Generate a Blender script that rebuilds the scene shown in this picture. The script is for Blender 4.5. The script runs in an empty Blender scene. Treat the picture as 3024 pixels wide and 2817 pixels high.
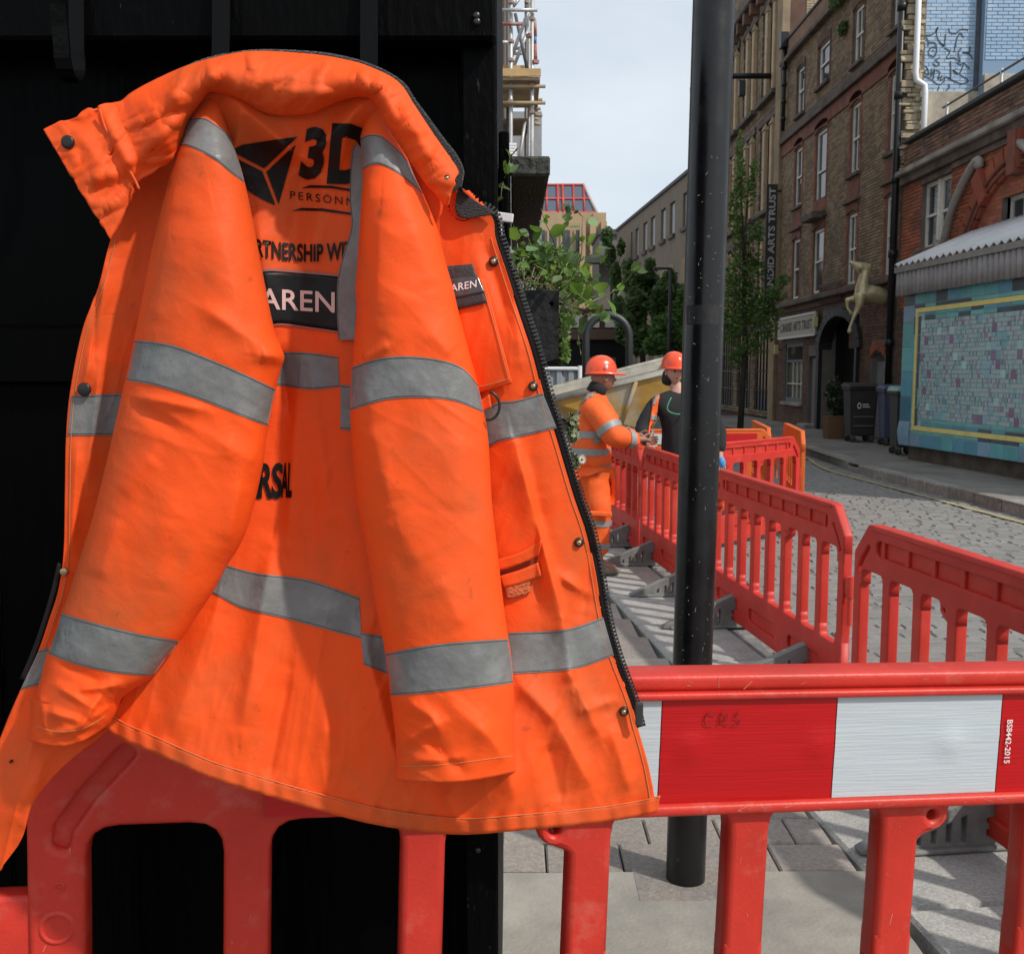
import bpy, bmesh, math, random
import numpy as np
from mathutils import Vector, Matrix, noise as mnoise

random.seed(11)
SC = bpy.context.scene
COL = SC.collection
R = math.radians

# ------------------------------------------------------------------ camera
CAM_H = 1.65
FPX, CX, CY = 3000.0, 1512.0, 1408.5          # focal length and centre in photograph pixels
PITCH = math.atan(308.5 / FPX)
cam = bpy.data.cameras.new('Camera')
camo = bpy.data.objects.new('Camera', cam)
COL.objects.link(camo)
camo.location = (0, 0, CAM_H)
camo.rotation_euler = (math.pi / 2 - PITCH, 0, 0)
cam.sensor_width = 36.0
cam.sensor_fit = 'HORIZONTAL'
cam.lens = 36.0 * FPX / 3024.0
cam.clip_start = 0.05
cam.clip_end = 2000
cam.dof.use_dof = True
cam.dof.focus_distance = 1.22
cam.dof.aperture_fstop = 36.0
SC.camera = camo

# ------------------------------------------------------------------ sky and sun
SUN_DIR = Vector((0.70, -0.50, 0.86)).normalized()      # towards the sun
w = bpy.data.worlds.new('World')
SC.world = w
w.use_nodes = True
wn, wl = w.node_tree.nodes, w.node_tree.links
bg = wn['Background']
sky = wn.new('ShaderNodeTexSky')
sky.sky_type = 'NISHITA'
sky.sun_disc = False
sky.sun_elevation = math.asin(SUN_DIR.z)
sky.sun_rotation = math.atan2(SUN_DIR.x, SUN_DIR.y)
sky.air_density = 1.0
sky.dust_density = 2.2
sky.ozone_density = 1.0
tcw = wn.new('ShaderNodeTexCoord')
mpw = wn.new('ShaderNodeMapping')
mpw.inputs['Scale'].default_value = (1.6, 1.6, 4.0)
nzw = wn.new('ShaderNodeTexNoise')
nzw.inputs['Scale'].default_value = 1.7
nzw.inputs['Detail'].default_value = 6
nzw.inputs['Roughness'].default_value = 0.55
rpw = wn.new('ShaderNodeMapRange')
rpw.inputs['From Min'].default_value = 0.3
rpw.inputs['From Max'].default_value = 0.75
rpw.inputs['To Min'].default_value = 0.62
rpw.inputs['To Max'].default_value = 0.97
mxw = wn.new('ShaderNodeMix')
mxw.data_type = 'RGBA'
mxw.inputs['B'].default_value = (6.25, 6.8, 7.3, 1)          # thin bright overcast
wl.new(tcw.outputs['Generated'], mpw.inputs['Vector'])
wl.new(mpw.outputs['Vector'], nzw.inputs['Vector'])
wl.new(nzw.outputs['Fac'], rpw.inputs['Value'])
wl.new(rpw.outputs['Result'], mxw.inputs['Factor'])
wl.new(sky.outputs['Color'], mxw.inputs['A'])
wl.new(mxw.outputs['Result'], bg.inputs['Color'])
bg.inputs['Strength'].default_value = 0.135
sl = bpy.data.lights.new('Sun', 'SUN')
sl.energy = 3.35
sl.angle = R(1.6)
sl.color = (1.0, 0.955, 0.88)
so = bpy.data.objects.new('Sun', sl)
COL.objects.link(so)
so.rotation_euler = SUN_DIR.to_track_quat('Z', 'Y').to_euler()
so.location = (4, -4, 9)

SC.view_settings.view_transform = 'Standard'
SC.view_settings.look = 'None'
SC.view_settings.exposure = 0.0
SC.view_settings.gamma = 1.0
SC.view_settings.use_curve_mapping = False
SC.cycles.max_bounces = 6
SC.cycles.use_denoising = True

# ------------------------------------------------------------------ projection helpers (photograph pixel -> place)
_cp, _sp = math.cos(PITCH), math.sin(PITCH)


def ray(sx, sy):
    a = (sx - CX) / FPX
    b = -(sy - CY) / FPX
    return Vector((a, _cp + b * _sp, -_sp + b * _cp))


def atY(sx, sy, y):
    d = ray(sx, sy); t = y / d.y
    return Vector((d.x * t, y, CAM_H + d.z * t))


def atX(sx, sy, x):
    d = ray(sx, sy); t = x / d.x
    return Vector((x, d.y * t, CAM_H + d.z * t))


def atZ(sx, sy, z):
    d = ray(sx, sy); t = (z - CAM_H) / d.z
    return Vector((d.x * t, d.y * t, z))


K = 3024.0 / 1988.0            # measurements taken on a 1988-wide view


def fY(u, v, y):
    return atY(u * K, v * K, y)


def fY_np(u, v, y):
    a = (np.asarray(u) * K - CX) / FPX
    b = -(np.asarray(v) * K - CY) / FPX
    dy = _cp + b * _sp
    t = y / dy
    return np.stack([a * t, np.broadcast_to(y, np.shape(t)), CAM_H + (-_sp + b * _cp) * t], -1)


# ------------------------------------------------------------------ materials
MATS = {}


def mat(name, col, rough=0.7, spec=0.5, metal=0.0, var=0.0, vscale=8.0, col2=None, c2scale=6.0, c2amt=0.5, c2lo=0.45, c2hi=0.62,
        bump=0.0, bscale=60.0, stretch=None, rand=None, island=False, coat=0.0, trans=0.0, alpha=None, sub=0.0, sheen=0.0, rvar=0.0):
    """Procedural principled material: base colour + broad variation + patches of a second colour + fine bump."""
    if name in MATS:
        return MATS[name]
    m = bpy.data.materials.new(name)
    m.use_nodes = True
    n, l = m.node_tree.nodes, m.node_tree.links
    p = n['Principled BSDF']
    p.inputs['Roughness'].default_value = rough
    p.inputs['Specular IOR Level'].default_value = spec
    p.inputs['Metallic'].default_value = metal
    if coat:
        p.inputs['Coat Weight'].default_value = coat
        p.inputs['Coat Roughness'].default_value = 0.15
    if sheen:
        p.inputs['Sheen Weight'].default_value = sheen
    if sub:
        p.inputs['Subsurface Weight'].default_value = sub
        p.inputs['Subsurface Radius'].default_value = (0.02, 0.004, 0.002)
    tc = n.new('ShaderNodeTexCoord')
    src = tc.outputs['Object']
    if rand is not None and not island:
        # shift the pattern by the object's own random number, so that copies differ
        oi = n.new('ShaderNodeObjectInfo')
        ad = n.new('ShaderNodeVectorMath'); ad.operation = 'MULTIPLY_ADD'
        cmb = n.new('ShaderNodeCombineXYZ')
        for k in range(3):
            l.new(oi.outputs['Random'], cmb.inputs[k])
        l.new(cmb.outputs[0], ad.inputs[0])
        ad.inputs[1].default_value = (37, 53, 71)
        l.new(src, ad.inputs[2])
        src = ad.outputs[0]
    if stretch:
        mp = n.new('ShaderNodeMapping')
        mp.inputs['Scale'].default_value = stretch
        l.new(src, mp.inputs['Vector'])
        src = mp.outputs['Vector']
    rgb = n.new('ShaderNodeRGB')
    rgb.outputs[0].default_value = (*col, 1)
    out = rgb.outputs[0]
    if col2 is not None:
        nz = n.new('ShaderNodeTexNoise')
        nz.inputs['Scale'].default_value = c2scale
        nz.inputs['Detail'].default_value = 5
        nz.inputs['Roughness'].default_value = 0.6
        l.new(src, nz.inputs['Vector'])
        mr = n.new('ShaderNodeMapRange')
        mr.inputs['From Min'].default_value = c2lo
        mr.inputs['From Max'].default_value = c2hi
        mr.inputs['To Max'].default_value = c2amt
        l.new(nz.outputs['Fac'], mr.inputs['Value'])
        mx = n.new('ShaderNodeMix'); mx.data_type = 'RGBA'
        l.new(mr.outputs['Result'], mx.inputs['Factor'])
        l.new(out, mx.inputs['A'])
        mx.inputs['B'].default_value = (*col2, 1)
        out = mx.outputs['Result']
    if rand is not None:
        hs = n.new('ShaderNodeHueSaturation')
        if island:
            g = n.new('ShaderNodeNewGeometry'); ro = g.outputs['Random Per Island']
        else:
            g = n.new('ShaderNodeObjectInfo'); ro = g.outputs['Random']
        mr = n.new('ShaderNodeMapRange')
        mr.inputs['To Min'].default_value = 1 - rand
        mr.inputs['To Max'].default_value = 1 + rand
        l.new(ro, mr.inputs['Value'])
        l.new(mr.outputs['Result'], hs.inputs['Value'])
        mt = n.new('ShaderNodeMath'); mt.operation = 'MULTIPLY'; mt.inputs[1].default_value = 7.31
        fr = n.new('ShaderNodeMath'); fr.operation = 'FRACT'
        l.new(ro, mt.inputs[0]); l.new(mt.outputs[0], fr.inputs[0])
        mr2 = n.new('ShaderNodeMapRange')
        mr2.inputs['To Min'].default_value = 0.5 - rand * 0.035
        mr2.inputs['To Max'].default_value = 0.5 + rand * 0.035
        l.new(fr.outputs[0], mr2.inputs['Value'])
        l.new(mr2.outputs['Result'], hs.inputs['Hue'])
        l.new(out, hs.inputs['Color'])
        out = hs.outputs['Color']
    if var:
        nz = n.new('ShaderNodeTexNoise')
        nz.inputs['Scale'].default_value = vscale
        nz.inputs['Detail'].default_value = 6
        nz.inputs['Roughness'].default_value = 0.65
        l.new(src, nz.inputs['Vector'])
        mr = n.new('ShaderNodeMapRange')
        mr.inputs['From Min'].default_value = 0.3
        mr.inputs['From Max'].default_value = 0.7
        mr.inputs['To Min'].default_value = 1 - var
        mr.inputs['To Max'].default_value = 1 + var
        l.new(nz.outputs['Fac'], mr.inputs['Value'])
        hs = n.new('ShaderNodeHueSaturation')
        l.new(mr.outputs['Result'], hs.inputs['Value'])
        l.new(out, hs.inputs['Color'])
        out = hs.outputs['Color']
    l.new(out, p.inputs['Base Color'])
    if rvar:
        nz = n.new('ShaderNodeTexNoise')
        nz.inputs['Scale'].default_value = vscale * 1.7
        nz.inputs['Detail'].default_value = 4
        l.new(src, nz.inputs['Vector'])
        mr = n.new('ShaderNodeMapRange')
        mr.inputs['From Min'].default_value = 0.3
        mr.inputs['From Max'].default_value = 0.7
        mr.inputs['To Min'].default_value = max(0.02, rough - rvar)
        mr.inputs['To Max'].default_value = min(1, rough + rvar)
        l.new(nz.outputs['Fac'], mr.inputs['Value'])
        l.new(mr.outputs['Result'], p.inputs['Roughness'])
    if bump:
        nz = n.new('ShaderNodeTexNoise')
        nz.inputs['Scale'].default_value = bscale
        nz.inputs['Detail'].default_value = 5
        l.new(src, nz.inputs['Vector'])
        bp = n.new('ShaderNodeBump')
        bp.inputs['Strength'].default_value = bump
        bp.inputs['Distance'].default_value = 0.01
        l.new(nz.outputs['Fac'], bp.inputs['Height'])
        l.new(bp.outputs['Normal'], p.inputs['Normal'])
    if trans:
        ts = n.new('ShaderNodeBsdfTranslucent')
        ms = n.new('ShaderNodeMixShader')
        ms.inputs[0].default_value = trans
        l.new(out, ts.inputs['Color'])
        l.new(p.outputs[0], ms.inputs[1]); l.new(ts.outputs[0], ms.inputs[2])
        l.new(ms.outputs[0], n['Material Output'].inputs['Surface'])
    MATS[name] = m
    return m


# ------------------------------------------------------------------ object helpers
def link(o, parent=None):
    COL.objects.link(o)
    if parent is not None:
        o.parent = parent
    return o


def tag(o, label=None, cat=None, group=None, kind=None):
    if label: o['label'] = label
    if cat: o['category'] = cat
    if group: o['group'] = group
    if kind: o['kind'] = kind
    return o


def empty(name, loc=(0, 0, 0), label=None, cat=None, group=None, rz=0.0):
    o = bpy.data.objects.new(name, None)
    o.empty_display_size = 0.05
    o.location = loc
    o.rotation_euler = (0, 0, rz)
    link(o)
    return tag(o, label, cat, group)


def obj(name, me, m=None, parent=None, smooth=False, inv=True):
    """link a mesh; vertices are world coordinates unless inv is False (then local to the parent)"""
    o = bpy.data.objects.new(name, me)
    if m is not None:
        me.materials.clear(); me.materials.append(m)
    if smooth:
        for p in me.polygons: p.use_smooth = True
    link(o, parent)
    if parent is not None and inv:
        o.matrix_parent_inverse = Matrix.LocRotScale(parent.location, parent.rotation_euler, parent.scale).inverted()
    return o


def pyd(name, v, f, m=None, parent=None, smooth=False, inv=True):
    me = bpy.data.meshes.new(name)
    me.from_pydata([tuple(map(float, x)) for x in v], [], [tuple(map(int, q)) for q in f])
    me.update()
    return obj(name, me, m, parent, smooth, inv)


def bm_obj(name, bm, m, parent=None, smooth=False, inv=True):
    me = bpy.data.meshes.new(name)
    bm.to_mesh(me); bm.free()
    return obj(name, me, m, parent, smooth, inv)


BOXF = [(0, 3, 2, 1), (4, 5, 6, 7), (0, 1, 5, 4), (1, 2, 6, 5), (2, 3, 7, 6), (3, 0, 4, 7)]


def box_bm(x0, y0, z0, x1, y1, z1, bev=0.0, seg=1):
    bm = bmesh.new()
    vs = [bm.verts.new(p) for p in [(x0, y0, z0), (x1, y0, z0), (x1, y1, z0), (x0, y1, z0), (x0, y0, z1), (x1, y0, z1), (x1, y1, z1), (x0, y1, z1)]]
    for q in BOXF:
        bm.faces.new([vs[k] for k in q])
    if bev:
        bmesh.ops.bevel(bm, geom=bm.edges[:], offset=bev, segments=seg, affect='EDGES', profile=0.6)
    return bm


def box(name, x0, y0, z0, x1, y1, z1, m, parent=None, bev=0.0, seg=1, smooth=False, inv=True):
    return bm_obj(name, box_bm(min(x0, x1), min(y0, y1), min(z0, z1), max(x0, x1), max(y0, y1), max(z0, z1), bev, seg), m, parent, smooth, inv)


def boxes(name, lst, m, parent=None, bev=0.0, inv=True):
    """several boxes of ONE piece (e.g. a frame's members) in one mesh"""
    v, f = [], []
    for (x0, y0, z0, x1, y1, z1) in lst:
        b = len(v)
        x0, x1 = sorted((x0, x1)); y0, y1 = sorted((y0, y1)); z0, z1 = sorted((z0, z1))
        v += [(x0, y0, z0), (x1, y0, z0), (x1, y1, z0), (x0, y1, z0), (x0, y0, z1), (x1, y0, z1), (x1, y1, z1), (x0, y1, z1)]
        f += [tuple(b + k for k in q) for q in BOXF]
    return pyd(name, v, f, m, parent, False, inv)


def catmull(pts, n):
    """resample a polyline (k-dim) smoothly to n points"""
    P = np.array(pts, float)
    if len(P) == 2:
        t = np.linspace(0, 1, n)[:, None]
        return P[0] * (1 - t) + P[1] * t
    d = np.r_[0, np.cumsum(np.linalg.norm(np.diff(P, axis=0), axis=1) ** 0.7)]
    s = np.linspace(0, d[-1], n)
    m = np.zeros_like(P)
    m[1:-1] = (P[2:] - P[:-2]) / (d[2:] - d[:-2])[:, None]
    m[0] = (P[1] - P[0]) / (d[1] - d[0]); m[-1] = (P[-1] - P[-2]) / (d[-1] - d[-2])
    k = np.clip(np.searchsorted(d, s, 'right') - 1, 0, len(P) - 2)
    h = (d[k + 1] - d[k]); t = ((s - d[k]) / h)[:, None]; h = h[:, None]
    return ((2 * t**3 - 3 * t**2 + 1) * P[k] + (t**3 - 2 * t**2 + t) * h * m[k] + (-2 * t**3 + 3 * t**2) * P[k + 1] + (t**3 - t**2) * h * m[k + 1])


def tube_data(pts, rad, seg=8, cap=True):
    P = [Vector(p) for p in pts]
    n = len(P)
    rads = [rad] * n if not hasattr(rad, '__len__') else list(rad)
    v, f = [], []
    up = Vector((0, 0, 1))
    t0 = (P[1] - P[0]).normalized()
    if abs(t0.dot(up)) > 0.95: up = Vector((1, 0, 0))
    a = t0.cross(up).normalized()
    for i in range(n):
        t = (P[min(i + 1, n - 1)] - P[max(i - 1, 0)]).normalized()
        a = (a - t * a.dot(t)).normalized()
        b = t.cross(a)
        for k in range(seg):
            q = 2 * math.pi * k / seg
            v.append(P[i] + (a * math.cos(q) + b * math.sin(q)) * rads[i])
    for i in range(n - 1):
        for k in range(seg):
            f.append((i * seg + k, i * seg + (k + 1) % seg, (i + 1) * seg + (k + 1) % seg, (i + 1) * seg + k))
    if cap:
        f.append(tuple(range(seg - 1, -1, -1)))
        f.append(tuple(range((n - 1) * seg, n * seg)))
    return v, f


def tube(name, pts, rad, m, parent=None, seg=8, smooth=True, inv=True):
    v, f = tube_data(pts, rad, seg)
    return pyd(name, v, f, m, parent, smooth, inv)


def tubes(name, lst, m, parent=None, seg=6, smooth=True, inv=True):
    """several tubes of one piece"""
    v, f = [], []
    for pts, rad in lst:
        a, b = tube_data(pts, rad, seg)
        o = len(v); v += a; f += [tuple(o + k for k in q) for q in b]
    return pyd(name, v, f, m, parent, smooth, inv)


def lathe_data(prof, seg=24):
    v, f = [], []
    for r, z in prof:
        for k in range(seg):
            q = 2 * math.pi * k / seg
            v.append((r * math.cos(q), r * math.sin(q), z))
    for i in range(len(prof) - 1):
        for k in range(seg):
            f.append((i * seg + k, i * seg + (k + 1) % seg, (i + 1) * seg + (k + 1) % seg, (i + 1) * seg + k))
    return v, f


def eval_mesh(o, name):
    dg = bpy.context.evaluated_depsgraph_get()
    dg.update()
    me = bpy.data.meshes.new_from_object(o.evaluated_get(dg))
    me.name = name
    return me


def plate(name, outer, holes=(), ext=0.02, bev=0.004, res=2):
    """a flat moulding: 2-D outline with holes, half thickness ext, rounded edges -> mesh in the x/y plane, thickness along z"""
    cu = bpy.data.curves.new('outline', 'CURVE')
    cu.dimensions = '2D'
    cu.fill_mode = 'BOTH'
    cu.extrude = ext - bev
    cu.bevel_depth = bev
    cu.bevel_resolution = res
    cu.offset = -bev
    for ring in [outer] + list(holes):
        sp = cu.splines.new('POLY')
        sp.points.add(len(ring) - 1)
        for p, q in zip(sp.points, ring):
            p.co = (q[0], q[1], 0, 1)
        sp.use_cyclic_u = True
    o = bpy.data.objects.new('outline', cu)
    COL.objects.link(o)
    me = eval_mesh(o, name)
    bpy.data.objects.remove(o)
    bpy.data.curves.remove(cu)
    return me


def fillet(poly, rad, seg=4):
    """round the corners of a closed polygon; rad number or list"""
    out = []
    n = len(poly)
    for i in range(n):
        p0, p, p1 = Vector(poly[i - 1]), Vector(poly[i]), Vector(poly[(i + 1) % n])
        r = rad[i] if hasattr(rad, '__len__') else rad
        a, b = (p0 - p), (p1 - p)
        la, lb = a.length, b.length
        a /= la; b /= lb
        ang = a.angle(b)
        if r <= 0 or ang > 3.0:
            out.append(tuple(p)); continue
        d = min(r / math.tan(ang / 2), la * 0.48, lb * 0.48)
        s, e = p + a * d, p + b * d
        for k in range(seg + 1):
            t = k / seg
            out.append(tuple(s * (1 - t) ** 2 + p * 2 * t * (1 - t) + e * t * t))
    return out


def circle(cx, cy, r, n=16):
    return [(cx + r * math.cos(2 * math.pi * k / n), cy + r * math.sin(2 * math.pi * k / n)) for k in range(n)]


def text_mesh(txt, size=1.0, bold=0.0, space=1.0, shear=0.0, align='LEFT', res=3, extrude=0.0):
    cu = bpy.data.curves.new('lettering', 'FONT')
    cu.body = txt
    cu.size = size
    cu.offset = bold
    cu.space_character = space
    cu.shear = shear
    cu.align_x = align
    cu.resolution_u = res
    cu.extrude = extrude
    o = bpy.data.objects.new('lettering', cu)
    COL.objects.link(o)
    me = eval_mesh(o, 'lettering')
    bpy.data.objects.remove(o)
    bpy.data.curves.remove(cu)
    return me


def skin(name, joints, bones, m, parent=None, sub=2, root=0, smooth=True):
    """joints: {key:(pos, rx[, ry])}; bones: list of key pairs -> one continuous skinned mesh in world space"""
    keys = list(joints)
    idx = {k: i for i, k in enumerate(keys)}
    me = bpy.data.meshes.new('skeleton')
    me.from_pydata([tuple(joints[k][0]) for k in keys], [(idx[a], idx[b]) for a, b in bones], [])
    o = bpy.data.objects.new('skeleton', me)
    COL.objects.link(o)
    mo = o.modifiers.new('skin', 'SKIN')
    mo.use_smooth_shade = True
    mo.branch_smoothing = 0.6
    for i, k in enumerate(keys):
        j = joints[k]
        sv = me.skin_vertices[0].data[i]
        sv.radius = (j[1], j[2] if len(j) > 2 else j[1])
        sv.use_root = (i == root)
    ms = o.modifiers.new('sub', 'SUBSURF')
    ms.levels = sub; ms.render_levels = sub
    r = eval_mesh(o, name)
    bpy.data.objects.remove(o); bpy.data.meshes.remove(me)
    return obj(name, r, m, parent, smooth)


def copy_tree(o, parent=None):
    c = o.copy()
    COL.objects.link(c)
    if parent is not None:
        c.parent = parent
    for ch in list(o.children):
        copy_tree(ch, c)
    return c


def map_mesh(me, fn):
    for v in me.vertices:
        v.co = fn(v.co)
    me.update()
    return me


def subdivide(me, cuts=1, maxlen=None):
    bm = bmesh.new(); bm.from_mesh(me)
    bmesh.ops.triangulate(bm, faces=bm.faces[:])
    if maxlen:
        for _ in range(5):
            e = [e for e in bm.edges if e.calc_length() > maxlen]
            if not e: break
            bmesh.ops.subdivide_edges(bm, edges=e, cuts=1)
            bmesh.ops.triangulate(bm, faces=[f for f in bm.faces if len(f.verts) > 4])
    else:
        bmesh.ops.subdivide_edges(bm, edges=bm.edges[:], cuts=cuts)
    bm.to_mesh(me); bm.free()
    return me


def n3(x, y, z=0.0):
    return mnoise.noise((x, y, z))

# =================================================================== GROUND
M_base = mat('mortar_grit', (0.17, 0.16, 0.145), 0.95, var=0.3, vscale=14, bump=0.6, bscale=120)
M_flag = mat('york_stone', (0.31, 0.285, 0.245), 0.85, var=0.16, vscale=5, col2=(0.23, 0.215, 0.19), c2scale=3.5, c2amt=0.75, c2lo=.4, c2hi=.65, bump=0.3, bscale=70, rand=0.10)
M_flag2 = mat('pink_granite_slab', (0.27, 0.235, 0.205), 0.85, var=0.25, vscale=60, col2=(0.22, 0.2, 0.185), c2scale=5, c2amt=0.6, bump=0.4, bscale=90, rand=0.13)
M_kerb = mat('kerb_granite', (0.37, 0.36, 0.335), 0.85, var=0.3, vscale=90, col2=(0.25, 0.24, 0.225), c2scale=7, c2amt=0.5, bump=0.35, bscale=120, rand=0.10)
M_sett = mat('granite_sett', (0.20, 0.193, 0.18), 0.75, var=0.15, vscale=30, col2=(0.17, 0.165, 0.155), c2scale=9, c2amt=0.4, bump=0.5, bscale=50, rand=0.09)
M_setts = mat('granite_sett_mass', (0.20, 0.193, 0.18), 0.75, var=0.15, vscale=12, col2=(0.17, 0.165, 0.155), c2scale=3, c2amt=0.4, bump=0.5, bscale=40, rand=0.09, island=True)
M_pavfar = mat('pavement_asphalt', (0.21, 0.195, 0.175), 0.95, var=0.2, vscale=3, col2=(0.13, 0.12, 0.11), c2scale=0.9, c2amt=0.6, bump=0.3, bscale=150)
M_roadfar = mat('setts_far', (0.15, 0.145, 0.137), 0.9, var=0.35, vscale=7, bump=0.6, bscale=25)
M_yellow = mat('road_paint_yellow', (0.42, 0.33, 0.11), 0.9, col2=(0.23, 0.22, 0.2), c2scale=7, c2amt=1.0, c2lo=0.42, c2hi=0.62)

ground = pyd('ground', [(-300, -40, -.05), (300, -40, -.05), (300, 600, -.05), (-300, 600, -.05)], [(0, 1, 2, 3)], M_base)
tag(ground, kind='structure')


def bline(y):                       # line of the barriers beside the carriageway
    return 1.60 + (4.9 - y) * 0.108


def slab_mesh(name, lx, ly, th=0.05, bev=0.006):
    me = bpy.data.meshes.new(name)
    bm = box_bm(0, 0, -th, lx, ly, 0, bev)
    bm.to_mesh(me); bm.free()
    return me


pav = empty('pavement'); tag(pav, kind='structure')
rnd = random.Random(5)
# big concrete / york stone flags near the stall
ME = {}


def slab(parent, x, y, lx, ly, m, z=0.0, gap=0.006, name='paving_slab'):
    key = (round(lx, 3), round(ly, 3), m.name)
    if key not in ME:
        ME[key] = slab_mesh(name, lx - gap, ly - gap)
        ME[key].materials.append(m)
    o = bpy.data.objects.new(name, ME[key])
    o.location = (x, y, z + rnd.uniform(-.002, .002))
    o.rotation_euler = (rnd.uniform(-.004, .004), rnd.uniform(-.004, .004), 0)
    link(o, parent)
    return o


for r_, y in enumerate([0.2, 0.8, 1.4, 2.0, 2.57]):
    ly = 0.6 if y < 2.5 else 0.66
    x = bline(y + ly) - .60
    for c in range(5):
        lx = (.55 if r_ % 2 else .92) if c == 0 else .95
        x -= lx
        slab(pav, x, y, lx, ly, M_flag)
# band of granite setts crossing in front of the lamp column
for r_ in range(3):
    y = 3.235 + r_ * 0.2
    x = bline(y + .2) - .60 - (.13 if r_ % 2 else 0)
    if r_ % 2: slab(pav, x, y, .13, .2, M_flag2, name='granite_sett')
    while x > -2.2:
        x -= .26
        slab(pav, x, y, .26, .2, M_flag2, name='granite_sett')
# receding slabs beyond
y = 3.84
r_ = 0
while y < 12.6:
    ly = 0.48 if y < 8 else .6
    x1 = bline(y + ly) - 0.60
    wds = [0.42, 0.5, .62] if r_ % 2 else [.55, .42, .5]
    x = x1
    for k in range(6):
        lx = wds[k % 3]
        x -= lx
        if x > -1.6:
            slab(pav, x, y, lx, ly, M_flag2 if (k + r_) % 3 else M_flag)
    y += ly; r_ += 1
# kerb line of pale granite under the barriers
kerb = empty('kerb'); tag(kerb, kind='structure')
y = 1.2
ang = math.atan(0.108)
ME_k = slab_mesh('kerb_stone', .56, .89, .12, .012)
ME_k.materials.append(M_kerb)
while y < 14:
    o = bpy.data.objects.new('kerb_stone', ME_k)
    o.location = (bline(y) - .60, y, rnd.uniform(0, .004)); o.rotation_euler = (0, 0, ang)
    link(o, kerb)
    y += .896
far_pave = pyd('pavement_far', [(-12, 12.6, -.012), (bline(12.6) - .3, 12.6, -.012), (1.2, 40, -.012), (-12, 40, -.012)], [(0, 1, 2, 3)], M_flag2)
tag(far_pave, kind='structure')

# carriageway of setts
road = pyd('road', [(bline(0) - .05, 0, -.011), (7.5, 0, -.011), (6.9, 120, -.011), (-.6, 120, -.011), (bline(14) - .05, 14, -.011)], [(0, 1, 2, 3, 4)], M_roadfar)
tag(road, kind='structure')


def sett_geo(lx, ly, b=.012):
    top = [(b, b), (lx - b, b), (lx - b, ly - b), (b, ly - b)]
    bot = [(0, 0), (lx, 0), (lx, ly), (0, ly)]
    v = [(x, y, -.05) for x, y in bot] + [(x, y, -.012) for x, y in bot] + [(x, y, 0) for x, y in top]
    f = [(0, 1, 5, 4), (1, 2, 6, 5), (2, 3, 7, 6), (3, 0, 4, 7), (4, 5, 9, 8), (5, 6, 10, 9), (6, 7, 11, 10), (7, 4, 8, 11), (8, 9, 10, 11)]
    return v, f


sv, sf = [], []
sett_me = []
for lx in (.17, .2, .235):
    a, b = sett_geo(lx - .007, .104, .009)
    me = bpy.data.meshes.new('sett'); me.from_pydata(a, [], b); me.materials.append(M_sett)
    sett_me.append((lx, me, a, b))
cand = []
yy = 2.4
while yy < 19.5:
    x = bline(yy) - .02 + rnd.uniform(0, .1)
    xr = 5.78 + max(0, (15 - yy)) * .04
    while x < xr - .2:
        q = rnd.choice(sett_me)
        cand.append((x, yy, q, rnd.uniform(-.008, .008), rnd.uniform(-.02, .02), rnd.uniform(-.03, .03)))
        x += q[0]
    yy += .11
vis = [c for c in cand if c[1] > 4.2 and c[0] / c[1] < .49 and (c[0] - bline(c[1])) > .1]
vis.sort(key=lambda c: c[1])
one = set(id(c) for c in vis[:300])
for c in cand:
    x, y, (lx, me, a, b), dz, tx, ty = c
    if id(c) in one:
        o = bpy.data.objects.new('sett', me)
        o.location = (x, y, dz - .004); o.rotation_euler = (tx, ty, 0)
        link(o, road)
    else:
        k = len(sv)
        sv += [(x + p[0], y + p[1], p[2] + dz - .004 + tx * (p[1] - .05) - ty * (p[0] - lx / 2)) for p in a]
        sf += [tuple(k + i for i in q) for q in b]
so_ = pyd('setts', sv, sf, M_setts, road)
tag(so_, kind='stuff')

# far pavement with kerb stones
PZ = 0.13
pvr = pyd('pavement_opposite', [(5.95, 10, PZ), (9, 10, PZ), (9, 36, PZ), (6.1, 36, PZ), (6.0, 21.5, PZ), (5.72, 17.0, PZ)], [(0, 1, 2, 3, 4, 5)], M_pavfar)
tag(pvr, kind='structure')
kr = empty('kerb_opposite'); tag(kr, kind='structure')
M_kerbd = mat('kerb_granite_worn', (0.24, 0.22, 0.195), 0.9, var=0.35, vscale=14, bump=0.5, bscale=60, rand=0.15)
kp = [Vector((6.08, 9, 0)), Vector((5.95, 11.5, 0)), Vector((5.80, 14.5, 0)), Vector((5.72, 17.0, 0)), Vector((5.98, 19.0, 0)), Vector((6.06, 24, 0)), Vector((6.1, 34, 0))]
cur = catmull(kp, 34)
for i in range(33):
    a, b = Vector(cur[i]), Vector(cur[i + 1])
    d = (b - a).normalized(); n_ = Vector((d.y, -d.x, 0))
    L = (b - a).length
    hh = PZ + rnd.uniform(.0, .012)
    if i == 12: hh -= .06
    bm = box_bm(0, 0, -.05, .24, L - .015, hh, .022, 2)
    me = bpy.data.meshes.new('kerb_stone'); bm.to_mesh(me); bm.free(); me.materials.append(M_kerbd)
    o = bpy.data.objects.new('kerb_stone', me)
    o.location = a - n_ * .02 + Vector((0, 0, 0)); o.rotation_euler = (0, 0, math.atan2(-n_.y, n_.x) * -1)
    link(o, kr)
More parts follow.
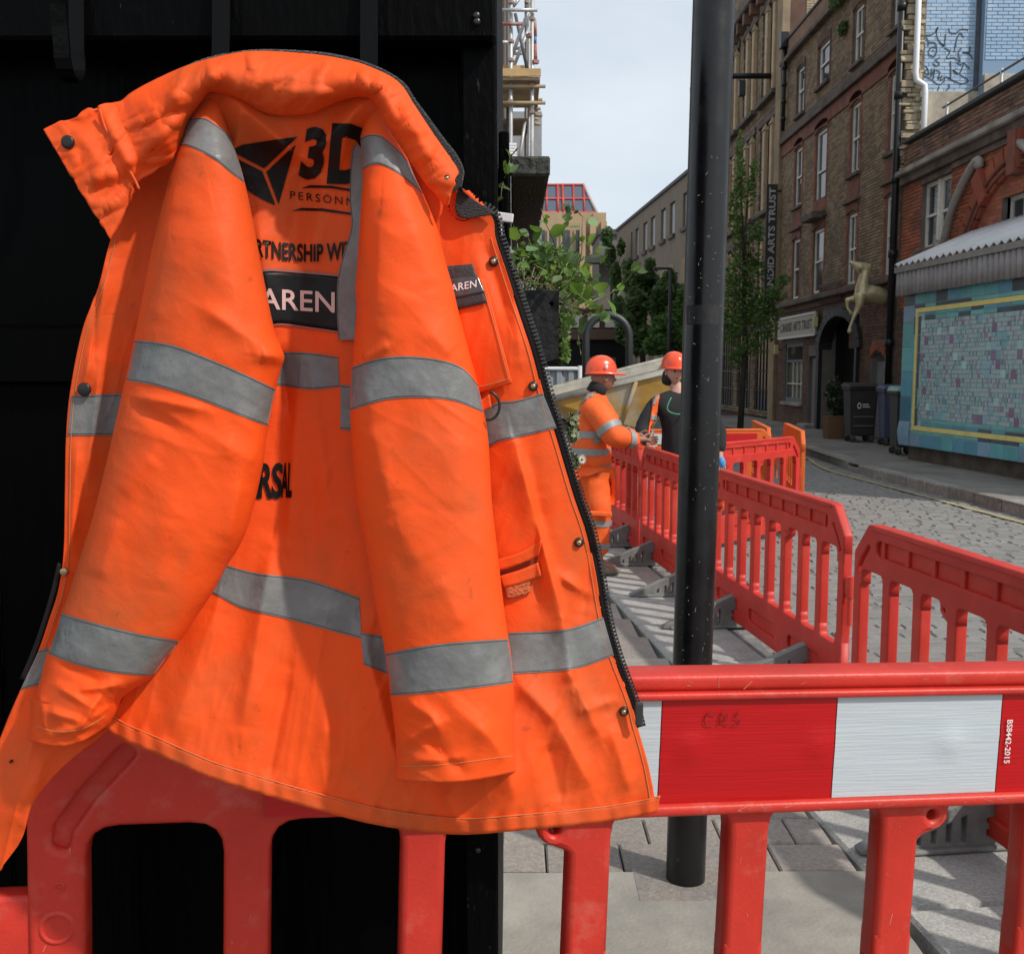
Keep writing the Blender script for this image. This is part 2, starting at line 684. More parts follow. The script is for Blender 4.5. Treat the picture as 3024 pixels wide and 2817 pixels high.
# yellow line
yl = catmull([(5.72, 9, .012), (5.57, 12, .012), (5.42, 15, .012), (5.33, 17.0, .012), (5.5, 18.4, .012), (5.68, 19.6, .012), (5.72, 26, .012)], 60)
v, f = [], []
for i, p in enumerate(yl):
    v += [(p[0] - .035, p[1], p[2]), (p[0] + .035, p[1], p[2])]
    if i: f.append((2 * i - 2, 2 * i - 1, 2 * i + 1, 2 * i))
tag(pyd('yellow_line', v, f, M_yellow), kind='structure')
v, f = [], []
yl = catmull([(5.33, 17.0, .014), (5.45, 17.6, .014), (5.62, 17.5, .014)], 14)
for i, p in enumerate(yl):
    v += [(p[0] - .03, p[1] - .03, p[2]), (p[0] + .03, p[1] + .03, p[2])]
    if i: f.append((2 * i - 2, 2 * i - 1, 2 * i + 1, 2 * i))
tag(pyd('yellow_line', v, f, M_yellow), kind='structure')

# =================================================================== BLACK MARKET STALL
M_blk = mat('black_gloss_paint', (0.001, 0.001, 0.0011), 0.3, spec=0.035, bump=0.22, bscale=9, stretch=(9, 9, .8), rvar=0.12, vscale=5)
M_blk2 = mat('black_paint_worn', (0.0018, 0.0018, 0.002), 0.45, spec=0.045, bump=0.35, bscale=30, stretch=(3, 3, 1), col2=(0.05, 0.05, 0.048), c2scale=40, c2amt=0.5, c2lo=0.66, c2hi=0.72)
M_iron = mat('black_iron', (0.0025, 0.0025, 0.0027), 0.28, spec=0.12, bump=0.15, bscale=90)
M_weath = mat('weathered_black_timber', (0.03, 0.032, 0.03), 0.8, var=0.5, vscale=30, col2=(0.085, 0.085, 0.075), c2scale=26, c2amt=0.7, bump=0.9, bscale=60)
M_under = mat('stained_timber_underside', (0.018, 0.014, 0.012), 0.75, var=0.6, vscale=18, stretch=(8, 1, 8), bump=0.6, bscale=30)
M_screw = mat('screw_steel', (0.05, 0.05, 0.05), 0.35, metal=0.7)
WY = 1.56
stall = empty('market_stall', (-.8, WY, 0), 'black painted timber market stall behind the hanging orange jacket', 'stall')
px = lambda u, y=WY: fY(u, 900, y).x
xr_ = fY(966, 900, WY - .05).x
# board wall, each board a part
xs = np.arange(-2.6, xr_ - .06, .36)
for i, x in enumerate(xs):
    x1 = x + .357 if i < len(xs) - 1 else xr_ - .03
    box('wall_board', x, WY, 0.12, x1, WY + .03, 2.62, M_blk, stall, .003)
box('corner_post', xr_ - .052, WY - .055, 0.1, xr_, WY + .02, 2.6, M_blk2, stall, .004)
zt0, zt1 = fY(900, 88, WY - .06).z, 2.75
box('top_beam', -2.6, WY - .085, zt0, xr_ - .001, WY - .002, zt1, M_blk2, stall, .005)
box('roof_board', -2.7, WY - .32, 2.72, xr_ + .2, WY + 1.4, 2.76, M_blk2, stall, .004)
box('side_wall', xr_ - .03, WY + .02, .1, xr_ - .004, WY + 1.35, 2.6, M_blk2, stall, .003)
box('plinth', -2.6, 1.0, 0.004, xr_ - .02, WY + 1.35, 0.12, M_blk2, stall, .008)
box('mid_rail', -2.6, WY - .03, fY(500, 690, WY).z - .045, xr_ - .06, WY - .001, fY(500, 690, WY).z + .045, M_blk, stall, .006)


def strap(u0, u1, vbot, curl=False):
    """flat iron strap screwed to the beam, hanging in front of the wall, its end curled up to a hook"""
    y = WY - .092
    a, b = fY(u0, 60, y).x, fY(u1, 60, y).x
    zt = fY(u0, -60, y).z; zb = fY(u0, vbot, y).z
    prof = [(y, zt), (y - .001, zt0 + .1), (y - .004, zb + .12), (y - .012, zb + .05)]
    for k in range(9):
        q = math.pi * k / 8
        prof.append((y - .045 + .033 * math.cos(q), zb + .035 - .035 * math.sin(q)))
    prof += [(y - .082, zb + .06), (y - .088, zb + .085)]
    if not curl:
        prof = prof[:4] + [(y - .02, zb), (y - .03, zb - .05)]
    v, f = [], []
    n = len(prof)
    for i, (py, pz) in enumerate(prof):
        d = Vector(prof[min(i + 1, n - 1)]) - Vector(prof[max(i - 1, 0)])
        d.normalize(); nn = Vector((d.y, -d.x)) * .0022
        lean = (i / n) * (.012 if curl else .0)
        for x in (a + lean, b + lean):
            for s in (1, -1):
                v.append((x, py + nn.x * s, pz + nn.y * s))
        if i:
            k = 4 * i
            for q in ((0, 1), (1, 3), (3, 2), (2, 0)):
                f.append((k - 4 + q[0], k - 4 + q[1], k + q[1], k + q[0]))
    f += [(0, 1, 3, 2), (4 * n - 4, 4 * n - 2, 4 * n - 1, 4 * n - 3)]
    o = pyd('hook_strap', v, f, M_iron, stall)
    for vv in (-20, 22):
        c = fY((u0 + u1) / 2, vv, y - .003)
        sv_, sf_ = lathe_data([(.0001, .003), (.004, .0025), (.0055, 0), (.0055, -.004)], 12)
        s = pyd('screw', [(c.x + q[0], c.y - q[2], c.z + q[1]) for q in sv_], sf_, M_screw, o, True, True)
    return o


hk = fY(560, 150, 1.19)
tube('coat_hook', [(hk.x, WY - .084, hk.z - .01), (hk.x, 1.30, hk.z - .02), (hk.x, 1.22, hk.z - .012), (hk.x, 1.196, hk.z + .012)], .005, M_iron, stall, 10)
strap(137, 166, 176, True)
strap(418, 452, 120)
strap(702, 736, 150)
for (u, v_) in ((925, 30), (926, 42), (928, 1650)):
    c = fY(u, v_, WY - .088 if v_ < 100 else WY - .058)
    sv_, sf_ = lathe_data([(.0001, .002), (.004, .002), (.005, 0), (.005, -.004)], 12)
    pyd('screw', [(c.x + q[0], c.y - q[2], c.z + q[1]) for q in sv_], sf_, M_screw, stall, True)

# trough shelf above, post and planter on the stall's side
sh0 = fY(990, 303, 1.9); sh1 = fY(1068, 340, 1.9)
trough = empty('timber_trough', (sh0.x, 1.9, sh1.z), 'weathered black timber trough jutting out high above the leafy plants', 'trough')
bm = box_bm(sh0.x, 1.9, sh1.z, sh1.x, 3.05, sh0.z, .004)
tb = bm_obj('front_board', box_bm(sh0.x, 1.9, sh1.z, sh1.x, 1.922, sh0.z, .003), M_weath, trough); bm.free()
box('underside_board', sh0.x + .002, 1.923, sh1.z, sh1.x - .001, 3.05, sh1.z + .02, M_under, trough, .003)
box('side_board', sh1.x - .016, 1.923, sh1.z + .021, sh1.x - .002, 3.05, sh0.z - .001, M_weath, trough, .003)
box('fixing_batten', xr_ - .003, 1.94, sh1.z + .004, sh0.x + .001, 3.0, sh0.z - .004, M_weath, trough, .003)
p0 = fY(968, 255, 1.86); p1 = fY(989, 700, 1.86)
post = box('side_post', p0.x, 1.86, 1.2, p1.x, 1.893, p0.z, M_blk2, None, .003)
tag(post, 'thin black timber post beside the right edge of the stall', 'post')
M_white = mat('white_plastic', (0.75, 0.72, 0.72), 0.45, var=.05)
wb0 = fY(966, 411, 1.80); wb1 = fY(998, 433, 1.80)
brk = empty('white_bracket', wb0, 'small white plastic bracket poking out beside the jacket zip', 'bracket')
bm = box_bm(wb0.x, 1.80, wb1.z + .004, wb1.x, 1.806, wb0.z, .002, 2)
bmesh.ops.rotate(bm, cent=Vector((wb0.x, 1.8, wb0.z)), matrix=Matrix.Rotation(R(8), 3, 'Y'), verts=bm.verts[:])
bm_obj('tab', bm, M_white, brk)
box('clip', wb0.x - .004, 1.8065, wb0.z - .06, wb0.x + .008, 1.814, wb0.z - .004, M_white, brk, .002)

# =================================================================== LAMP COLUMN
M_pole = mat('black_column_paint', (0.006, 0.006, 0.0066), 0.30, spec=0.45, bump=0.06, bscale=35, col2=(0.16, 0.16, 0.16), c2scale=38, c2amt=0.55, c2lo=0.69, c2hi=0.75, rvar=.1, vscale=6)
pc = atZ(1337 * K, 1722 * K, 0.004)
pole = empty('lamp_column', (pc.x, pc.y + .062, 0), 'scratched black steel lamp column standing on the pavement before the barriers', 'column')
v, f = lathe_data([(.0635, .0), (.0635, .25), (.0625, .26), (.0625, 4.6)], 40)
LEAN = .0135
o = pyd('shaft', [(x + pole.location.x + LEAN * z, y + pole.location.y, z) for x, y, z in v], f, M_pole, pole, True)
bx_ = pole.location
box('footing_slab', bx_.x - .17, bx_.y - .15, -.03, bx_.x + .18, bx_.y + .16, .0045, M_flag2, pole, .004)
M_pale = mat('stuck_paper_ghost', (0.012, 0.012, 0.0125), 0.6, var=.6, vscale=50)
def on_pole(u0, u1, v0, v1, name, m, off=.0008):
    vv, ff = [], []
    c = pole.location
    for j in range(2):
        z = fY(1370, (v0, v1)[j], c.y - .06).z
        for i in range(9):
            u = u0 + (u1 - u0) * i / 8
            X = fY(u, (v0, v1)[j], c.y - .05).x - c.x - LEAN * z
            X = max(-.0615, min(.0615, X))
            vv.append((c.x + LEAN * z + X * (1 + off / .0625), c.y - math.sqrt(max(0, .0625**2 - X * X)) - off, z))
    for i in range(8):
        ff.append((i, 9 + i, 10 + i, i + 1))
    return pyd(name, vv, ff, m, pole, True)
on_pole(1336, 1398, 592, 630, 'sticker_residue', M_pale)
M_scr = mat('scratch', (0.25, 0.25, 0.25), 0.7)
rs = random.Random(4)
sv, sf = [], []
for k in range(90):
    u = rs.uniform(1322, 1404); v0 = rs.uniform(300, 1290)
    q = rs.random()
    z = fY(u, v0, pole.location.y - .06).z
    X = max(-.058, min(.058, fY(u, v0, pole.location.y - .05).x - pole.location.x - LEAN * z))
    Yy = pole.location.y - math.sqrt(.0625**2 - X * X) - .0005
    a = rs.uniform(0, math.pi); L = rs.choice([.001, .0015, .002, .004, .007]); wd = .0006 if L > .003 else .0009
    dx, dz = math.cos(a), math.sin(a)
    k0 = len(sv)
    for s, t in ((-1, -1), (1, -1), (1, 1), (-1, 1)):
        sv.append((pole.location.x + LEAN * z + X + dx * L * s - dz * wd * t, Yy, z + dz * L * s + dx * wd * t))
    sf.append((k0, k0 + 1, k0 + 2, k0 + 3))
tag(pyd('paint_chips', sv, sf, M_scr, pole), kind='stuff')

# =================================================================== BARRIERS
M_red = mat('red_barrier_plastic', (0.60, 0.038, 0.024), 0.46, spec=0.4, var=0.14, vscale=3, col2=(0.60, 0.13, 0.10), c2scale=6, c2amt=0.3, c2lo=.5, c2hi=.8, bump=0.08, bscale=160, trans=0.12, rand=0.03)
M_redf = mat('red_barrier_plastic_front', (0.60, 0.038, 0.023), 0.40, spec=0.4, var=0.14, vscale=6, col2=(0.60, 0.16, 0.12), c2scale=22, c2amt=0.45, c2lo=.56, c2hi=.75, bump=0.08, bscale=160, trans=0.08)
M_board = mat('red_reflective_sheet', (0.47, 0.004, 0.006), 0.33, spec=0.45, bump=0.12, bscale=8, stretch=(1.2, 40, 40), var=.08, vscale=3)
M_boardw = mat('white_reflective_sheet', (0.50, 0.545, 0.57), 0.4, spec=0.4, bump=0.16, bscale=8, stretch=(1.2, 40, 40), var=.04, vscale=3)
M_foot = mat('grey_recycled_rubber', (0.19, 0.19, 0.18), 0.85, var=.25, vscale=12, bump=.3, bscale=90, rand=.12)
M_orange_b = mat('orange_barrier_plastic', (0.68, 0.12, 0.012), 0.5, var=.12, vscale=4, trans=.1, rand=.04)
M_ink = mat('marker_ink', (0.10, 0.003, 0.004), 0.5)
M_inkw = mat('white_print', (0.75, 0.7, 0.68), 0.5)

BS = 0.25      # spacing of the uprights
BL = 8 * BS + .09
HT = .797       # underside of the top panel
HB = .31       # top of the bottom panel


def bar_top(ht=HT, ears=True, drop=.07):
    """outline of the top panel with its stubs: x 0..BL, y 0..1 (height)"""
    out = []
    ch = .135
    e = .045
    uw = .0325
    zs = ht - drop                        # where the stubs end
    ze = ht - .066
    out += [(0.0, zs), (0, 1 - ch), (ch - .01, 1.0), (BL - ch + .01, 1.0), (BL, 1 - ch), (BL, zs)]
    rads = [0, .03, .03, .03, .03, 0]
    for k in range(8, -1, -1):
        c = e + k * BS
        r_, l_ = c + uw, c - uw
        ear = ears and k in (3, 5)
        if k < 8:
            # right-hand corner of this upright
            if ear and k == 5:
                out += [(c + BS - uw, ht), (r_ + .05, ht), (r_ + .05, ht - .045), (r_ + .0, ze), (r_, zs)]
                rads += [.03, .028, .03, .012, 0]
            else:
                out += [(r_, ht), (r_, zs)] if not (ears and k + 1 == 3) else [(r_, ht), (r_, zs)]
                rads += [.045, 0]
        if k > 0:
            out += [(l_, zs)]
            rads += [0]
            if ear and k == 3:
                out += [(l_, ze), (l_ - .05, ht - .045), (l_ - .05, ht)]
                rads += [.012, .03, .028]
            else:
                if not (ears and k - 1 == 5):
                    out += [(l_, ht)]
                    rads += [.045]
    pts = fillet(out, rads, 4)
    return pts


def upright_mesh(z0, z1, w=.0322, d=.0237, name='upright'):
    me = bpy.data.meshes.new(name)
    bm = box_bm(-w, -d, z0, w, d, z1, .009, 3)
    bm.to_mesh(me); bm.free()
    for p in me.polygons: p.use_smooth = True
    return me


BCACHE = {}


def make_barrier(name, m, label, cat, group, front=False, slot=True):
    root = empty(name, (0, 0, 0), label, cat, group)
    key = ('top', front, m.name)
    T = .024
    ears_h = [circle(.045 + 3 * BS - .0325 - .022, HT - .03, .0085, 12), circle(.045 + 5 * BS + .0325 + .022, HT - .03, .0085, 12)]
    holes = list(ears_h)
    sp_ = [(.044, .768), (.048, .795), (.080, .843), (.138, .908)]
    sl_l = [(x - .011, z + .005) for x, z in sp_]; sl_r = [(x + .011, z - .005) for x, z in sp_][::-1]
    slot_l = fillet(sl_l + sl_r, .009, 3)
    holes += [slot_l, [(BL - x, z) for x, z in slot_l]]
    if front:
        holes += [circle(.40, .872, .045, 24)]
    if slot and not front:
        holes.append(fillet([(.20, .875), (BL - .20, .875), (BL - .20, .94), (.20, .94)], .025, 4))

    def upz(me):                       # outline plane x/y -> x/z
        return map_mesh(me, lambda c: Vector((c.x, -c.z, c.y)))
    if key not in BCACHE:
        BCACHE[key] = upz(plate('top_panel', bar_top(drop=.27 if front else .07), holes, T, .011 if front else .008, 3 if front else 2))
        # bottom panel
        uw = .0325
        out = [(0, .02), (.3, .02), (.34, .05), (BL - .34, .05), (BL - .3, .02), (BL, .02), (BL, HB + .06)]
        rads = [.015, .01, .01, .01, .01, .015, 0]
        for k in range(8, -1, -1):
            c = .045 + k * BS
            if k < 8:
                out += [(c + uw, HB), (c + uw, HB + .06)][::1]
                rads += [.03, 0]
            if k > 0:
                out += [(c - uw, HB + .06), (c - uw, HB)]
                rads += [0, .03]
        out += [(0, HB + .06)]; rads += [0]
        # order the notch points properly: go right to left along the top
        top = []
        tr = []
        for k in range(8, -1, -1):
            c = .045 + k * BS
            if k < 8:
                top += [(c + uw, HB), (c + uw, HB + .06)]; tr += [.03, 0]
            if k > 0:
                top += [(c - uw, HB + .06), (c - uw, HB)]; tr += [0, .03]
        out = [(0, .02), (.3, .02), (.34, .05), (BL - .34, .05), (BL - .3, .02), (BL, .02), (BL, HB + .06)] + top + [(0, HB + .06)]
        rads = [.015, .01, .01, .01, .01, .015, 0] + tr + [0]
        hb = [fillet([(.12 + q * .64, .12), (.56 + q * .64, .12), (.56 + q * .64, .2), (.12 + q * .64, .2)], .03, 4) for q in range(3)]
        BCACHE[key + ('b',)] = upz(plate('bottom_panel', fillet(out, rads, 4), hb, T, .008, 2))
        BCACHE[key + ('u',)] = upright_mesh(HB + .015, HT - (.22 if front else .015))
    mt = BCACHE[key]; mb = BCACHE[key + ('b',)]; mu = BCACHE[key + ('u',)]

    def put(nm, me, mm, loc=(0, 0, 0), par=root):
        if not me.materials: me.materials.append(mm)
        o = bpy.data.objects.new(nm, me); o.location = loc
        link(o, par); return o
    put('top_panel', mt, m); put('bottom_panel', mb, m)
    for k in range(9):
        x = .045 + k * BS
        if k == 0: x = .032
        if k == 8: x = BL - .032
        put('upright', mu, m, (x, 0, 0))
    # ridge along the top, lower ledge, recessed plate behind slots
    if ('ridge', front, m.name) not in BCACHE:
        bm = box_bm(.15, -.030, .978, BL - .15, .030, 1.003, .009, 3)
        me = bpy.data.meshes.new('top_ridge'); bm.to_mesh(me); bm.free()
        for p in me.polygons: p.use_smooth = True
        BCACHE[('ridge', front, m.name)] = me
        bm = box_bm(.19, -.006, .86, BL - .19, .006, .95, 0)
        me = bpy.data.meshes.new('back_plate'); bm.to_mesh(me); bm.free()
        BCACHE[('plate', front, m.name)] = me
        bm = box_bm(.1, -.006, .1, BL - .1, .006, .22, 0)
        me = bpy.data.meshes.new('lower_plate'); bm.to_mesh(me); bm.free()
        BCACHE[('lplate', front, m.name)] = me
        bm = box_bm(-.014, -.019, .87, .014, .019, .945, .006, 2)
        me = bpy.data.meshes.new('rib'); bm.to_mesh(me); bm.free()
        BCACHE[('rib', front, m.name)] = me
        # connector sleeve and pin on the right end
        bm = bmesh.new()
        bmesh.ops.create_cone(bm, cap_ends=True, segments=16, radius1=.02, radius2=.02, depth=.1, matrix=Matrix.Translation((BL + .036, 0, .62)))
        bmesh.ops.create_cone(bm, cap_ends=True, segments=16, radius1=.013, radius2=.014, depth=.14, matrix=Matrix.Translation((BL + .036, 0, .50)))
        b2 = box_bm(BL - .01, -.014, .58, BL + .03, .014, .66, .004)
        me2 = bpy.data.meshes.new('t'); b2.to_mesh(me2); b2.free(); bm.from_mesh(me2)
        me = bpy.data.meshes.new('connector'); bm.to_mesh(me); bm.free()
        BCACHE[('conn', front, m.name)] = me
    bm = box_bm(.045, -.01, .75, BL - .045, .01, .92, 0) if ('rp', m.name) not in BCACHE else None
    if bm:
        me = bpy.data.meshes.new('recess_plate'); bm.to_mesh(me); bm.free(); BCACHE[('rp', m.name)] = me
    if False: put('recess_plate', BCACHE[('rp', m.name)], m)
    put('top_ridge', BCACHE[('ridge', front, m.name)], m)
    put('lower_plate', BCACHE[('lplate', front, m.name)], m)
    put('connector', BCACHE[('conn', front, m.name)], m)
    if not front and slot:
        put('back_plate', BCACHE[('plate', front, m.name)], m)
        for k in range(9):
            put('rib', BCACHE[('rib', front, m.name)], m, (.25 + k * (BL - .5) / 8, 0, 0))
    return root


def foot_mesh():
    out = fillet([(-.54, 0), (-.02, .215), (.06, .215), (.12, .07), (.21, .02), (.21, 0)], [.02, .02, .02, .04, .01, .01], 3)
    holes = []
    for k in range(6):
        x = -.40 + k * .055
        h = .215 * (x + .54) / .52 - .045
        if h > .05:
            holes.append([(x, .028), (x + .02, .028), (x + .02, h), (x, h - .008)])
    holes += [[(-.03, .05), (.03, .05), (.03, .07), (-.03, .07)], [(-.03, .095), (.03, .095), (.03, .112), (-.03, .112)]]
    me = plate('block', out, holes, .028, .005, 1)
    map_mesh(me, lambda c: Vector((c.x, -c.z, c.y)))
    return me


FOOT = foot_mesh(); FOOT.materials.append(M_foot)
bm = box_bm(-.44, -.05, .0, .2, .05, .018, .006)
FOOTB = bpy.data.meshes.new('base'); bm.to_mesh(FOOTB); bm.free(); FOOTB.materials.append(M_foot)


def place_barrier(root, a, b, z=0.0, tilt=0.0):
    """left-hand end at a, pointing to b (as seen from the side that faces the camera)"""
    d = Vector(b) - Vector(a)
    root.location = (a[0], a[1], z)
    root.rotation_euler = (0, tilt, math.atan2(d.y, d.x))
    return root


FG = 'grey feet of the pavement barriers'


def feet(root, label, us=(.45, BL - .45), flip=False):
    for i, x in enumerate(us):
        q = empty('barrier_foot', (0, 0, 0), label[i] if isinstance(label, (list, tuple)) else label, 'barrier foot', FG)
        o = bpy.data.objects.new('wedge', FOOT); link(o, q)
        o = bpy.data.objects.new('base', FOOTB); link(o, q)
        rz = root.rotation_euler.z
        q.location = Vector(root.location) + Vector((math.cos(rz) * x, math.sin(rz) * x, 0)); q.location.z = 0.004
        q.rotation_euler = (0, 0, rz + math.pi / 2 + (math.pi if flip else 0))


GB = 'red plastic barriers along the road edge'
dv = Vector((.108, -1, 0)).normalized()     # along the line towards the camera
eA = Vector((1.63, 4.86, 0)); sA = eA - dv * (BL + .0)
sB0 = sA - dv * (BL + .05)
sC0 = sB0 - dv * (BL + .05)
bA = make_barrier('road_barrier', M_red, 'red plastic barrier directly right of the black column, chamfered end beside the next barrier', 'barrier', GB)
place_barrier(bA, sA, eA)
bB = make_barrier('road_barrier', M_red, 'red plastic barrier left of the black column, beside the two workers', 'barrier', GB)
place_barrier(bB, sB0, sA - dv * .05)
bC = make_barrier('road_barrier', M_red, 'far red barrier partly hidden behind the worker in orange', 'barrier', GB)
place_barrier(bC, sC0, sB0 - dv * .05)
dD = Vector((1.68 - 1.545, 3.35 - 4.46, 0)).normalized()
sD = Vector((1.545, 4.46, 0))
bD = make_barrier('road_barrier', M_red, 'red plastic barrier at the right picture edge, above the striped barrier', 'barrier', GB)
place_barrier(bD, sD, sD + dD)
bE = make_barrier('road_barrier', M_red, 'red barrier standing across the road in front of the orange ones', 'barrier', GB)
dE = Vector((.70, .715, 0)).normalized()
eE = Vector((2.95, 10.45, 0))
place_barrier(bE, eE - dE * BL, eE)
feet(bA, ['grey barrier foot just right of the black column base', 'grey slotted barrier foot half hidden left behind the black column'][::-1])
feet(bB, ['farther grey barrier foot next to the shoe of the worker', 'grey slotted barrier foot in full view left of the column'])
feet(bD, ['grey barrier foot seen below the striped barrier, right of the column', 'grey barrier foot behind the right end of the striped barrier'], us=(1.06, BL - .3))
feet(bC, ['distant grey barrier foot behind the legs of the worker'], us=(BL - .45,))

# orange barriers round the far trench
GO = 'orange plastic barriers round the trench'
for (a, b, lb) in (((0.95, 11.6), (3.02, 11.75), 'orange barrier with red and white board behind the red barrier'),
                   ((3.22, 11.2), (3.55, 13.2), 'orange barrier seen end-on, rightmost behind the red barrier'),
                   ((3.02, 11.9), (3.3, 13.9), 'orange barrier receding between the two other orange ones')):
    q = make_barrier('trench_barrier', M_orange_b, lb, 'barrier', GO, slot=False)
    place_barrier(q, a, b)
    if 'board' in lb:
        for k in range(4):
            bm = box_bm(.2 + k * .42, -.034, .83, .2 + k * .42 + .42, -.0285, .95)
            bm_obj('reflective_panel', bm, [M_board, M_boardw][k % 2] if k != 3 else M_board, q, inv=False)

# the striped barrier in front
bF = make_barrier('striped_barrier', M_redf, 'red barrier with red and white reflective board in front, under the jacket hem', 'barrier', None, front=True, slot=False)
fa = Vector((-.695, 1.35, 0)); fd = Vector((math.cos(.156), math.sin(.156), 0))
bF.scale = (1, 1, 1)
place_barrier(bF, fa, fa + fd, z=.2314, tilt=0.0329)
# lower legs reach the ground: taller blocks under the front barrier
for i, (x, hh) in enumerate(((.3, .222), (BL - .4, .165))):
    c = fa + fd * x
    bk = box('support_block', c.x - .12, c.y - .12, (.121, .002)[i], c.x + .12, c.y + .12, hh + .008, M_foot, None, .012)
    tag(bk, ['square grey support block under the left end of the striped barrier', 'square grey support block under the right end of the striped barrier'][i], 'support block')


def FB(nm, x0, z0, x1, z1, y0, y1, m, bev=.0, seg=1, sm=False):
    return bm_obj(nm, box_bm(x0, y0, z0, x1, y1, z1, bev, seg), m, bF, sm, inv=False)


FB('upper_ledge', .2, .966, BL - .14, .9775, -.038, -.02, M_redf, .005, 3, True)
FB('lower_ledge', .52, .788, BL - .10, .8055, -.040, -.02, M_redf, .0075, 3, True)
# board of alternating sheets; the seams placed as in the photograph
def bx_of(u, v):                       # photograph view position -> distance along the barrier
    d = ray(u * K, v * K)
    # plane through fa with direction fd
    n_ = Vector((-fd.y, fd.x, 0))
    t = n_.dot(Vector((fa.x, fa.y, 0))) / n_.dot(Vector((d.x, d.y, 0)))
    p = Vector((d.x * t, d.y * t, CAM_H + d.z * t))
    d3 = Vector((fd.x * math.cos(.0329), fd.y * math.cos(.0329), -math.sin(.0329)))
    return (p - Vector((fa.x, fa.y, .2314))).dot(d3)


s1, s2, s3 = bx_of(1270, 1450), bx_of(1603, 1440), bx_of(1918, 1430)
wd_ = s2 - s1
M_sheetgap = None
seams = [s1 - 2 * wd_ - .02, s1 - wd_, s1, s2, s3, min(s3 + wd_, BL - .13)]
for k in range(5):
    mm = M_board if k % 2 == 0 else M_boardw
    nx = 26
    v, f = [], []
    x0, x1 = seams[k] + .0008, seams[k + 1] - .0008
    nz = 12
    for j in range(nz + 1):
        for i in range(nx + 1):
            x = x0 + (x1 - x0) * i / nx; z = .806 + (.9655 - .806) * j / nz
            y = -.0285
            for (cx_, r_) in ((s1 + .048, .02), (s2 - .025, .02), (s3 - .085, .022), (s1 - wd_ * .5, .02)):
                dd = math.hypot(x - cx_, z - .888)
                y -= .0045 * math.exp(-(dd / r_) ** 2)
            y -= .0009 * math.exp(-((z - .895 - .004 * math.sin(x * 9)) / .003) ** 2)
            y += .0006 * n3(x * 8, z * 60)
            v.append((x, y, z))
    for j in range(nz):
        for i in range(nx):
            a = j * (nx + 1) + i
            f.append((a, a + 1, a + nx + 2, a + nx + 1))
    pyd('reflective_panel', v, f, mm, bF, True, inv=False)


def letter_on_bar(txt, x, z, size, m, rot=0, bold=0, space=1.0, nm='lettering'):
    me = text_mesh(txt, size, bold, space)
    c, s = math.cos(rot), math.sin(rot)
    map_mesh(me, lambda p: Vector((x + p.x * c - p.y * s, -.0318, z + p.x * s + p.y * c)))
    return obj(nm, me, m, bF, inv=False)


letter_on_bar('BS8442-2015', s3 + .009, .925, .0135, M_inkw, rot=-math.pi / 2, bold=.0002)
hx = bx_of(1352, 1380)
hand = [[(.03, .022), (.012, .026), (.002, .013), (.008, .002), (.024, .002)],
        [(.04, .0), (.044, .026), (.058, .024), (.06, .014), (.046, .012), (.064, .0)],
        [(.094, .027), (.082, .024), (.08, .016), (.092, .011), (.088, .001), (.074, .001)]]
for st in hand:
    pts = [(hx + x * .62, -.0316, .925 + y * .75) for x, y in st]
    tube('scrawled_letter', catmull(pts, 16), .0006, M_ink, bF, 5, inv=False)
# moulded grooves and dimples on the left end
M_rdark = M_redf
me = plate('recess_plate', [(.016, .757), (.068, .757), (.07, .795), (.09, .822), (.5, .826), (.5, .94), (.125, .945), (.016, .83)], [], .012, .001, 1)
map_mesh(me, lambda c: Vector((c.x, -c.z, c.y)))
obj('recess_plate', me, M_redf, bF, inv=False)
for (x, z, r_) in ((.040, .655, .019), (.044, .715, .0055)):
    v, f = lathe_data([(r_ * 1.35, -.001), (r_ * 1.15, .0022), (r_, .002), (r_ * .8, -.004), (r_ * .3, -.006), (.0005, -.006)], 20)
    pyd('moulded_dimple', [(x + a, -.0245 - c, z + b) for a, b, c in v], f, M_redf, bF, True, inv=False)
FB('end_lug', -.11, .60, .012, .70, -.018, .018, M_redf, .008, 2, True)

# scuffs on the striped barrier
rs = random.Random(44)
sv, sf = [], []
for k in range(90):
    if k % 2:
        c_ = rs.randrange(0, 9); x = (.045 + c_ * BS) + rs.uniform(-.024, .024); z = rs.uniform(.45, .77)
    else:
        x = rs.uniform(.6, BL - .15); z = rs.uniform(.985, .998) if rs.random() < .3 else rs.uniform(.793, .802)
        if .25 < z < .79: continue
    y_ = -.0242 if z < .785 else (-.0305 if z > .98 else -.0404)
    a = rs.gauss(1.57 if k % 2 else 0, .5); L = rs.choice([.002, .003, .005, .009]); wd = rs.choice([.0003, .0004, .0006])
    dx, dz = math.cos(a), math.sin(a)
    k0 = len(sv)
    for s, t in ((-1, -1), (1, -1), (1, 1), (-1, 1)):
        sv.append((x + dx * L * s - dz * wd * t, y_, z + dz * L * s + dx * wd * t))
    sf.append((k0, k0 + 1, k0 + 2, k0 + 3))
tag(pyd('scuffs', sv, sf, mat('pale_scuff', (.58, .17, .14), .8), bF, inv=False), kind='stuff')

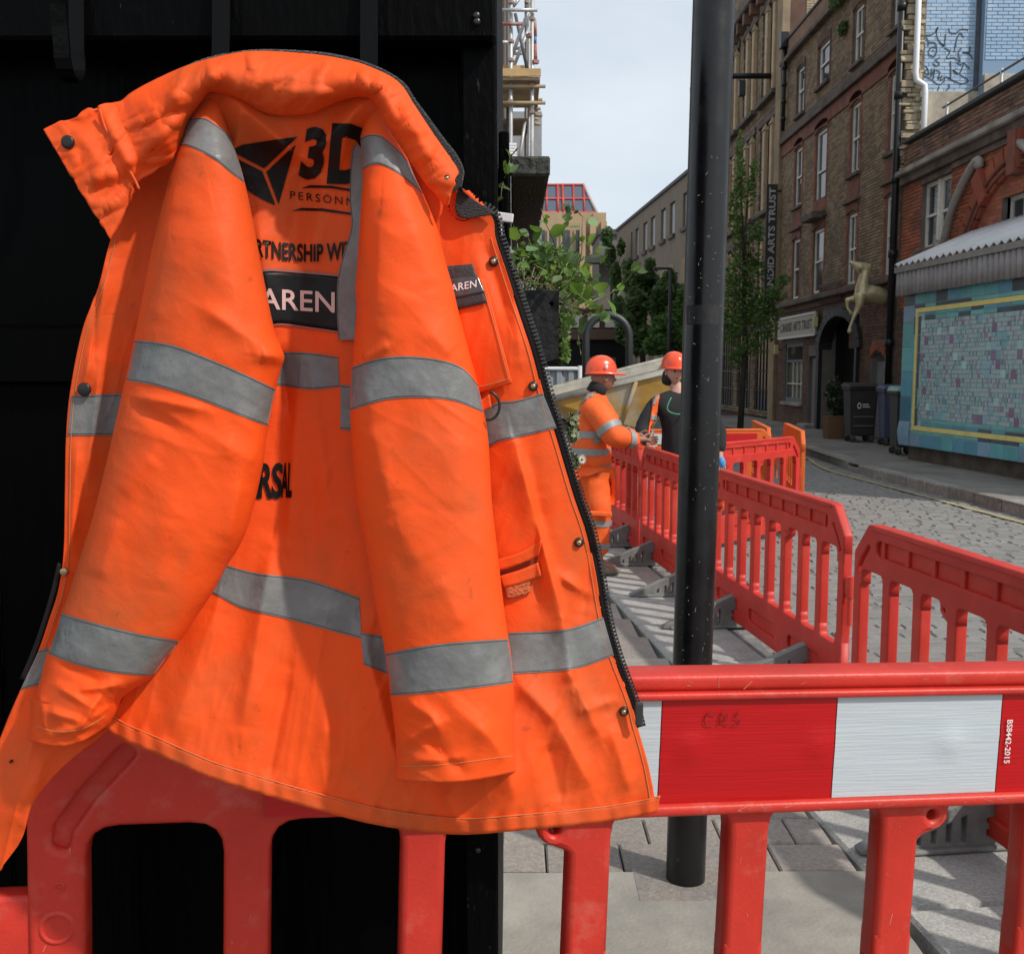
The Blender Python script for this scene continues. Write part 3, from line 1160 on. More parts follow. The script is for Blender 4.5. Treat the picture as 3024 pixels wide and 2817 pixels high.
# =================================================================== HI-VIS JACKET
def cloth_mat(name, col, dirt, weave=900.0, dirtamt=.78, lo=.45, hi=.72):
    m = bpy.data.materials.new(name)
    m.use_nodes = True
    n, l = m.node_tree.nodes, m.node_tree.links
    p = n['Principled BSDF']
    p.inputs['Roughness'].default_value = .62
    p.inputs['Specular IOR Level'].default_value = .25
    tc = n.new('ShaderNodeTexCoord')
    nz = n.new('ShaderNodeTexNoise'); nz.inputs['Scale'].default_value = 5.5; nz.inputs['Detail'].default_value = 7; nz.inputs['Roughness'].default_value = .62; nz.inputs['Distortion'].default_value = .4
    l.new(tc.outputs['Object'], nz.inputs['Vector'])
    mr = n.new('ShaderNodeMapRange'); mr.inputs['From Min'].default_value = lo; mr.inputs['From Max'].default_value = hi; mr.inputs['To Max'].default_value = dirtamt
    l.new(nz.outputs['Fac'], mr.inputs['Value'])
    mx = n.new('ShaderNodeMix'); mx.data_type = 'RGBA'
    mx.inputs['A'].default_value = (*col, 1); mx.inputs['B'].default_value = (*dirt, 1)
    l.new(mr.outputs['Result'], mx.inputs['Factor'])
    # small marks
    n2 = n.new('ShaderNodeTexNoise'); n2.inputs['Scale'].default_value = 38; n2.inputs['Detail'].default_value = 4
    l.new(tc.outputs['Object'], n2.inputs['Vector'])
    m2 = n.new('ShaderNodeMapRange'); m2.inputs['From Min'].default_value = .69; m2.inputs['From Max'].default_value = .78; m2.inputs['To Max'].default_value = .5
    l.new(n2.outputs['Fac'], m2.inputs['Value'])
    mx2 = n.new('ShaderNodeMix'); mx2.data_type = 'RGBA'
    mx2.inputs['B'].default_value = (dirt[0] * .35, dirt[1] * .45, dirt[2] * .6, 1)
    l.new(mx.outputs['Result'], mx2.inputs['A']); l.new(m2.outputs['Result'], mx2.inputs['Factor'])
    l.new(mx2.outputs['Result'], p.inputs['Base Color'])
    wv = n.new('ShaderNodeTexNoise'); wv.inputs['Scale'].default_value = weave; wv.inputs['Detail'].default_value = 1
    wr = n.new('ShaderNodeTexNoise'); wr.inputs['Scale'].default_value = 46; wr.inputs['Detail'].default_value = 6; wr.inputs['Roughness'].default_value = .62; wr.inputs['Distortion'].default_value = .9;
    l.new(tc.outputs['Object'], wv.inputs['Vector']); l.new(tc.outputs['Object'], wr.inputs['Vector'])
    ad = n.new('ShaderNodeMath'); ad.operation = 'MULTIPLY_ADD'; ad.inputs[1].default_value = .09
    l.new(wv.outputs['Fac'], ad.inputs[0]); l.new(wr.outputs['Fac'], ad.inputs[2])
    b = n.new('ShaderNodeBump'); b.inputs['Strength'].default_value = .2; b.inputs['Distance'].default_value = .005
    l.new(ad.outputs[0], b.inputs['Height']); l.new(b.outputs['Normal'], p.inputs['Normal'])
    return m


M_or = cloth_mat('hi_vis_orange_cloth', (0.86, 0.084, 0.008), (0.48, 0.095, 0.024))
M_or_in = cloth_mat('hi_vis_orange_cloth_hem', (0.80, 0.088, 0.011), (0.38, 0.088, 0.028), dirtamt=.75, lo=.42, hi=.68)
M_tape = mat('grey_reflective_tape', (0.16, 0.16, 0.156), 0.42, spec=.45, var=.12, vscale=14, col2=(0.26, 0.26, 0.255), c2scale=26, c2amt=.6, c2lo=.5, c2hi=.72, bump=.22, bscale=55, rvar=.12)
M_fleece = mat('charcoal_fleece', (0.012, 0.0115, 0.012), .95, bump=.9, bscale=500, sheen=.3)
M_zip = mat('black_zip_tape', (0.012, 0.009, 0.009), .8, spec=.2)
M_teeth = mat('zip_teeth_plastic', (0.035, 0.033, 0.033), .32, spec=.6)
M_print = mat('black_vinyl_print', (0.005, 0.0045, 0.0045), .42, spec=.25, bump=.1, bscale=50)
M_printw = mat('pale_vinyl_print', (0.62, 0.42, 0.38), .5)
M_badge = mat('charcoal_badge', (0.035, 0.035, 0.038), .6, bump=.2, bscale=300)
M_clear = mat('clear_badge_window', (0.055, 0.055, 0.058), .18, spec=.6, bump=.25, bscale=30)
M_snapd = mat('dark_snap_metal', (0.035, 0.033, 0.03), .32, metal=.6)
M_snapb = mat('brass_snap_metal', (0.45, 0.34, 0.2), .3, metal=.9)
M_stitch = mat('stitch_thread', (0.55, 0.20, 0.07), .8)
M_velcro = mat('pale_orange_velcro', (0.72, 0.17, 0.06), .95, bump=1.0, bscale=300)

jk = empty('hi_vis_jacket', fY(560, 1400, 1.17), 'large open orange hi-vis work jacket hanging against the black stall', 'jacket')


def sm(x, a, b):
    t = np.clip((x - a) / (b - a), 0, 1)
    return t * t * (3 - 2 * t)


def seg_dist(u, v, x0, y0, x1, y1):
    dx, dy = x1 - x0, y1 - y0
    L2 = dx * dx + dy * dy
    t = np.clip(((u - x0) * dx + (v - y0) * dy) / L2, 0, 1)
    px_, py_ = x0 + t * dx, y0 + t * dy
    side = ((u - x0) * dy - (v - y0) * dx) / math.sqrt(L2)
    return np.hypot(u - px_, v - py_), t, side


def folds(u, v, lst):
    """sum of fold ridges: (x0,y0,x1,y1,width_left,width_right,amp in mm); + towards the viewer"""
    s = np.zeros_like(u, dtype=float)
    for (x0, y0, x1, y1, wl, wr, a) in lst:
        d, t, side = seg_dist(u, v, x0, y0, x1, y1)
        wdt = np.where(side > 0, wr, wl)
        s += a * .001 * np.exp(-(d / wdt) ** 1.5) * np.clip(.35 + 1.3 * np.sin(np.pi * np.clip(t, .03, .97)), 0, 1)
    return s


def fnoise(u, v, sc, seed=0.0, stretch=1.0, octv=3):
    out = np.empty(np.shape(u))
    fu, fv = np.ravel(u), np.ravel(v)
    r = np.empty(fu.size)
    for i in range(fu.size):
        a = 0; am = 1; q = sc
        for _ in range(octv):
            a += am * n3(fu[i] * q, fv[i] * q * stretch, seed); am *= .5; q *= 2.1
        r[i] = a
    return r.reshape(np.shape(u))


def rnoise(u, v, sc, seed=0.0, ang=0.0, st=1.0):
    """crease-like noise: sharp ridges, soft valleys"""
    ca, sa = math.cos(ang), math.sin(ang)
    fu, fv = np.ravel(u), np.ravel(v)
    r = np.empty(fu.size)
    for i in range(fu.size):
        x, y = (fu[i] * ca + fv[i] * sa) * sc, (-fu[i] * sa + fv[i] * ca) * sc * st
        wx = .5 * n3(x * .7, y * .7, seed + 9)
        r[i] = (1 - min(1, abs(n3(x + wx, y, seed)) * 2.6)) ** 3 + .5 * (1 - min(1, abs(n3(x * 2.1 + wx, y * 2.1, seed + 4)) * 2.6)) ** 3
    return r.reshape(np.shape(u))


CREASE = .0019


class Surf:
    """depth of a piece of cloth over the picture-plane measurements (u, v), with its folds"""
    def __init__(self, base, fl=(), noise=(.0025, .009, 1.0), seed=0):
        self.base, self.fl, self.noise, self.seed = base, fl, noise, seed

    def depth(self, u, v):
        u = np.asarray(u, float); v = np.asarray(v, float)
        y = self.base(u, v) - folds(u, v, self.fl)
        a, sc, st = self.noise
        y = y - a * fnoise(u, v, sc, self.seed, st)
        return y - CREASE * rnoise(u, v, .013, self.seed, .25, .22) * (.45 + .8 * sm(v, 1150, 1550))

    def pts(self, u, v, off=0.0):
        return fY_np(u, v, self.depth(u, v) - off)


from mathutils.bvhtree import BVHTree


def cast_grid(bv, G, off):
    P = np.zeros(G.shape[:2] + (3,)); miss = np.zeros(G.shape[:2], bool)
    o_ = Vector((0, 0, CAM_H))
    for j in range(G.shape[0]):
        for i in range(G.shape[1]):
            d_ = ray(G[j, i, 0] * K, G[j, i, 1] * K).normalized()
            h = bv.ray_cast(o_, d_)
            if h[0] is None: miss[j, i] = True
            else: P[j, i] = h[0] - d_ * off
    return P, miss


def grid_obj(name, P, m, parent, solid=0.0, closed=False, skip=None):
    ny, nx = P.shape[:2]
    v = P.reshape(-1, 3)
    f = []
    for j in range(ny - 1):
        for i in range(nx - 1 + (1 if closed else 0)):
            a, b = j * nx + i, j * nx + (i + 1) % nx
            if skip is not None and (skip[j, i] or skip[j + 1, i] or skip[j, i + 1] or skip[j + 1, i + 1]): continue
            f.append((a, a + nx, b + nx, b))
    o = pyd(name, v, f, m, parent, True)
    if solid:
        mo = o.modifiers.new('thickness', 'SOLIDIFY')
        mo.thickness = solid; mo.offset = -1
    return o


def ruled(A, B, nx, ny):
    """grid of (u,v) between two polylines A (left / top) and B (right / bottom)"""
    a, b = catmull(A, ny), catmull(B, ny)
    t = np.linspace(0, 1, nx)[None, :, None]
    return a[:, None, :] * (1 - t) + b[:, None, :] * t


def band(name, surf, top, bot, m, parent, off=.0022, nx=48, ny=7, solid=.0012):
    if m is M_tape:
        off, nx, ny, solid = (off if off > .004 else .0011), 110, 26, 0
    a, b = catmull(top, nx), catmull(bot, nx)
    t = np.linspace(0, 1, ny)[:, None, None]
    G = a[None] * (1 - t) + b[None] * t
    bv = getattr(surf, 'bvh', None)
    if bv is not None:                      # lie exactly on the finished sleeve
        P, miss = cast_grid(bv, G, .0009 if m is M_tape else off)
        for j in range(P.shape[0]):
            h_ = np.where(~miss[j])[0]
            P[j, :h_[0]] = P[j, h_[0]]; P[j, h_[-1]:] = P[j, h_[-1]]
            for i in range(h_[0], h_[-1]):
                if miss[j, i]: P[j, i] = P[j, i - 1]
        o = grid_obj(name, P, m, parent)
        if m is M_tape: tape_edges(o, P)
        return o
    P = surf.pts(G[..., 0], G[..., 1], off)
    o = grid_obj(name, P, m, parent)
    if m is M_tape: tape_edges(o, P)
    if solid:
        mo = o.modifiers.new('thickness', 'SOLIDIFY'); mo.thickness = solid; mo.offset = 0
    return o


TAPE_EDGE = mat('tape_edge_thread', (0.07, 0.065, 0.06), .8)


def tape_edges(o_, P):
    for row in (P[1], P[-2]):
        keep = [row[0]]
        for p in row[1:]:
            if np.linalg.norm(p - keep[-1]) > .0008: keep.append(p)
        if len(keep) > 3:
            tube('tape_seam', [tuple(p + np.array([0, -.0002, 0])) for p in keep], .00042, TAPE_EDGE, o_, 4)


def stitch(surf, pts, parent, off=.0028, n=40, rad=.0005):
    q = catmull(pts, n)
    bv = getattr(surf, 'bvh', None)
    if bv is not None:
        P, miss = cast_grid(bv, q[None], .0003)
        return tube('stitch_line', P[0][~miss[0]], rad, M_stitch, parent, 4)
    return tube('stitch_line', surf.pts(q[:, 0], q[:, 1], off), rad, M_stitch, parent, 4)


# ---- body: back panel and right front panel in one sheet
HEM = [(204, 1410), (232, 1432), (300, 1462), (400, 1506), (480, 1532), (560, 1556), (640, 1578), (720, 1598), (800, 1611), (900, 1619), (1000, 1612), (1100, 1603), (1180, 1594), (1240, 1584), (1276, 1576)]


def body_base(u, v):
    y = 1.185 + 0 * u
    y = y + .020 * np.exp(-((u - 590) / 120) ** 2) * sm(v, 250, 420) * (1 - sm(v, 1000, 1400))     # hollow between the sleeves
    y = y - .028 * sm(u, 820, 1000) * sm(v, 420, 700)                                             # right front swings forward
    y = y + .022 * sm(u, 1040, 1230)
    y = y - .020 * sm(v, 1200, 1560)                                                               # hem rests out over the barrier
    y = y - .012 * np.sin((u - 240) / 95.0) * sm(v, 1150, 1560) * (1 - .5 * sm(u, 900, 1200))
    y = y - .02 * sm(v, 330, 180)
    hv = np.interp(u, [a for a, b in HEM], [b for a, b in HEM])
    y = y - .0022 * np.sin(u / 7.3 + 2 * np.sin(u / 41)) * np.exp(-((v - hv + 10) / 26) ** 2)
    return y


body_folds = [
    (432, 178, 585, 308, 30, 16, 16), (722, 186, 600, 306, 16, 34, 16), (470, 200, 450, 330, 14, 22, 9), (690, 200, 655, 330, 20, 14, 8),
    (592, 300, 570, 470, 26, 26, -9), (640, 330, 600, 520, 20, 30, 7), (500, 420, 530, 660, 18, 30, 6),
    (578, 760, 560, 1060, 14, 30, 9), (600, 700, 640, 1000, 30, 18, 6), (545, 690, 560, 800, 9, 14, -8),
    (530, 1060, 470, 1420, 22, 40, 12), (600, 1130, 640, 1480, 40, 26, 9), (700, 1220, 790, 1560, 30, 18, 12), (420, 1180, 330, 1440, 30, 40, 9),
    (560, 1300, 520, 1530, 26, 18, -8),
    (1000, 860, 1092, 1200, 26, 9, 13), (1092, 1200, 1112, 1330, 22, 8, 10), (1112, 1320, 1165, 1430, 22, 14, 10),
    (1040, 960, 1045, 1180, 18, 22, -8), (1150, 1050, 1130, 1190, 14, 20, -8), (1090, 1120, 1135, 1150, 8, 10, 7),
    (985, 470, 1010, 700, 16, 20, 5), (940, 470, 985, 620, 14, 20, -6),
    (1010, 1330, 1080, 1400, 16, 26, 9), (1080, 1400, 1150, 1530, 24, 14, 11), (1180, 1400, 1225, 1540, 22, 18, 8), (1060, 1440, 1090, 1560, 18, 22, -9),
    (960, 1380, 1000, 1560, 26, 20, 7), (1130, 1380, 1190, 1360, 10, 10, 6), (860, 1530, 900, 1610, 16, 14, 6), (1190, 1560, 1200, 1600, 9, 9, 4),
]
body = Surf(body_base, body_folds, (.0022, .010, .6), 3.1)
topc = [(385, 160), (430, 160), (505, 195), (555, 212), (611, 200), (660, 178), (722, 172), (790, 270), (862, 372), (872, 399)]
leftc = [(385, 160), (372, 260), (352, 480), (335, 760), (330, 1000), (305, 1200), (245, 1340), (204, 1410)]
rightc = [(872, 399), (882, 421), (903, 428), (926, 413), (944, 410), (958, 428), (962, 462), (981, 522), (1009, 607), (1035, 686), (1055, 763), (1082, 850), (1116, 964), (1139, 1031),
          (1156, 1109), (1171, 1198), (1192, 1273), (1224, 1358), (1238, 1411), (1259, 1486), (1276, 1576)]
hemc = [(204, 1410), (232, 1432), (300, 1462), (400, 1506), (480, 1532), (560, 1556), (640, 1578), (720, 1598), (800, 1611), (900, 1619), (1000, 1612), (1100, 1603), (1180, 1594), (1240, 1584), (1276, 1576)]
NX, NY = 270, 300
T_, H_ = catmull(topc, NX), catmull(hemc, NX)
L_, R_ = catmull(leftc, NY), catmull(rightc, NY)
s_ = np.linspace(0, 1, NY)[:, None, None]; t_ = np.linspace(0, 1, NX)[None, :, None]
G = (1 - s_) * T_[None] + s_ * H_[None] + (1 - t_) * L_[:, None] + t_ * R_[:, None] \
    - ((1 - s_) * (1 - t_) * T_[0] + (1 - s_) * t_ * T_[-1] + s_ * (1 - t_) * H_[0] + s_ * t_ * H_[-1])
back = grid_obj('back_and_front_panel', body.pts(G[..., 0], G[..., 1]), M_or, jk, .0035)
tag(back, 'orange back and right front panel with printed lettering')

# hem fold
off_hem = [(x + 6, y - 32) for x, y in hemc]
band('hem_fold', body, off_hem, hemc, M_or_in, jk, .0016, 160, 5, .002)
stitch(body, [(x, y + 2) for x, y in off_hem], jk, .0030, 120)
# edge placket along the zip
R2 = [(x - 34, y + 2) for x, y in rightc[6:]]

# ---- left front panel
def left_base(u, v):
    return 1.195 - .02 * sm(v, 1250, 1600) - .01 * np.sin((u + v * .15) / 34.0)


left = Surf(left_base, [(210, 520, 160, 760, 9, 16, 8), (190, 560, 180, 700, 8, 8, -6), (150, 870, 140, 1060, 10, 12, 6), (120, 1420, 30, 1580, 26, 20, 9), (80, 1500, 40, 1620, 20, 14, 7), (195, 700, 170, 930, 10, 14, 6)], (.002, .012, .6), 7.7)
LL = [(275, 290), (262, 345), (215, 465), (190, 560), (160, 640), (136, 760), (128, 850), (126, 950), (123, 1080), (112, 1150), (96, 1200), (75, 1262), (52, 1312), (30, 1360), (12, 1402), (-4, 1445), (-24, 1510), (-42, 1580), (-56, 1650), (-72, 1730)]
LR = [(365, 290), (335, 345), (310, 465), (300, 560), (295, 640), (280, 760), (265, 850), (250, 950), (225, 1080), (205, 1150), (190, 1200), (180, 1262), (190, 1312), (205, 1360), (216, 1395), (212, 1412), (118, 1492), (64, 1560), (42, 1628), (-2, 1690)]
Gl = ruled(LL, LR, 70, 240)
lp = grid_obj('left_front_panel', left.pts(Gl[..., 0], Gl[..., 1]), M_or, jk, .0035)
band('reflective_tape', left, [(139, 768), (185, 766), (250, 764)], [(132, 845), (180, 845), (240, 845)], M_tape, jk, nx=20)
band('reflective_tape', left, [(76, 1262), (100, 1258), (150, 1256)], [(40, 1338), (72, 1330), (130, 1325)], M_tape, jk, nx=20)
zl = [(121, 1095), (108, 1150), (92, 1205), (70, 1268), (48, 1320)]
band('lining_edge', left, [(x - 9, y - 3) for x, y in zl], zl, M_zip, jk, -.004, 30, 4)
stitch(left, [(x + 10, y) for x, y in LL[2:13]], jk, .0012, 60)


# ---- sleeves
class Sleeve(Surf):
    def __init__(self, pairs, yc, bulge, fl, seed, noise=(.0024, .0085, .7)):
        self.pairs = pairs
        self.lv = np.array([p[1] for p in pairs], float); self.lu = np.array([p[0] for p in pairs], float)
        self.rv = np.array([p[3] for p in pairs], float); self.ru = np.array([p[2] for p in pairs], float)
        self.yc, self.bulge = yc, bulge
        super().__init__(self.front, fl, noise, seed)

    def edges(self, v):
        return np.interp(v, self.lv, self.lu), np.interp(v, self.rv, self.ru)

    def prof(self, u, v):
        a, b = self.edges(v)
        mid, half = (a + b) / 2, np.maximum((b - a) / 2, 4)
        return np.sqrt(np.clip(1 - ((u - mid) / half) ** 2, 0, 1)), half

    def front(self, u, v):
        p, half = self.prof(u, v)
        return np.interp(v, self.yc[0], self.yc[1]) - self.bulge * p ** .85 * np.minimum(1, half / 60)

    def depth(self, u, v):
        u = np.asarray(u, float); v = np.asarray(v, float)
        p, half = self.prof(u, v)
        y = self.base(u, v)
        k = np.minimum(1, p * 2.2)
        a, sc, st = self.noise
        return y - folds(u, v, self.fl) * k - a * fnoise(u, v, sc, self.seed, st) * k - CREASE * self.cr(u, v) * k

    def cr(self, u, v):
        return rnoise(u, v, .0125, self.seed, -1.0, .22) * (.22 + .45 * np.exp(-((v - 850) / 110) ** 2) + 1.4 * sm(v, 1290, 1420))

    def build(self, name, sag=0):
        ny, nx = 300, 96
        A = catmull([(p[0], p[1]) for p in self.pairs], ny); B = catmull([(p[2], p[3]) for p in self.pairs], ny)
        th = np.linspace(0, np.pi, nx)
        t = (1 - np.cos(th)) / 2
        G = A[:, None] * (1 - t)[None, :, None] + B[:, None] * t[None, :, None]
        bowl = np.sin(np.pi * t)[None, :] * np.linspace(0, 1, ny)[:, None] ** 6 * sag
        G[..., 1] += bowl
        # measured width of each row of the mesh: the edge of the mesh is the edge of the sleeve
        u, v = G[..., 0], G[..., 1]
        pr = np.sin(th)[None, :] * np.ones((ny, 1))
        half = np.linalg.norm(B - A, axis=1)[:, None] / 2
        yc = np.interp(v, self.yc[0], self.yc[1])
        k = np.minimum(1, pr * 2.2)
        a, sc, st = self.noise
        w_ = folds(u, v, self.fl) * k + a * fnoise(u, v, sc, self.seed, st) * k + CREASE * self.cr(u, v) * k
        yf = yc - self.bulge * pr ** .85 * np.minimum(1, half / 60) - w_
        yb = yc + .018 * pr * np.minimum(1, half / 60)
        F = fY_np(u, v, yf); Bk = fY_np(u[:, ::-1], v[:, ::-1], yb[:, ::-1])
        P = np.concatenate([F, Bk[:, 1:-1]], 1)
        # turn the cuff in
        last = P[-1]; c = last.mean(0)
        inn = (last - c) * .9 + c
        P = np.concatenate([P, ((last - c) * .96 + c)[None], (inn + np.array([0, 0, .02]))[None], (inn + np.array([0, 0, .05]))[None]], 0)
        o = grid_obj(name, P, M_or, jk, 0, closed=True)
        self.bvh = BVHTree.FromPolygons([v_.co.copy() for v_ in o.data.vertices], [tuple(p.vertices) for p in o.data.polygons])
        return o


ls_pairs = [(404, 166, 424, 166), (384, 200, 434, 200), (364, 230, 443, 250), (346, 285, 463, 310), (328, 350, 479, 370), (302, 450, 496, 455), (282, 550, 514, 550), (262, 650, 534, 645),
            (252, 700, 552, 692), (245, 730, 546, 715), (237, 765, 536, 755), (222, 830, 521, 828), (206, 900, 510, 905), (181, 1000, 488, 1000), (165, 1052, 470, 1050), (150, 1100, 441, 1098),
            (134, 1150, 414, 1148), (118, 1192, 386, 1190), (103, 1240, 351, 1243), (90, 1272, 326, 1275), (80, 1312, 296, 1313), (70, 1345, 258, 1338), (64, 1372, 236, 1356), (58, 1405, 228, 1378), (54, 1436, 212, 1406)]
ls_folds = [(270, 770, 400, 795, 14, 8, 6), (260, 790, 350, 840, 12, 20, -5), (300, 880, 230, 960, 18, 26, 6), (430, 860, 500, 900, 20, 30, 5), (470, 930, 440, 1060, 20, 16, 6), (400, 600, 520, 680, 26, 16, 7), (505, 690, 552, 690, 14, 20, 8),
            (330, 420, 300, 640, 26, 50, 6), (420, 420, 470, 640, 50, 26, 5), (350, 300, 330, 420, 20, 30, 5), (230, 1000, 190, 1130, 30, 22, 6), (330, 1000, 300, 1150, 40, 40, 4),
            (110, 1330, 190, 1380, 14, 9, 9), (90, 1380, 160, 1400, 12, 9, 8), (150, 1340, 230, 1330, 9, 12, 7), (200, 1345, 150, 1420, 12, 9, 8), (75, 1345, 90, 1420, 9, 9, 6), (170, 1400, 215, 1370, 8, 10, 6), (100, 1425, 190, 1405, 6, 8, 5), (120, 1290, 200, 1330, 10, 14, -5), (430, 1120, 400, 1190, 12, 16, 5)]
LS = Sleeve(ls_pairs, ([160, 300, 700, 1000, 1450], [1.185, 1.176, 1.165, 1.16, 1.165]), .062, ls_folds, 12.3)
lsl = LS.build('left_sleeve', 26)
band('reflective_tape', LS, [(358, 233), (395, 229), (422, 244), (450, 266)], [(334, 290), (357, 283), (389, 294), (422, 313), (450, 337), (484, 362)], M_tape, lsl, .0022, 40)
band('reflective_tape', LS, [(252, 659), (330, 669), (400, 694), (470, 724), (545, 760)], [(231, 737), (300, 748), (400, 780), (470, 808), (530, 831)], M_tape, lsl, .0022, 50)
band('reflective_tape', LS, [(110, 1188), (200, 1213), (280, 1232), (360, 1245)], [(84, 1265), (150, 1290), (220, 1305), (310, 1314)], M_tape, lsl, .0022, 50)
stitch(LS, [(66, 1408), (110, 1420), (160, 1414), (205, 1390)], lsl, .0022)

rs_pairs = [(716, 176, 730, 176), (710, 205, 744, 205), (704, 235, 759, 240), (699, 265, 775, 275), (702, 300, 790, 305), (704, 340, 806, 345), (702, 383, 824, 383), (698, 444, 849, 444), (694, 505, 864, 505), (690, 560, 880, 560), (692, 600, 889, 600),
            (687, 669, 907, 669), (682, 720, 921, 720), (680, 760, 931, 760), (680, 805, 941, 805), (682, 854, 948, 854), (687, 920, 952, 920), (695, 985, 956, 985), (706, 1045, 963, 1045), (720, 1124, 972, 1124), (734, 1200, 982, 1205), (746, 1255, 991, 1262), (753, 1305, 996, 1310), (758, 1350, 998, 1345), (765, 1405, 999, 1405), (769, 1460, 1001, 1455), (767, 1514, 1004, 1497)]
rs_folds = [(790, 560, 740, 660, 40, 30, 5), (830, 640, 880, 690, 20, 30, 5), (720, 820, 760, 980, 26, 40, 6), (900, 840, 880, 1000, 40, 26, 5), (760, 1000, 820, 1100, 30, 40, 4), (740, 420, 730, 620, 20, 40, 6), (800, 430, 850, 560, 30, 24, 5),
            (712, 330, 700, 500, 9, 16, 7), (700, 700, 760, 670, 9, 16, 4), (850, 1120, 900, 1220, 30, 30, 4), (790, 1360, 850, 1400, 22, 14, 8), (780, 1440, 860, 1400, 14, 10, 7), (870, 1360, 960, 1440, 30, 18, 6), (790, 1480, 900, 1470, 8, 10, 5), (930, 1400, 985, 1480, 20, 14, 6), (830, 1440, 900, 1500, 12, 14, -5)]
RSl = Sleeve(rs_pairs, ([160, 300, 700, 1000, 1520], [1.186, 1.176, 1.160, 1.150, 1.140]), .060, rs_folds, 21.7)
rsl = RSl.build('right_sleeve', 12)
band('reflective_tape', RSl, [(692, 274), (712, 263), (736, 263), (757, 277), (790, 310)], [(697, 337), (718, 322), (736, 319), (764, 331), (794, 353), (824, 380)], M_tape, rsl, .0022, 40)
band('reflective_tape', RSl, [(675, 715), (740, 695), (800, 692), (860, 700), (900, 716), (932, 752)], [(673, 800), (740, 778), (800, 772), (880, 778), (948, 805)], M_tape, rsl, .0022, 50)
band('reflective_tape', RSl, [(742, 1269), (850, 1250), (996, 1239)], [(752, 1351), (860, 1342), (1004, 1325)], M_tape, rsl, .0022, 50)
stitch(RSl, [(770, 1488), (860, 1484), (1000, 1466)], rsl, .0022)

# ---- tapes on the body
band('reflective_tape', body, [(480, 678), (548, 683), (600, 685), (656, 693)], [(480, 740), (537, 747), (600, 756), (659, 751)], M_tape, jk, .0024, 40)
band('reflective_tape', body, [(661, 747), (690, 749), (800, 770), (938, 790), (971, 780), (999, 778), (1054, 763)], [(661, 834), (690, 837), (800, 850), (945, 866), (969, 857), (1009, 848), (1081, 831)], M_tape, jk, .0024, 70)
band('reflective_tape', body, [(400, 1080), (450, 1100), (500, 1112), (600, 1126), (697, 1160)], [(380, 1136), (422, 1156), (470, 1180), (560, 1202), (702, 1240)], M_tape, jk, .0024, 60)
band('reflective_tape', body, [(700, 1228), (790, 1240), (900, 1236), (986, 1228), (1099, 1221), (1171, 1198)], [(706, 1290), (790, 1318), (900, 1316), (995, 1308), (1115, 1298), (1192, 1272)], M_tape, jk, .0024, 70)
# brace tape running down beside the right sleeve
band('reflective_tape', body, [(690, 278), (683, 300), (679, 383), (682, 441), (668, 490), (656, 540), (654, 600), (657, 660)], [(716, 300), (712, 322), (712, 371), (716, 429), (706, 505), (698, 540), (694, 600), (690, 660)], M_tape, jk, .006, 60)

# ---- collar
col_sec = [((87, 255), (216, 466)), ((112, 243), (228, 440)), ((150, 227), (246, 400)), ((192, 208), (264, 356)), ((200, 206), (272, 352)), ((235, 203), (312, 326)), ((258, 186), (336, 298)), ((290, 168), (350, 262)), ((330, 149), (362, 228)), ((370, 133), (384, 196)), ((410, 121), (404, 174)), ((450, 112), (436, 178)), ((485, 107), (470, 193)), ((530, 107), (508, 212)),
           ((575, 110), (552, 219)), ((620, 114), (606, 214)), ((660, 121), (642, 197)), ((700, 131), (680, 185)), ((735, 145), (716, 184)), ((760, 158), (738, 206)), ((778, 174), (754, 236)), ((796, 203), (775, 270)), ((820, 240), (796, 304)), ((846, 278), (826, 348)), ((868, 308), (852, 378)), ((887, 336), (871, 399))]
ns = 260
O_ = catmull([a for a, b in col_sec], ns); I_ = catmull([b for a, b in col_sec], ns)
nt = 46
tt = np.linspace(0, 1, nt)
Gc = O_[:, None] * (1 - tt)[None, :, None] + I_[:, None] * tt[None, :, None]
arc = np.linspace(0, 1, ns)
bul = np.interp(arc, [0, .16, .2, .3, .45, .6, .75, .88, 1], [.006, .012, .022, .034, .040, .036, .028, .020, .010])
ycc = np.interp(arc, [0, .16, .3, .5, .7, 1], [1.150, 1.160, 1.165, 1.170, 1.160, 1.135])
prof = np.sin(np.pi * np.clip(tt * .94 + .02, 0, 1)) ** .8
Yc = ycc[:, None] - bul[:, None] * prof[None]
col_folds = [(196, 212, 266, 352, 5, 12, 7), (410, 130, 414, 165, 6, 7, 9), (398, 168, 420, 140, 10, 6, 7), (486, 112, 492, 140, 6, 6, 8), (700, 140, 712, 178, 6, 10, 9), (716, 178, 740, 160, 6, 9, 7), (345, 175, 330, 250, 14, 20, 9), (300, 215, 330, 300, 22, 14, 8), (240, 320, 320, 262, 14, 20, 7), (150, 260, 215, 345, 30, 18, 6), (180, 350, 230, 335, 10, 12, 7),
             (160, 395, 225, 400, 12, 16, 5), (560, 180, 640, 178, 14, 8, 5), (540, 150, 620, 150, 20, 20, -4), (780, 200, 830, 300, 12, 20, 6), (740, 180, 775, 240, 10, 8, 7), (450, 150, 470, 180, 12, 12, 4), (280, 250, 350, 210, 12, 16, -7)]
Yc = Yc - folds(Gc[..., 0], Gc[..., 1], col_folds) - .0016 * fnoise(Gc[..., 0], Gc[..., 1], .02, 5.5) - .0042 * rnoise(Gc[..., 0], Gc[..., 1], .017, 2.2, .9, .5)
Pc = fY_np(Gc[..., 0], Gc[..., 1], Yc)
collar = grid_obj('collar', Pc, M_or, jk, .004)
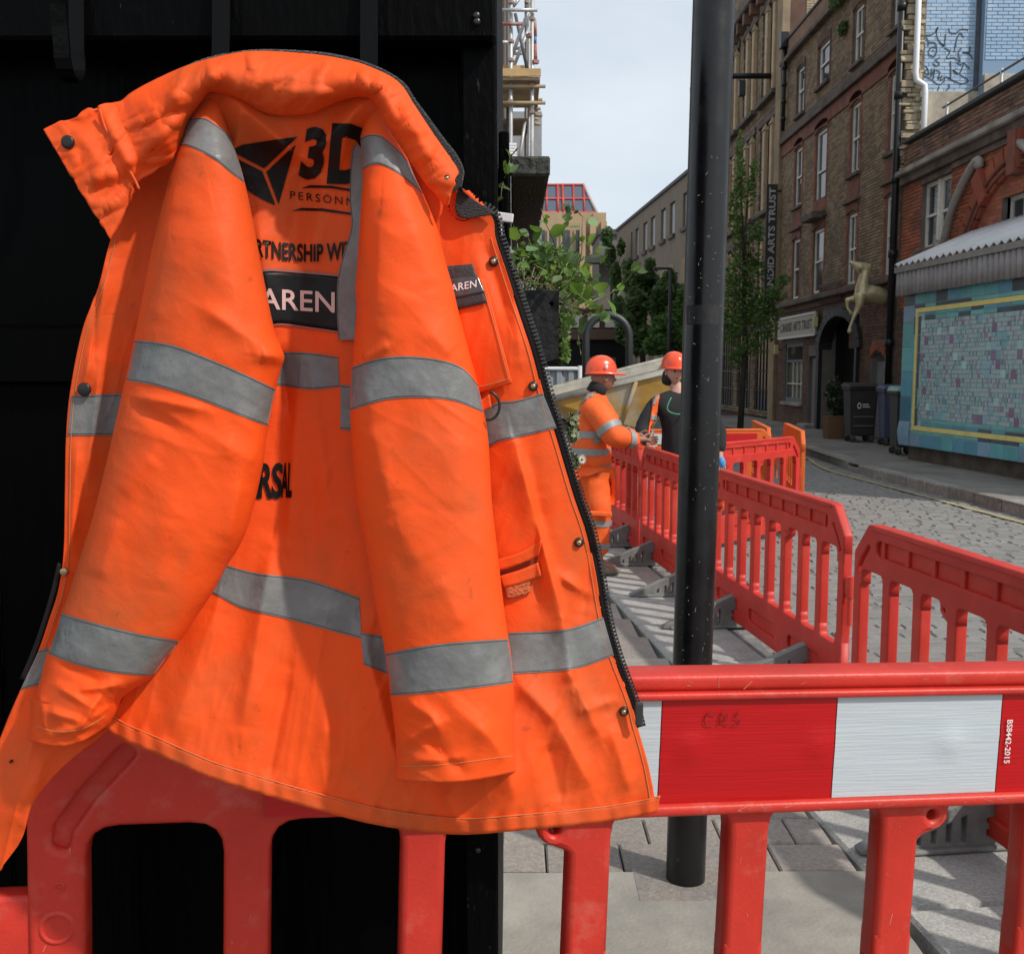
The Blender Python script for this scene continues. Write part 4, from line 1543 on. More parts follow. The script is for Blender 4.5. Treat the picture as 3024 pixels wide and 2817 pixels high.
# fleece lining edge showing beyond the collar
fO = [(330, 147), (400, 117), (485, 101), (575, 101), (660, 110), (735, 133), (785, 163), (808, 196), (836, 234), (864, 272), (888, 303), (901, 332), (897, 362)]
fI = [(330, 175), (400, 150), (485, 130), (575, 135), (660, 140), (735, 165), (766, 196), (780, 220), (805, 262), (832, 300), (858, 330), (872, 352), (872, 380)]
Gf = ruled(fO, fI, 8, 90)
grid_obj('fleece_lining', fY_np(Gf[..., 0], Gf[..., 1], 1.176 - .012 * np.linspace(0, 1, 90)[:, None] * np.ones((90, 8)) + 0 * Gf[..., 0]), M_fleece, jk, .006)
Gf = ruled([(893, 345), (886, 380), (884, 405), (890, 420), (905, 424)], [(898, 375), (915, 385), (935, 398), (948, 404), (962, 415)], 12, 30)
grid_obj('fleece_lining', fY_np(Gf[..., 0], Gf[..., 1], 1.172 + 0 * Gf[..., 0]), M_fleece, jk, .006)
# thin seam cords on the collar
csf = lambda u, v: fY_np(np.array(u), np.array(v), np.interp(u, [190, 265], [1.148, 1.146]))
q = catmull([(193, 212), (205, 250), (232, 298), (262, 350), (270, 368)], 30)
tube('seam_cord', fY_np(q[:, 0], q[:, 1], 1.1405 + 0 * q[:, 0]), .0016, M_or_in, jk, 6)

# ---- zip on the right edge
zr = rightc[0:19]
zq = catmull(zr, 150)
nrm = np.gradient(zq, axis=0); nrm = np.stack([-nrm[:, 1], nrm[:, 0]], 1); nrm /= np.linalg.norm(nrm, axis=1)[:, None]
nrm *= -1
wz = np.interp(np.arange(150), [0, 15, 30, 120, 149], [9, 9, 15, 13, 10])[:, None]
zo = zq + nrm * wz
def ribbon(name, A, B, y, m, parent, solid=.0015):
    t = np.linspace(0, 1, 4)[:, None, None]
    Gz = A[None] * (1 - t) + B[None] * t
    D = body.depth(A[:, 0], A[:, 1])[None] + y
    return grid_obj(name, fY_np(Gz[..., 0], Gz[..., 1], D + 0 * Gz[..., 0]), m, parent, solid)
zt = ribbon('zip_tape', zq - nrm * 2, zo, .0015, M_zip, jk)
tv, tf = [], []
Pz = fY_np(zo[:, 0], zo[:, 1], body.depth(zq[:, 0], zq[:, 1]) + .0005)
dl = np.r_[0, np.cumsum(np.linalg.norm(np.diff(Pz, axis=0), axis=1))]
for s in np.arange(0, dl[-1], .0047):
    c = Vector([np.interp(s, dl, Pz[:, k]) for k in range(3)])
    c2 = Vector([np.interp(min(s + .004, dl[-1]), dl, Pz[:, k]) for k in range(3)])
    t = (c2 - c).normalized() if (c2 - c).length > 0 else Vector((0, 0, -1))
    n_ = t.cross(Vector((0, 1, 0))).normalized() * -1
    if n_.x < 0: n_ *= -1
    b0 = len(tv)
    for dn, hw in ((-.0022, .0010), (.0012, .0010), (.0036, .0016)):
        for sy in (-.0022, .0016):
            tv += [c + n_ * dn + t * hw + Vector((0, sy, 0)), c + n_ * dn - t * hw + Vector((0, sy, 0))]
    for k in range(2):
        a = b0 + 4 * k
        tf += [(a, a + 4, a + 5, a + 1), (a + 1, a + 5, a + 7, a + 3), (a + 3, a + 7, a + 6, a + 2), (a + 2, a + 6, a + 4, a)]
    tf += [(b0, b0 + 1, b0 + 3, b0 + 2), (b0 + 8, b0 + 10, b0 + 11, b0 + 9)]
o = pyd('zip_teeth', tv, tf, M_teeth, zt)
tag(o, kind='stuff')
zb = fY(1240, 1385, 1.155)
box('zip_slider', zb.x - .004, zb.y - .004, zb.z - .014, zb.x + .005, zb.y + .002, zb.z + .014, M_teeth, jk, .002, 2)
# stitching parallel to the zip edge
stitch(body, [(x - 9, y) for x, y in rightc[6:]], jk, .0008, 120)

# ---- snaps
def snap(u, v, r, m, surf, ring=None, off=.003, ydir=None):
    y = float(surf.depth(np.array([u]), np.array([v]))[0]) - off if surf is not None else ydir
    c = fY(u, v, y)
    rr = r / 1972 * y
    a, b = lathe_data([(rr, -.002), (rr, .0005), (rr * .9, .0016), (rr * .6, .0020), (.0001, .0022)], 24)
    o = pyd('snap_fastener', [(c.x + q[0], c.y - q[2], c.z + q[1]) for q in a], b, m, jk, True)
    if ring:
        a, b = lathe_data([(rr * .55, .0018), (rr * .5, .0035), (rr * .3, .0040), (.0001, .0042)], 16)
        pyd('snap_stud', [(c.x + q[0], c.y - q[2], c.z + q[1]) for q in a], b, ring, o, True)
    return o


snap(131, 276, 12.5, M_snapd, None, ydir=1.136)
snap(163, 756, 13, M_snapd, left)
snap(124, 1110, 8, M_snapb, left)
snap(868, 347, 7, M_snapd, None, M_snapb, ydir=1.122)
for (u, v) in ((958, 508), (1035, 750), (1124, 1053), (1211, 1381)):
    snap(u, v, 9.5, M_snapd, body, M_snapb)
snap(21, 1478, 3, M_snapd, left)

# ---- chest pocket flap, badge, D-ring, lower pocket
flap = band('pocket_flap', body, [(862, 540), (900, 540), (941, 541)], [(900, 770), (950, 757), (995, 745)], M_or, jk, .006, 30, 30, .003)
stitch(body, [(934, 545), (962, 640), (988, 738)], flap, .0085)
stitch(body, [(905, 757), (950, 747), (988, 736)], flap, .0085)
band('badge', body, [(850, 519), (871, 517), (917, 513)], [(868, 606), (891, 600), (945, 588)], M_badge, jk, .0105, 24, 12, .0015)
band('badge_window', body, [(856, 543), (881, 541), (927, 536)], [(863, 583), (888, 578), (941, 567)], M_clear, jk, .012, 24, 10, .0008)


def print_on(surf, me, fn, m, parent, nm, off, maxlen=None):
    """lay flat lettering on the cloth: fn maps lettering coordinates to (u, v)"""
    if maxlen: subdivide(me, maxlen=maxlen)
    uv = np.array([fn(v.co.x, v.co.y) for v in me.vertices])
    P = surf.pts(uv[:, 0], uv[:, 1], off)
    for v, p in zip(me.vertices, P): v.co = p
    me.update()
    return obj(nm, me, m, parent)


print_on(body, text_mesh('McLAREN', 1, .012, 1.05), lambda x, y: (840 + x * 19.6, 573 - y * 20 - x * 3.6), M_inkw, jk, 'badge_lettering', .0132, .3)
v, f = [], []
dr = fY(955, 788, 1.135)
ringpts = [(dr.x + .0125 * math.sin(q) * 1.0 - .004, 1.135, dr.z - .0125 * math.cos(q) * 1.25) for q in np.linspace(-.2, math.pi - .1, 18)]
tube('d_ring', ringpts, .0016, M_snapd, jk, 8)
band('webbing_loop', body, [(915, 782), (935, 776), (950, 766)], [(920, 808), (935, 800), (954, 791)], M_or_in, jk, .010, 12, 6, .003)
pk = band('pocket_welt', body, [(965, 1086), (1010, 1072), (1052, 1048)], [(966, 1108), (1010, 1094), (1045, 1078)], M_or_in, jk, .007, 24, 6, .003)
band('pocket_mouth', body, [(972, 1110), (1010, 1096), (1044, 1080)], [(972, 1118), (1010, 1106), (1040, 1094)], mat('dark_pocket', (.25, .03, .01), .9), jk, .0015, 20, 4, 0)
band('pocket_facing', body, [(970, 1118), (1010, 1106), (1044, 1092)], [(978, 1140), (1010, 1132), (1050, 1118)], M_or_in, jk, .005, 24, 6, .003)
band('velcro_patch', body, [(980, 1138), (1004, 1130), (1028, 1126)], [(984, 1162), (1006, 1158), (1031, 1149)], M_velcro, jk, .004, 14, 6, .003)

# ---- print on the back
def poly_print(pts, m, nm, off=.0016, maxlen=12):
    me = bpy.data.meshes.new(nm)
    me.from_pydata([(x, y, 0) for x, y in pts], [], [tuple(range(len(pts)))])
    return print_on(body, me, lambda x, y: (x, y), m, jk, nm, off, maxlen)


poly_print([(452, 291), (470, 282), (560, 268), (578, 266), (517, 324), (512, 327), (455, 297)], M_print, 'emblem_facet')
poly_print([(574, 282), (566, 310), (557, 340), (548, 372), (541, 397), (517, 334), (548, 305)], M_print, 'emblem_facet')
poly_print([(455, 306), (509, 333), (535, 399), (510, 388), (488, 375), (470, 360), (458, 335)], M_print, 'emblem_facet')
print_on(body, text_mesh('3', 1, .045, 1.0, .12), lambda x, y: (578 + x * 98 + y * 9, 341 - y * 130 + x * 6), M_print, jk, 'printed_letter', .0018, .12)
print_on(body, text_mesh('D', 1, .045, 1.0, .0), lambda x, y: (631 + x * 116 + y * 14, 350 - y * 152 + x * 4), M_print, jk, 'printed_letter', .0018, .12)
print_on(body, text_mesh('PERSONNEL', 1, .0, 1.35), lambda x, y: (562 + x * 23, 386 - y * 22 + x * 2.6), M_print, jk, 'printed_lettering', .0018, .3)
for (a, b) in (((584, 361), (700, 371)), ((566, 405), (700, 416))):
    poly_print([(a[0], a[1] + 5), (a[0] + 18, a[1] - 1), (a[0] + 60, a[1]), b, (b[0], b[1] + 4), (a[0] + 60, a[1] + 5), (a[0] + 18, a[1] + 4)], M_print, 'printed_line')
def twidth(t, space=1.0, bold=0.0):
    me_ = text_mesh(t, 1, bold, space)
    r_ = (min(v.co.x for v in me_.vertices), max(v.co.x for v in me_.vertices))
    bpy.data.meshes.remove(me_)
    return r_


w1_, w2_ = twidth('IN PAR', 1.02)[1] + .06, twidth('IN PARTNERSHIP W', 1.02)[1]
kx_ = (662 - 512) / (w2_ - w1_)
print_on(body, text_mesh('IN PARTNERSHIP WITH', 1, .03, 1.02), lambda x, y: (512 + (x - w1_) * kx_, 499 - y * 46 + 8 * math.sin((x - w1_) * .45)), M_print, jk, 'printed_lettering', .0018, .25)
band('print_panel', body, [(490, 530), (530, 527), (600, 532), (690, 540)], [(520, 632), (545, 628), (600, 635), (690, 648)], M_print, jk, .0016, 40, 14, .0006)
band('panel_border', body, [(486, 526), (530, 522), (600, 528), (690, 536)], [(486, 530), (530, 526), (600, 532), (690, 540)], mat('print_border', (.25, .11, .1), .5), jk, .0022, 40, 3, 0)
band('panel_border', body, [(520, 632), (545, 628), (600, 635), (690, 648)], [(520, 635), (545, 631), (600, 638), (690, 651)], mat('print_border', (.25, .11, .1), .5), jk, .0022, 40, 3, 0)
print_on(body, text_mesh('McLAREN', 1, .012, 1.02), lambda x, y: (405 + x * 57.5, 597 - y * 56 + x * 3.2 - 4), M_printw, jk, 'printed_lettering', .0034, .2)
wm_ = twidth('MARS', .98)
kx2 = (546 - 502) / (wm_[1] - twidth('MA', .98)[1] - .06)
print_on(body, text_mesh('MARS', 1, .035, .98), lambda x, y: (546 - (wm_[1] - x) * kx2 + y * 4, 965 - y * 92), M_print, jk, 'printed_lettering', .0018, .2)
print_on(body, text_mesh('AL', 1, .035, .98), lambda x, y: (546 + x * 17 + y * 3, 963 - y * 90), M_print, jk, 'printed_lettering', .0018, .2)

# =================================================================== BUILDINGS
def brick_mat(name, c1, c2, rand=.22, island=True):
    return mat(name, c1, .9, var=.18, vscale=3.0, col2=c2, c2scale=.9, c2amt=.55, bump=.3, bscale=60, rand=rand, island=island)


M_mortar = mat('mortar', (0.16, 0.145, 0.125), .95, var=.25, vscale=2)
M_bstock = brick_mat('london_stock_brick', (0.27, 0.195, 0.122), (0.14, 0.105, 0.075), .30)
M_bstock1 = brick_mat('london_stock_brick_single', (0.27, 0.195, 0.122), (0.14, 0.105, 0.075), .30, False)
M_bred = brick_mat('red_brick', (0.36, 0.105, 0.052), (0.19, 0.075, 0.048), .22)
M_bred1 = brick_mat('red_brick_single', (0.36, 0.105, 0.052), (0.19, 0.075, 0.048), .22, False)
M_bpar = brick_mat('sooty_brick', (0.22, 0.125, 0.085), (0.10, 0.075, 0.06), .35)
M_bdark = brick_mat('dark_brick', (0.15, 0.078, 0.055), (0.075, 0.048, 0.037), .3)
M_bblue = mat('pale_blue_painted_brick', (0.30, 0.43, 0.58), .7, var=.12, vscale=1.2, col2=(0.42, 0.50, 0.58), c2scale=1.3, c2amt=.6, bump=.3, bscale=40, rand=.05, island=True)
M_bblue1 = mat('pale_blue_painted_brick_single', (0.30, 0.43, 0.58), .7, var=.12, vscale=1.2, col2=(0.42, 0.50, 0.58), c2scale=1.3, c2amt=.6, bump=.3, bscale=40, rand=.05)
M_mblue = mat('blue_painted_joint', (0.2, 0.3, 0.42), .8)
M_stone = mat('weathered_stone', (0.36, 0.335, 0.30), .9, var=.25, vscale=5, col2=(0.13, 0.12, 0.105), c2scale=2.5, c2amt=.7, bump=.3, bscale=40)
M_soot = mat('sooty_stone_band', (0.14, 0.105, 0.085), .9, var=.35, vscale=6, col2=(0.05, 0.045, 0.04), c2scale=2, c2amt=.7, bump=.3, bscale=30)
M_terra = mat('red_terracotta', (0.22, 0.075, 0.045), .85, var=.25, vscale=5, col2=(0.10, 0.05, 0.04), c2scale=3, c2amt=.6)
M_frame = mat('cream_window_paint', (0.70, 0.67, 0.61), .55, var=.12, vscale=6)
M_frameg = mat('grey_window_paint', (0.14, 0.155, 0.16), .55, var=.15, vscale=6)
M_glass = mat('window_glass', (0.05, 0.055, 0.06), .08, spec=.6, bump=.06, bscale=3)
M_blind = mat('window_blind', (0.33, 0.31, 0.27), .8, var=.15, vscale=3)
M_bpipe = mat('black_downpipe', (0.012, 0.012, 0.013), .4, spec=.4)
M_wpipe = mat('white_downpipe', (0.78, 0.79, 0.8), .35)
M_plaster = mat('stained_render', (0.40, 0.355, 0.28), .95, var=.3, vscale=2, col2=(0.25, 0.22, 0.17), c2scale=1.4, c2amt=.6)
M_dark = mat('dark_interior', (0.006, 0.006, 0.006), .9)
M_doorb = mat('blue_black_door_paint', (0.012, 0.014, 0.02), .45, var=.2, vscale=4)
M_tan = mat('cream_stone_mullion', (0.47, 0.34, 0.21), .8, var=.18, vscale=3)
M_sign = mat('cream_signboard', (0.42, 0.385, 0.32), .6, var=.08, vscale=2)
M_signtext = mat('sign_lettering_black', (0.015, 0.013, 0.012), .5)
M_bannerb = mat('black_banner', (0.03, 0.03, 0.032), .6)
M_textw = mat('white_lettering', (0.7, 0.7, 0.7), .5)
M_lead = mat('lead_coping', (0.06, 0.06, 0.062), .7)
FX = 8.3
MB_ = {}


def brick_proto(lx, h, d, m, nm='brick'):
    k = (round(lx, 4), round(h, 4), round(d, 4), m.name)
    if k not in MB_:
        bm = box_bm(0, 0, 0, d, lx, h, .004)
        me = bpy.data.meshes.new(nm); bm.to_mesh(me); bm.free(); me.materials.append(m)
        MB_[k] = me
    return MB_[k]


def brick_face(parent, x, y0, y1, z0, z1, holes, m, m1=None, single=0, bl=.225, bh=.075, gap=.01, depth=.012, seed=1, near=True, axis='X', name='bricks', rough=0.0):
    """brickwork proud of a wall face. axis 'X': face at x looking to -x (runs along y); axis 'Y': face at y=x looking to -y (runs along x).
       holes: list of (a0,a1,z0,z1). The nearest `single` bricks are parts of their own, the rest one joined part."""
    rb = random.Random(seed)
    lst = []
    n = int((z1 - z0) / bh)
    for r in range(n):
        z = z0 + r * bh
        a = y0 - (bl / 2 if r % 2 else 0)
        while a < y1 - .02:
            s, e = max(a, y0), min(a + bl, y1)
            segs = [(s, e)]
            for (h0, h1, hz0, hz1) in holes:
                if z + bh * .5 > hz0 and z + bh * .5 < hz1:
                    ns = []
                    for (p, q) in segs:
                        if q <= h0 or p >= h1: ns.append((p, q)); continue
                        if p < h0: ns.append((p, h0))
                        if q > h1: ns.append((h1, q))
                    segs = ns
            for (p, q) in segs:
                if q - p > .03:
                    lst.append((p, q - gap, z, z + bh - gap, rb.uniform(-rough, rough) + depth))
            a += bl
    if axis == 'X': lst.sort(key=lambda b: b[0])
    ones, rest = lst[:single], lst[single:]
    for (p, q, za, zb, d) in ones:
        L = round(q - p, 3)
        if axis == 'X':
            me = brick_proto(L, zb - za, .03, m1)
            o = bpy.data.objects.new('brick', me); o.location = (x - d, p, za)
        else:
            me = brick_proto(L, zb - za, .03, m1)
            o = bpy.data.objects.new('brick', me); o.location = (p + L, x - d, za); o.rotation_euler = (0, 0, math.pi / 2)
        link(o, parent)
        o.matrix_parent_inverse = Matrix.LocRotScale(parent.location, parent.rotation_euler, parent.scale).inverted()
    v, f = [], []
    for (p, q, za, zb, d) in rest:
        k = len(v)
        c = .004
        if axis == 'X':
            v += [(x, p, za), (x, q, za), (x, q, zb), (x, p, zb), (x - d, p + c, za + c), (x - d, q - c, za + c), (x - d, q - c, zb - c), (x - d, p + c, zb - c)]
            f += [(k + 4, k + 7, k + 6, k + 5), (k, k + 4, k + 5, k + 1), (k + 1, k + 5, k + 6, k + 2), (k + 2, k + 6, k + 7, k + 3), (k + 3, k + 7, k + 4, k)]
        else:
            v += [(p, x, za), (q, x, za), (q, x, zb), (p, x, zb), (p + c, x - d, za + c), (q - c, x - d, za + c), (q - c, x - d, zb - c), (p + c, x - d, zb - c)]
            f += [(k + 4, k + 5, k + 6, k + 7), (k, k + 1, k + 5, k + 4), (k + 1, k + 2, k + 6, k + 5), (k + 2, k + 3, k + 7, k + 6), (k + 3, k, k + 4, k + 7)]
    if v:
        o = pyd(name, v, f, m, parent)
        tag(o, kind='stuff')
    return lst


def wall_with_holes(name, x, y0, y1, z0, z1, holes, m, parent, th=.35):
    """backing wall along y at x..x+th with rectangular openings"""
    ys = sorted(set([y0, y1] + [h[0] for h in holes] + [h[1] for h in holes]))
    zs = sorted(set([z0, z1] + [h[2] for h in holes] + [h[3] for h in holes]))
    v, f = [], []
    for i in range(len(ys) - 1):
        run = None
        for j in range(len(zs) - 1):
            cy, cz = (ys[i] + ys[i + 1]) / 2, (zs[j] + zs[j + 1]) / 2
            if any(h[0] < cy < h[1] and h[2] < cz < h[3] for h in holes): continue
            k = len(v)
            a, b, c, d = ys[i], ys[i + 1], zs[j], zs[j + 1]
            v += [(x, a, c), (x + th, a, c), (x + th, b, c), (x, b, c), (x, a, d), (x + th, a, d), (x + th, b, d), (x, b, d)]
            f += [tuple(k + t for t in q) for q in BOXF]
    me = bpy.data.meshes.new(name)
    me.from_pydata(v, [], f)
    bm = bmesh.new(); bm.from_mesh(me)
    bmesh.ops.remove_doubles(bm, verts=bm.verts[:], dist=.0005)
    # inner faces shared by two cells go
    dead = [fc for fc in bm.faces if False]
    bm.to_mesh(me); bm.free()
    return obj(name, me, m, parent)


def sash(parent, x, y0, y1, z0, z1, m=None, rec=.13, bars=0, label=None, blind=0.0, mid=.5):
    """sash window recessed in the wall: frame (part) > glass, blind, meeting rail"""
    m = m or M_frame
    t = .075
    X = x + rec
    w_ = boxes('window', [(X, y0, z0, X + .07, y0 + t, z1), (X, y1 - t, z0, X + .07, y1, z1), (X, y0 + t, z1 - t, X + .07, y1 - t, z1), (X, y0 + t, z0, X + .07, y1 - t, z0 + t)], m, parent)
    zm = z0 + (z1 - z0) * mid
    boxes('meeting_rail', [(X - .015, y0 + t, zm - .025, X + .05, y1 - t, zm + .025)], m, w_)
    if bars:
        boxes('glazing_bar', [(X + .01, y0 + (y1 - y0) * (k + 1) / (bars + 1) - .012, z0 + t, X + .04, y0 + (y1 - y0) * (k + 1) / (bars + 1) + .012, z1 - t) for k in range(bars)], m, w_)
    boxes('pane', [(X + .035, y0 + t, z0 + t, X + .045, y1 - t, zm - .026)], M_glass, w_)
    boxes('pane', [(X + .035, y0 + t, zm + .026, X + .045, y1 - t, z1 - t)], M_glass, w_)
    if blind:
        boxes('blind', [(X + .05, y0 + t, z1 - t - (z1 - z0 - 2 * t) * blind, X + .06, y1 - t, z1 - t)], M_blind, w_)
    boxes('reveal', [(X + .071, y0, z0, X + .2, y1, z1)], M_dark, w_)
    return w_


def seg_arch(parent, x, y0, y1, z, rise, m, n=9, ht=.16, proud=.03, name='arch_brick'):
    """flat-segmental brick arch of wedge bricks over an opening"""
    for k in range(n):
        a, b = k / n, (k + .92) / n
        def pt(t, dz):
            return (y0 + (y1 - y0) * t, z + rise * (1 - (2 * t - 1) ** 2) + dz)
        p = [pt(a, 0), pt(b, 0), pt(b, ht), pt(a, ht)]
        v = [(x - proud, q[0], q[1]) for q in p] + [(x + .05, q[0], q[1]) for q in p]
        pyd(name, v, [(0, 3, 2, 1), (4, 5, 6, 7), (0, 1, 5, 4), (1, 2, 6, 5), (2, 3, 7, 6), (3, 0, 4, 7)], m, parent)


# ------------------------------------------------ tall brick building (gallery)
cb = empty('brick_gallery_building', (FX, 27, PZ), 'tall brown brick building with four storeys and a cream shop sign', 'building')
Y0, Y1 = 22.2, 32.05
cols = [(29.85, 30.55), (27.55, 28.5), (24.95, 25.62), (22.42, 23.05)]
rows = [(3.78, 5.5), (6.45, 8.1), (9.05, 10.35)]
openings = []
for ci, (a, b) in enumerate(cols):
    for ri, (c, d) in enumerate(rows):
        if ci == 1 and ri == 1: c = 5.95
        if ci == 1 and ri == 2: c = 9.3
        openings.append((a, b, c, d))
shop = [(29.25, 31.1, .78, 2.5), (28.0, 28.65, PZ, 2.1), (24.55, 27.4, PZ, 3.05), (22.75, 23.65, PZ, 2.1)]
wall_with_holes('wall', FX + .012, Y0, Y1, -.05, 11.0, openings + shop, M_mortar, cb)
bh_ = [(a - .13, b + .13, c - .0, d + .05) for a, b, c, d in openings]
brick_face(cb, FX + .012, Y0 + .02, Y1, 3.75, 8.55, bh_, M_bstock, M_bstock1, 150, seed=4, rough=.003)
brick_face(cb, FX + .012, Y0 + .02, Y1, 8.95, 10.9, bh_, M_bstock, M_bstock1, 60, seed=5, rough=.003)
brick_face(cb, FX + .012, Y0 + .02, Y1, 0.15, 3.4, [(a - .05, b + .05, c, d + .3) for a, b, c, d in shop], M_bdark, None, 0, seed=6, rough=.003)
for (a, b, c, d) in openings:
    # red brick jambs, arch, sill
    ci = [k for k, q in enumerate(cols) if q[0] == a][0]
    brick_face(cb, FX + .006, a - .13, a - .001, c, d + .04, [], M_bred if d < 9 else M_bdark, None, 0, bl=.13, seed=7)
    brick_face(cb, FX + .006, b + .001, b + .13, c, d + .04, [], M_bred if d < 9 else M_bdark, None, 0, bl=.13, seed=8)
    seg_arch(cb, FX, a - .1, b + .1, d - .02, .09, M_terra if d < 9 else M_bdark, 8, .2)
    sl_ = box('sill', FX - .09, a - .12, c - .09, FX + .14, b + .12, c - .001, M_soot, cb, .01)
    if d < 6:
        box('drip_hood', FX - .1, a - .22, d + .26, FX + .02, b + .22, d + .33, M_soot, cb, .01)
        box('apron', FX - .012, a - .1, c - .9 if False else d + .335, FX + .014, b + .1, min(6.3, d + .85), M_terra, cb)
    hasb = random.Random(int(a * 10 + d * 7)).random()
    sash(cb, FX, a + .01, b - .01, c + .01, d, bars=1 if ci in (2, 3) else 0, blind=[0, .35, .5][int(hasb * 3)], mid=.5, rec=.05)
    if ci == 1 and abs(d - 8.1) < .01:
        box('loading_door', FX + .1, a + .07, c + .5, FX + .125, b - .07, d - .1, M_frame, cb, .004)
box('loading_ledge', FX - .35, 27.5, 5.72, FX - .005, 28.56, 5.92, M_soot, cb, .02)
box('string_course', FX - .12, Y0, 8.56, FX + .011, Y1, 8.7, M_soot, cb, .015)
box('string_course', FX - .07, Y0, 8.71, FX + .011, Y1, 8.84, M_soot, cb, .01)
box('frieze', FX - .03, Y0, 8.2, FX + .006, Y1, 8.55, M_terra, cb, .005)
box('cornice', FX - .17, Y0, 10.88, FX + .1, Y1, 11.02, M_soot, cb, .02)
box('parapet', FX - .06, Y0, 11.03, FX + .3, Y1, 11.5, M_bpar, cb, .005)
box('coping', FX - .1, Y0, 11.501, FX + .34, Y1, 11.58, M_lead, cb, .01)
box('shop_cornice', FX - .22, Y0 + .05, 3.58, FX + .011, Y1, 3.72, M_soot, cb, .02)
box('shop_fascia', FX - .06, Y0 + .05, 3.42, FX + .011, Y1, 3.57, M_bdark, cb, .01)
# carved panel
M_carv = mat('carved_terracotta', (0.09, 0.045, 0.035), .9, bump=1.5, bscale=9)
cv, cf = [], []
for j in range(12):
    for i in range(30):
        y = 25.6 + 1.9 * i / 29; z = 3.45 + .5 * j / 11
        cv.append((FX - .1 - .09 * abs(n3(y * 5, z * 6, 2)) * min(1, min(i, 29 - i) / 3, min(j, 11 - j) / 2), y, z))
for j in range(11):
    for i in range(29):
        a = j * 30 + i; cf.append((a, a + 30, a + 31, a + 1))
pyd('carved_panel', cv, cf, M_carv, cb, True)
# shop window
a, b, c, d = shop[0]
boxes('shop_window', [(FX + .05, a, c, FX + .12, a + .12, d), (FX + .05, b - .12, c, FX + .12, b, d), (FX + .05, a + .12, c, FX + .12, b - .12, c + .12), (FX + .05, a + .12, d - .1, FX + .12, b - .12, d), (FX + .05, a + .12, 1.95, FX + .12, b - .12, 2.02)], M_frameg, cb)
wsh = cb.children[-1]
boxes('pane', [(FX + .1, a + .12, c + .12, FX + .11, b - .12, 1.949)], mat('shop_glass', (.11, .105, .085), .15, var=.6, vscale=2.2), cb)
boxes('pane', [(FX + .1, a + .12, 2.021, FX + .11, b - .12, d - .1)], M_glass, cb)
for k in range(3):
    yb = a + .3 + k * .42
    box('glazing_bar', FX + .06, yb, c + .12, FX + .098, yb + .03, 1.949, M_frame, cb)
box('glazing_bar', FX + .061, a + .12, 1.3, FX + .097, b - .12, 1.33, M_frame, cb)
box('shop_sill', FX - .1, a - .1, c - .1, FX + .1, b + .1, c - .002, M_stone, cb, .01)
a, b, c, d = shop[1]
box('door', FX + .1, a + .02, c, FX + .15, b - .02, d - .05, M_frameg, cb, .005)
box('door_step', FX - .25, a - .1, PZ + .002, FX + .1, b + .1, PZ + .1, M_stone, cb, .01)
# gateway arch
a, b, c, d = shop[2]
mid = (a + b) / 2; rad_ = (b - a) / 2
n = 15
for k in range(n):
    q0, q1 = math.pi * k / n, math.pi * (k + .93) / n
    v = []
    for X in (FX - .1, FX + .25):
        for (q, rr) in ((q0, 1.0), (q1, 1.0), (q1, 1.24), (q0, 1.24)):
            v.append((X, mid + rad_ * rr * math.cos(q), 2.25 + .82 * rr * math.sin(q)))
    pyd('voussoir', v, [(0, 3, 2, 1), (4, 5, 6, 7), (0, 1, 5, 4), (1, 2, 6, 5), (2, 3, 7, 6), (3, 0, 4, 7)], mat('black_arch_paint', (.016, .016, .018), .55, var=.3), cb)
for yy_ in (a - .14, b + .001):
    box('gate_pier', FX - .09, yy_, PZ, FX + .25, yy_ + .14, 2.25, M_doorb, cb, .008)
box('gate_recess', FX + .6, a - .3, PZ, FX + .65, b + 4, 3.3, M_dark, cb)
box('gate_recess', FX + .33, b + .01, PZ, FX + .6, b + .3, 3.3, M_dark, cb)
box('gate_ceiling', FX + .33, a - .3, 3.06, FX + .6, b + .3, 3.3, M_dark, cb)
for k in range(5):
    yk = a + .62 + k * .18
    box('gate_leaf_board', FX + .5, yk, PZ + .03, FX + .54, yk + .172, 2.2, M_doorb, cb, .004)
box('gate_side_wall', FX + .26, b - .9 if False else a + .1, PZ, FX + .59, a + .12, 3, M_bdark, cb)
box('gate_tympanum', FX + .3, a + .02, 2.26, FX + .34, a + 1.6, 3.03, M_bdark, cb)
# small arched door right
a, b, c, d = shop[3]
box('side_door', FX + .1, a + .1, c, FX + .14, b - .1, d - .2, M_frameg, cb, .005)
seg_arch(cb, FX, a, b, d - .12, .18, M_bred, 9, .2)
box('notice', FX - .02, 22.36, 1.75, FX - .008, 22.7, 2.05, M_frame, cb)
box('notice', FX - .02, 22.36, .75, FX - .008, 22.72, 1.6, mat('poster_paper', (.3, .28, .26), .7, var=.9, vscale=9), cb)
# rainwater pipes
tube('downpipe', [(FX - .12, 22.2, PZ), (FX - .12, 22.2, 12.2)], .075, M_bpipe, cb, 12)
for z in (2.2, 4.1, 5.65, 7.4, 9.2):
    tube('pipe_collar', [(FX - .12, 22.2, z), (FX - .12, 22.2, z + .16)], .1, M_bpipe, cb, 12)
tube('downpipe', [(FX - .12, 31.6, 8.9), (FX - .12, 31.6, 11.3)], .06, M_bpipe, cb, 10)
box('hopper_head', FX - .27, 31.45, 11.3, FX - .03, 31.75, 11.75, M_bpipe, cb, .02)
for z in (9.2, 9.7, 10.2, 10.7):
    tube('pipe_collar', [(FX - .12, 31.6, z), (FX - .12, 31.6, z + .1)], .085, M_bpipe, cb, 10)
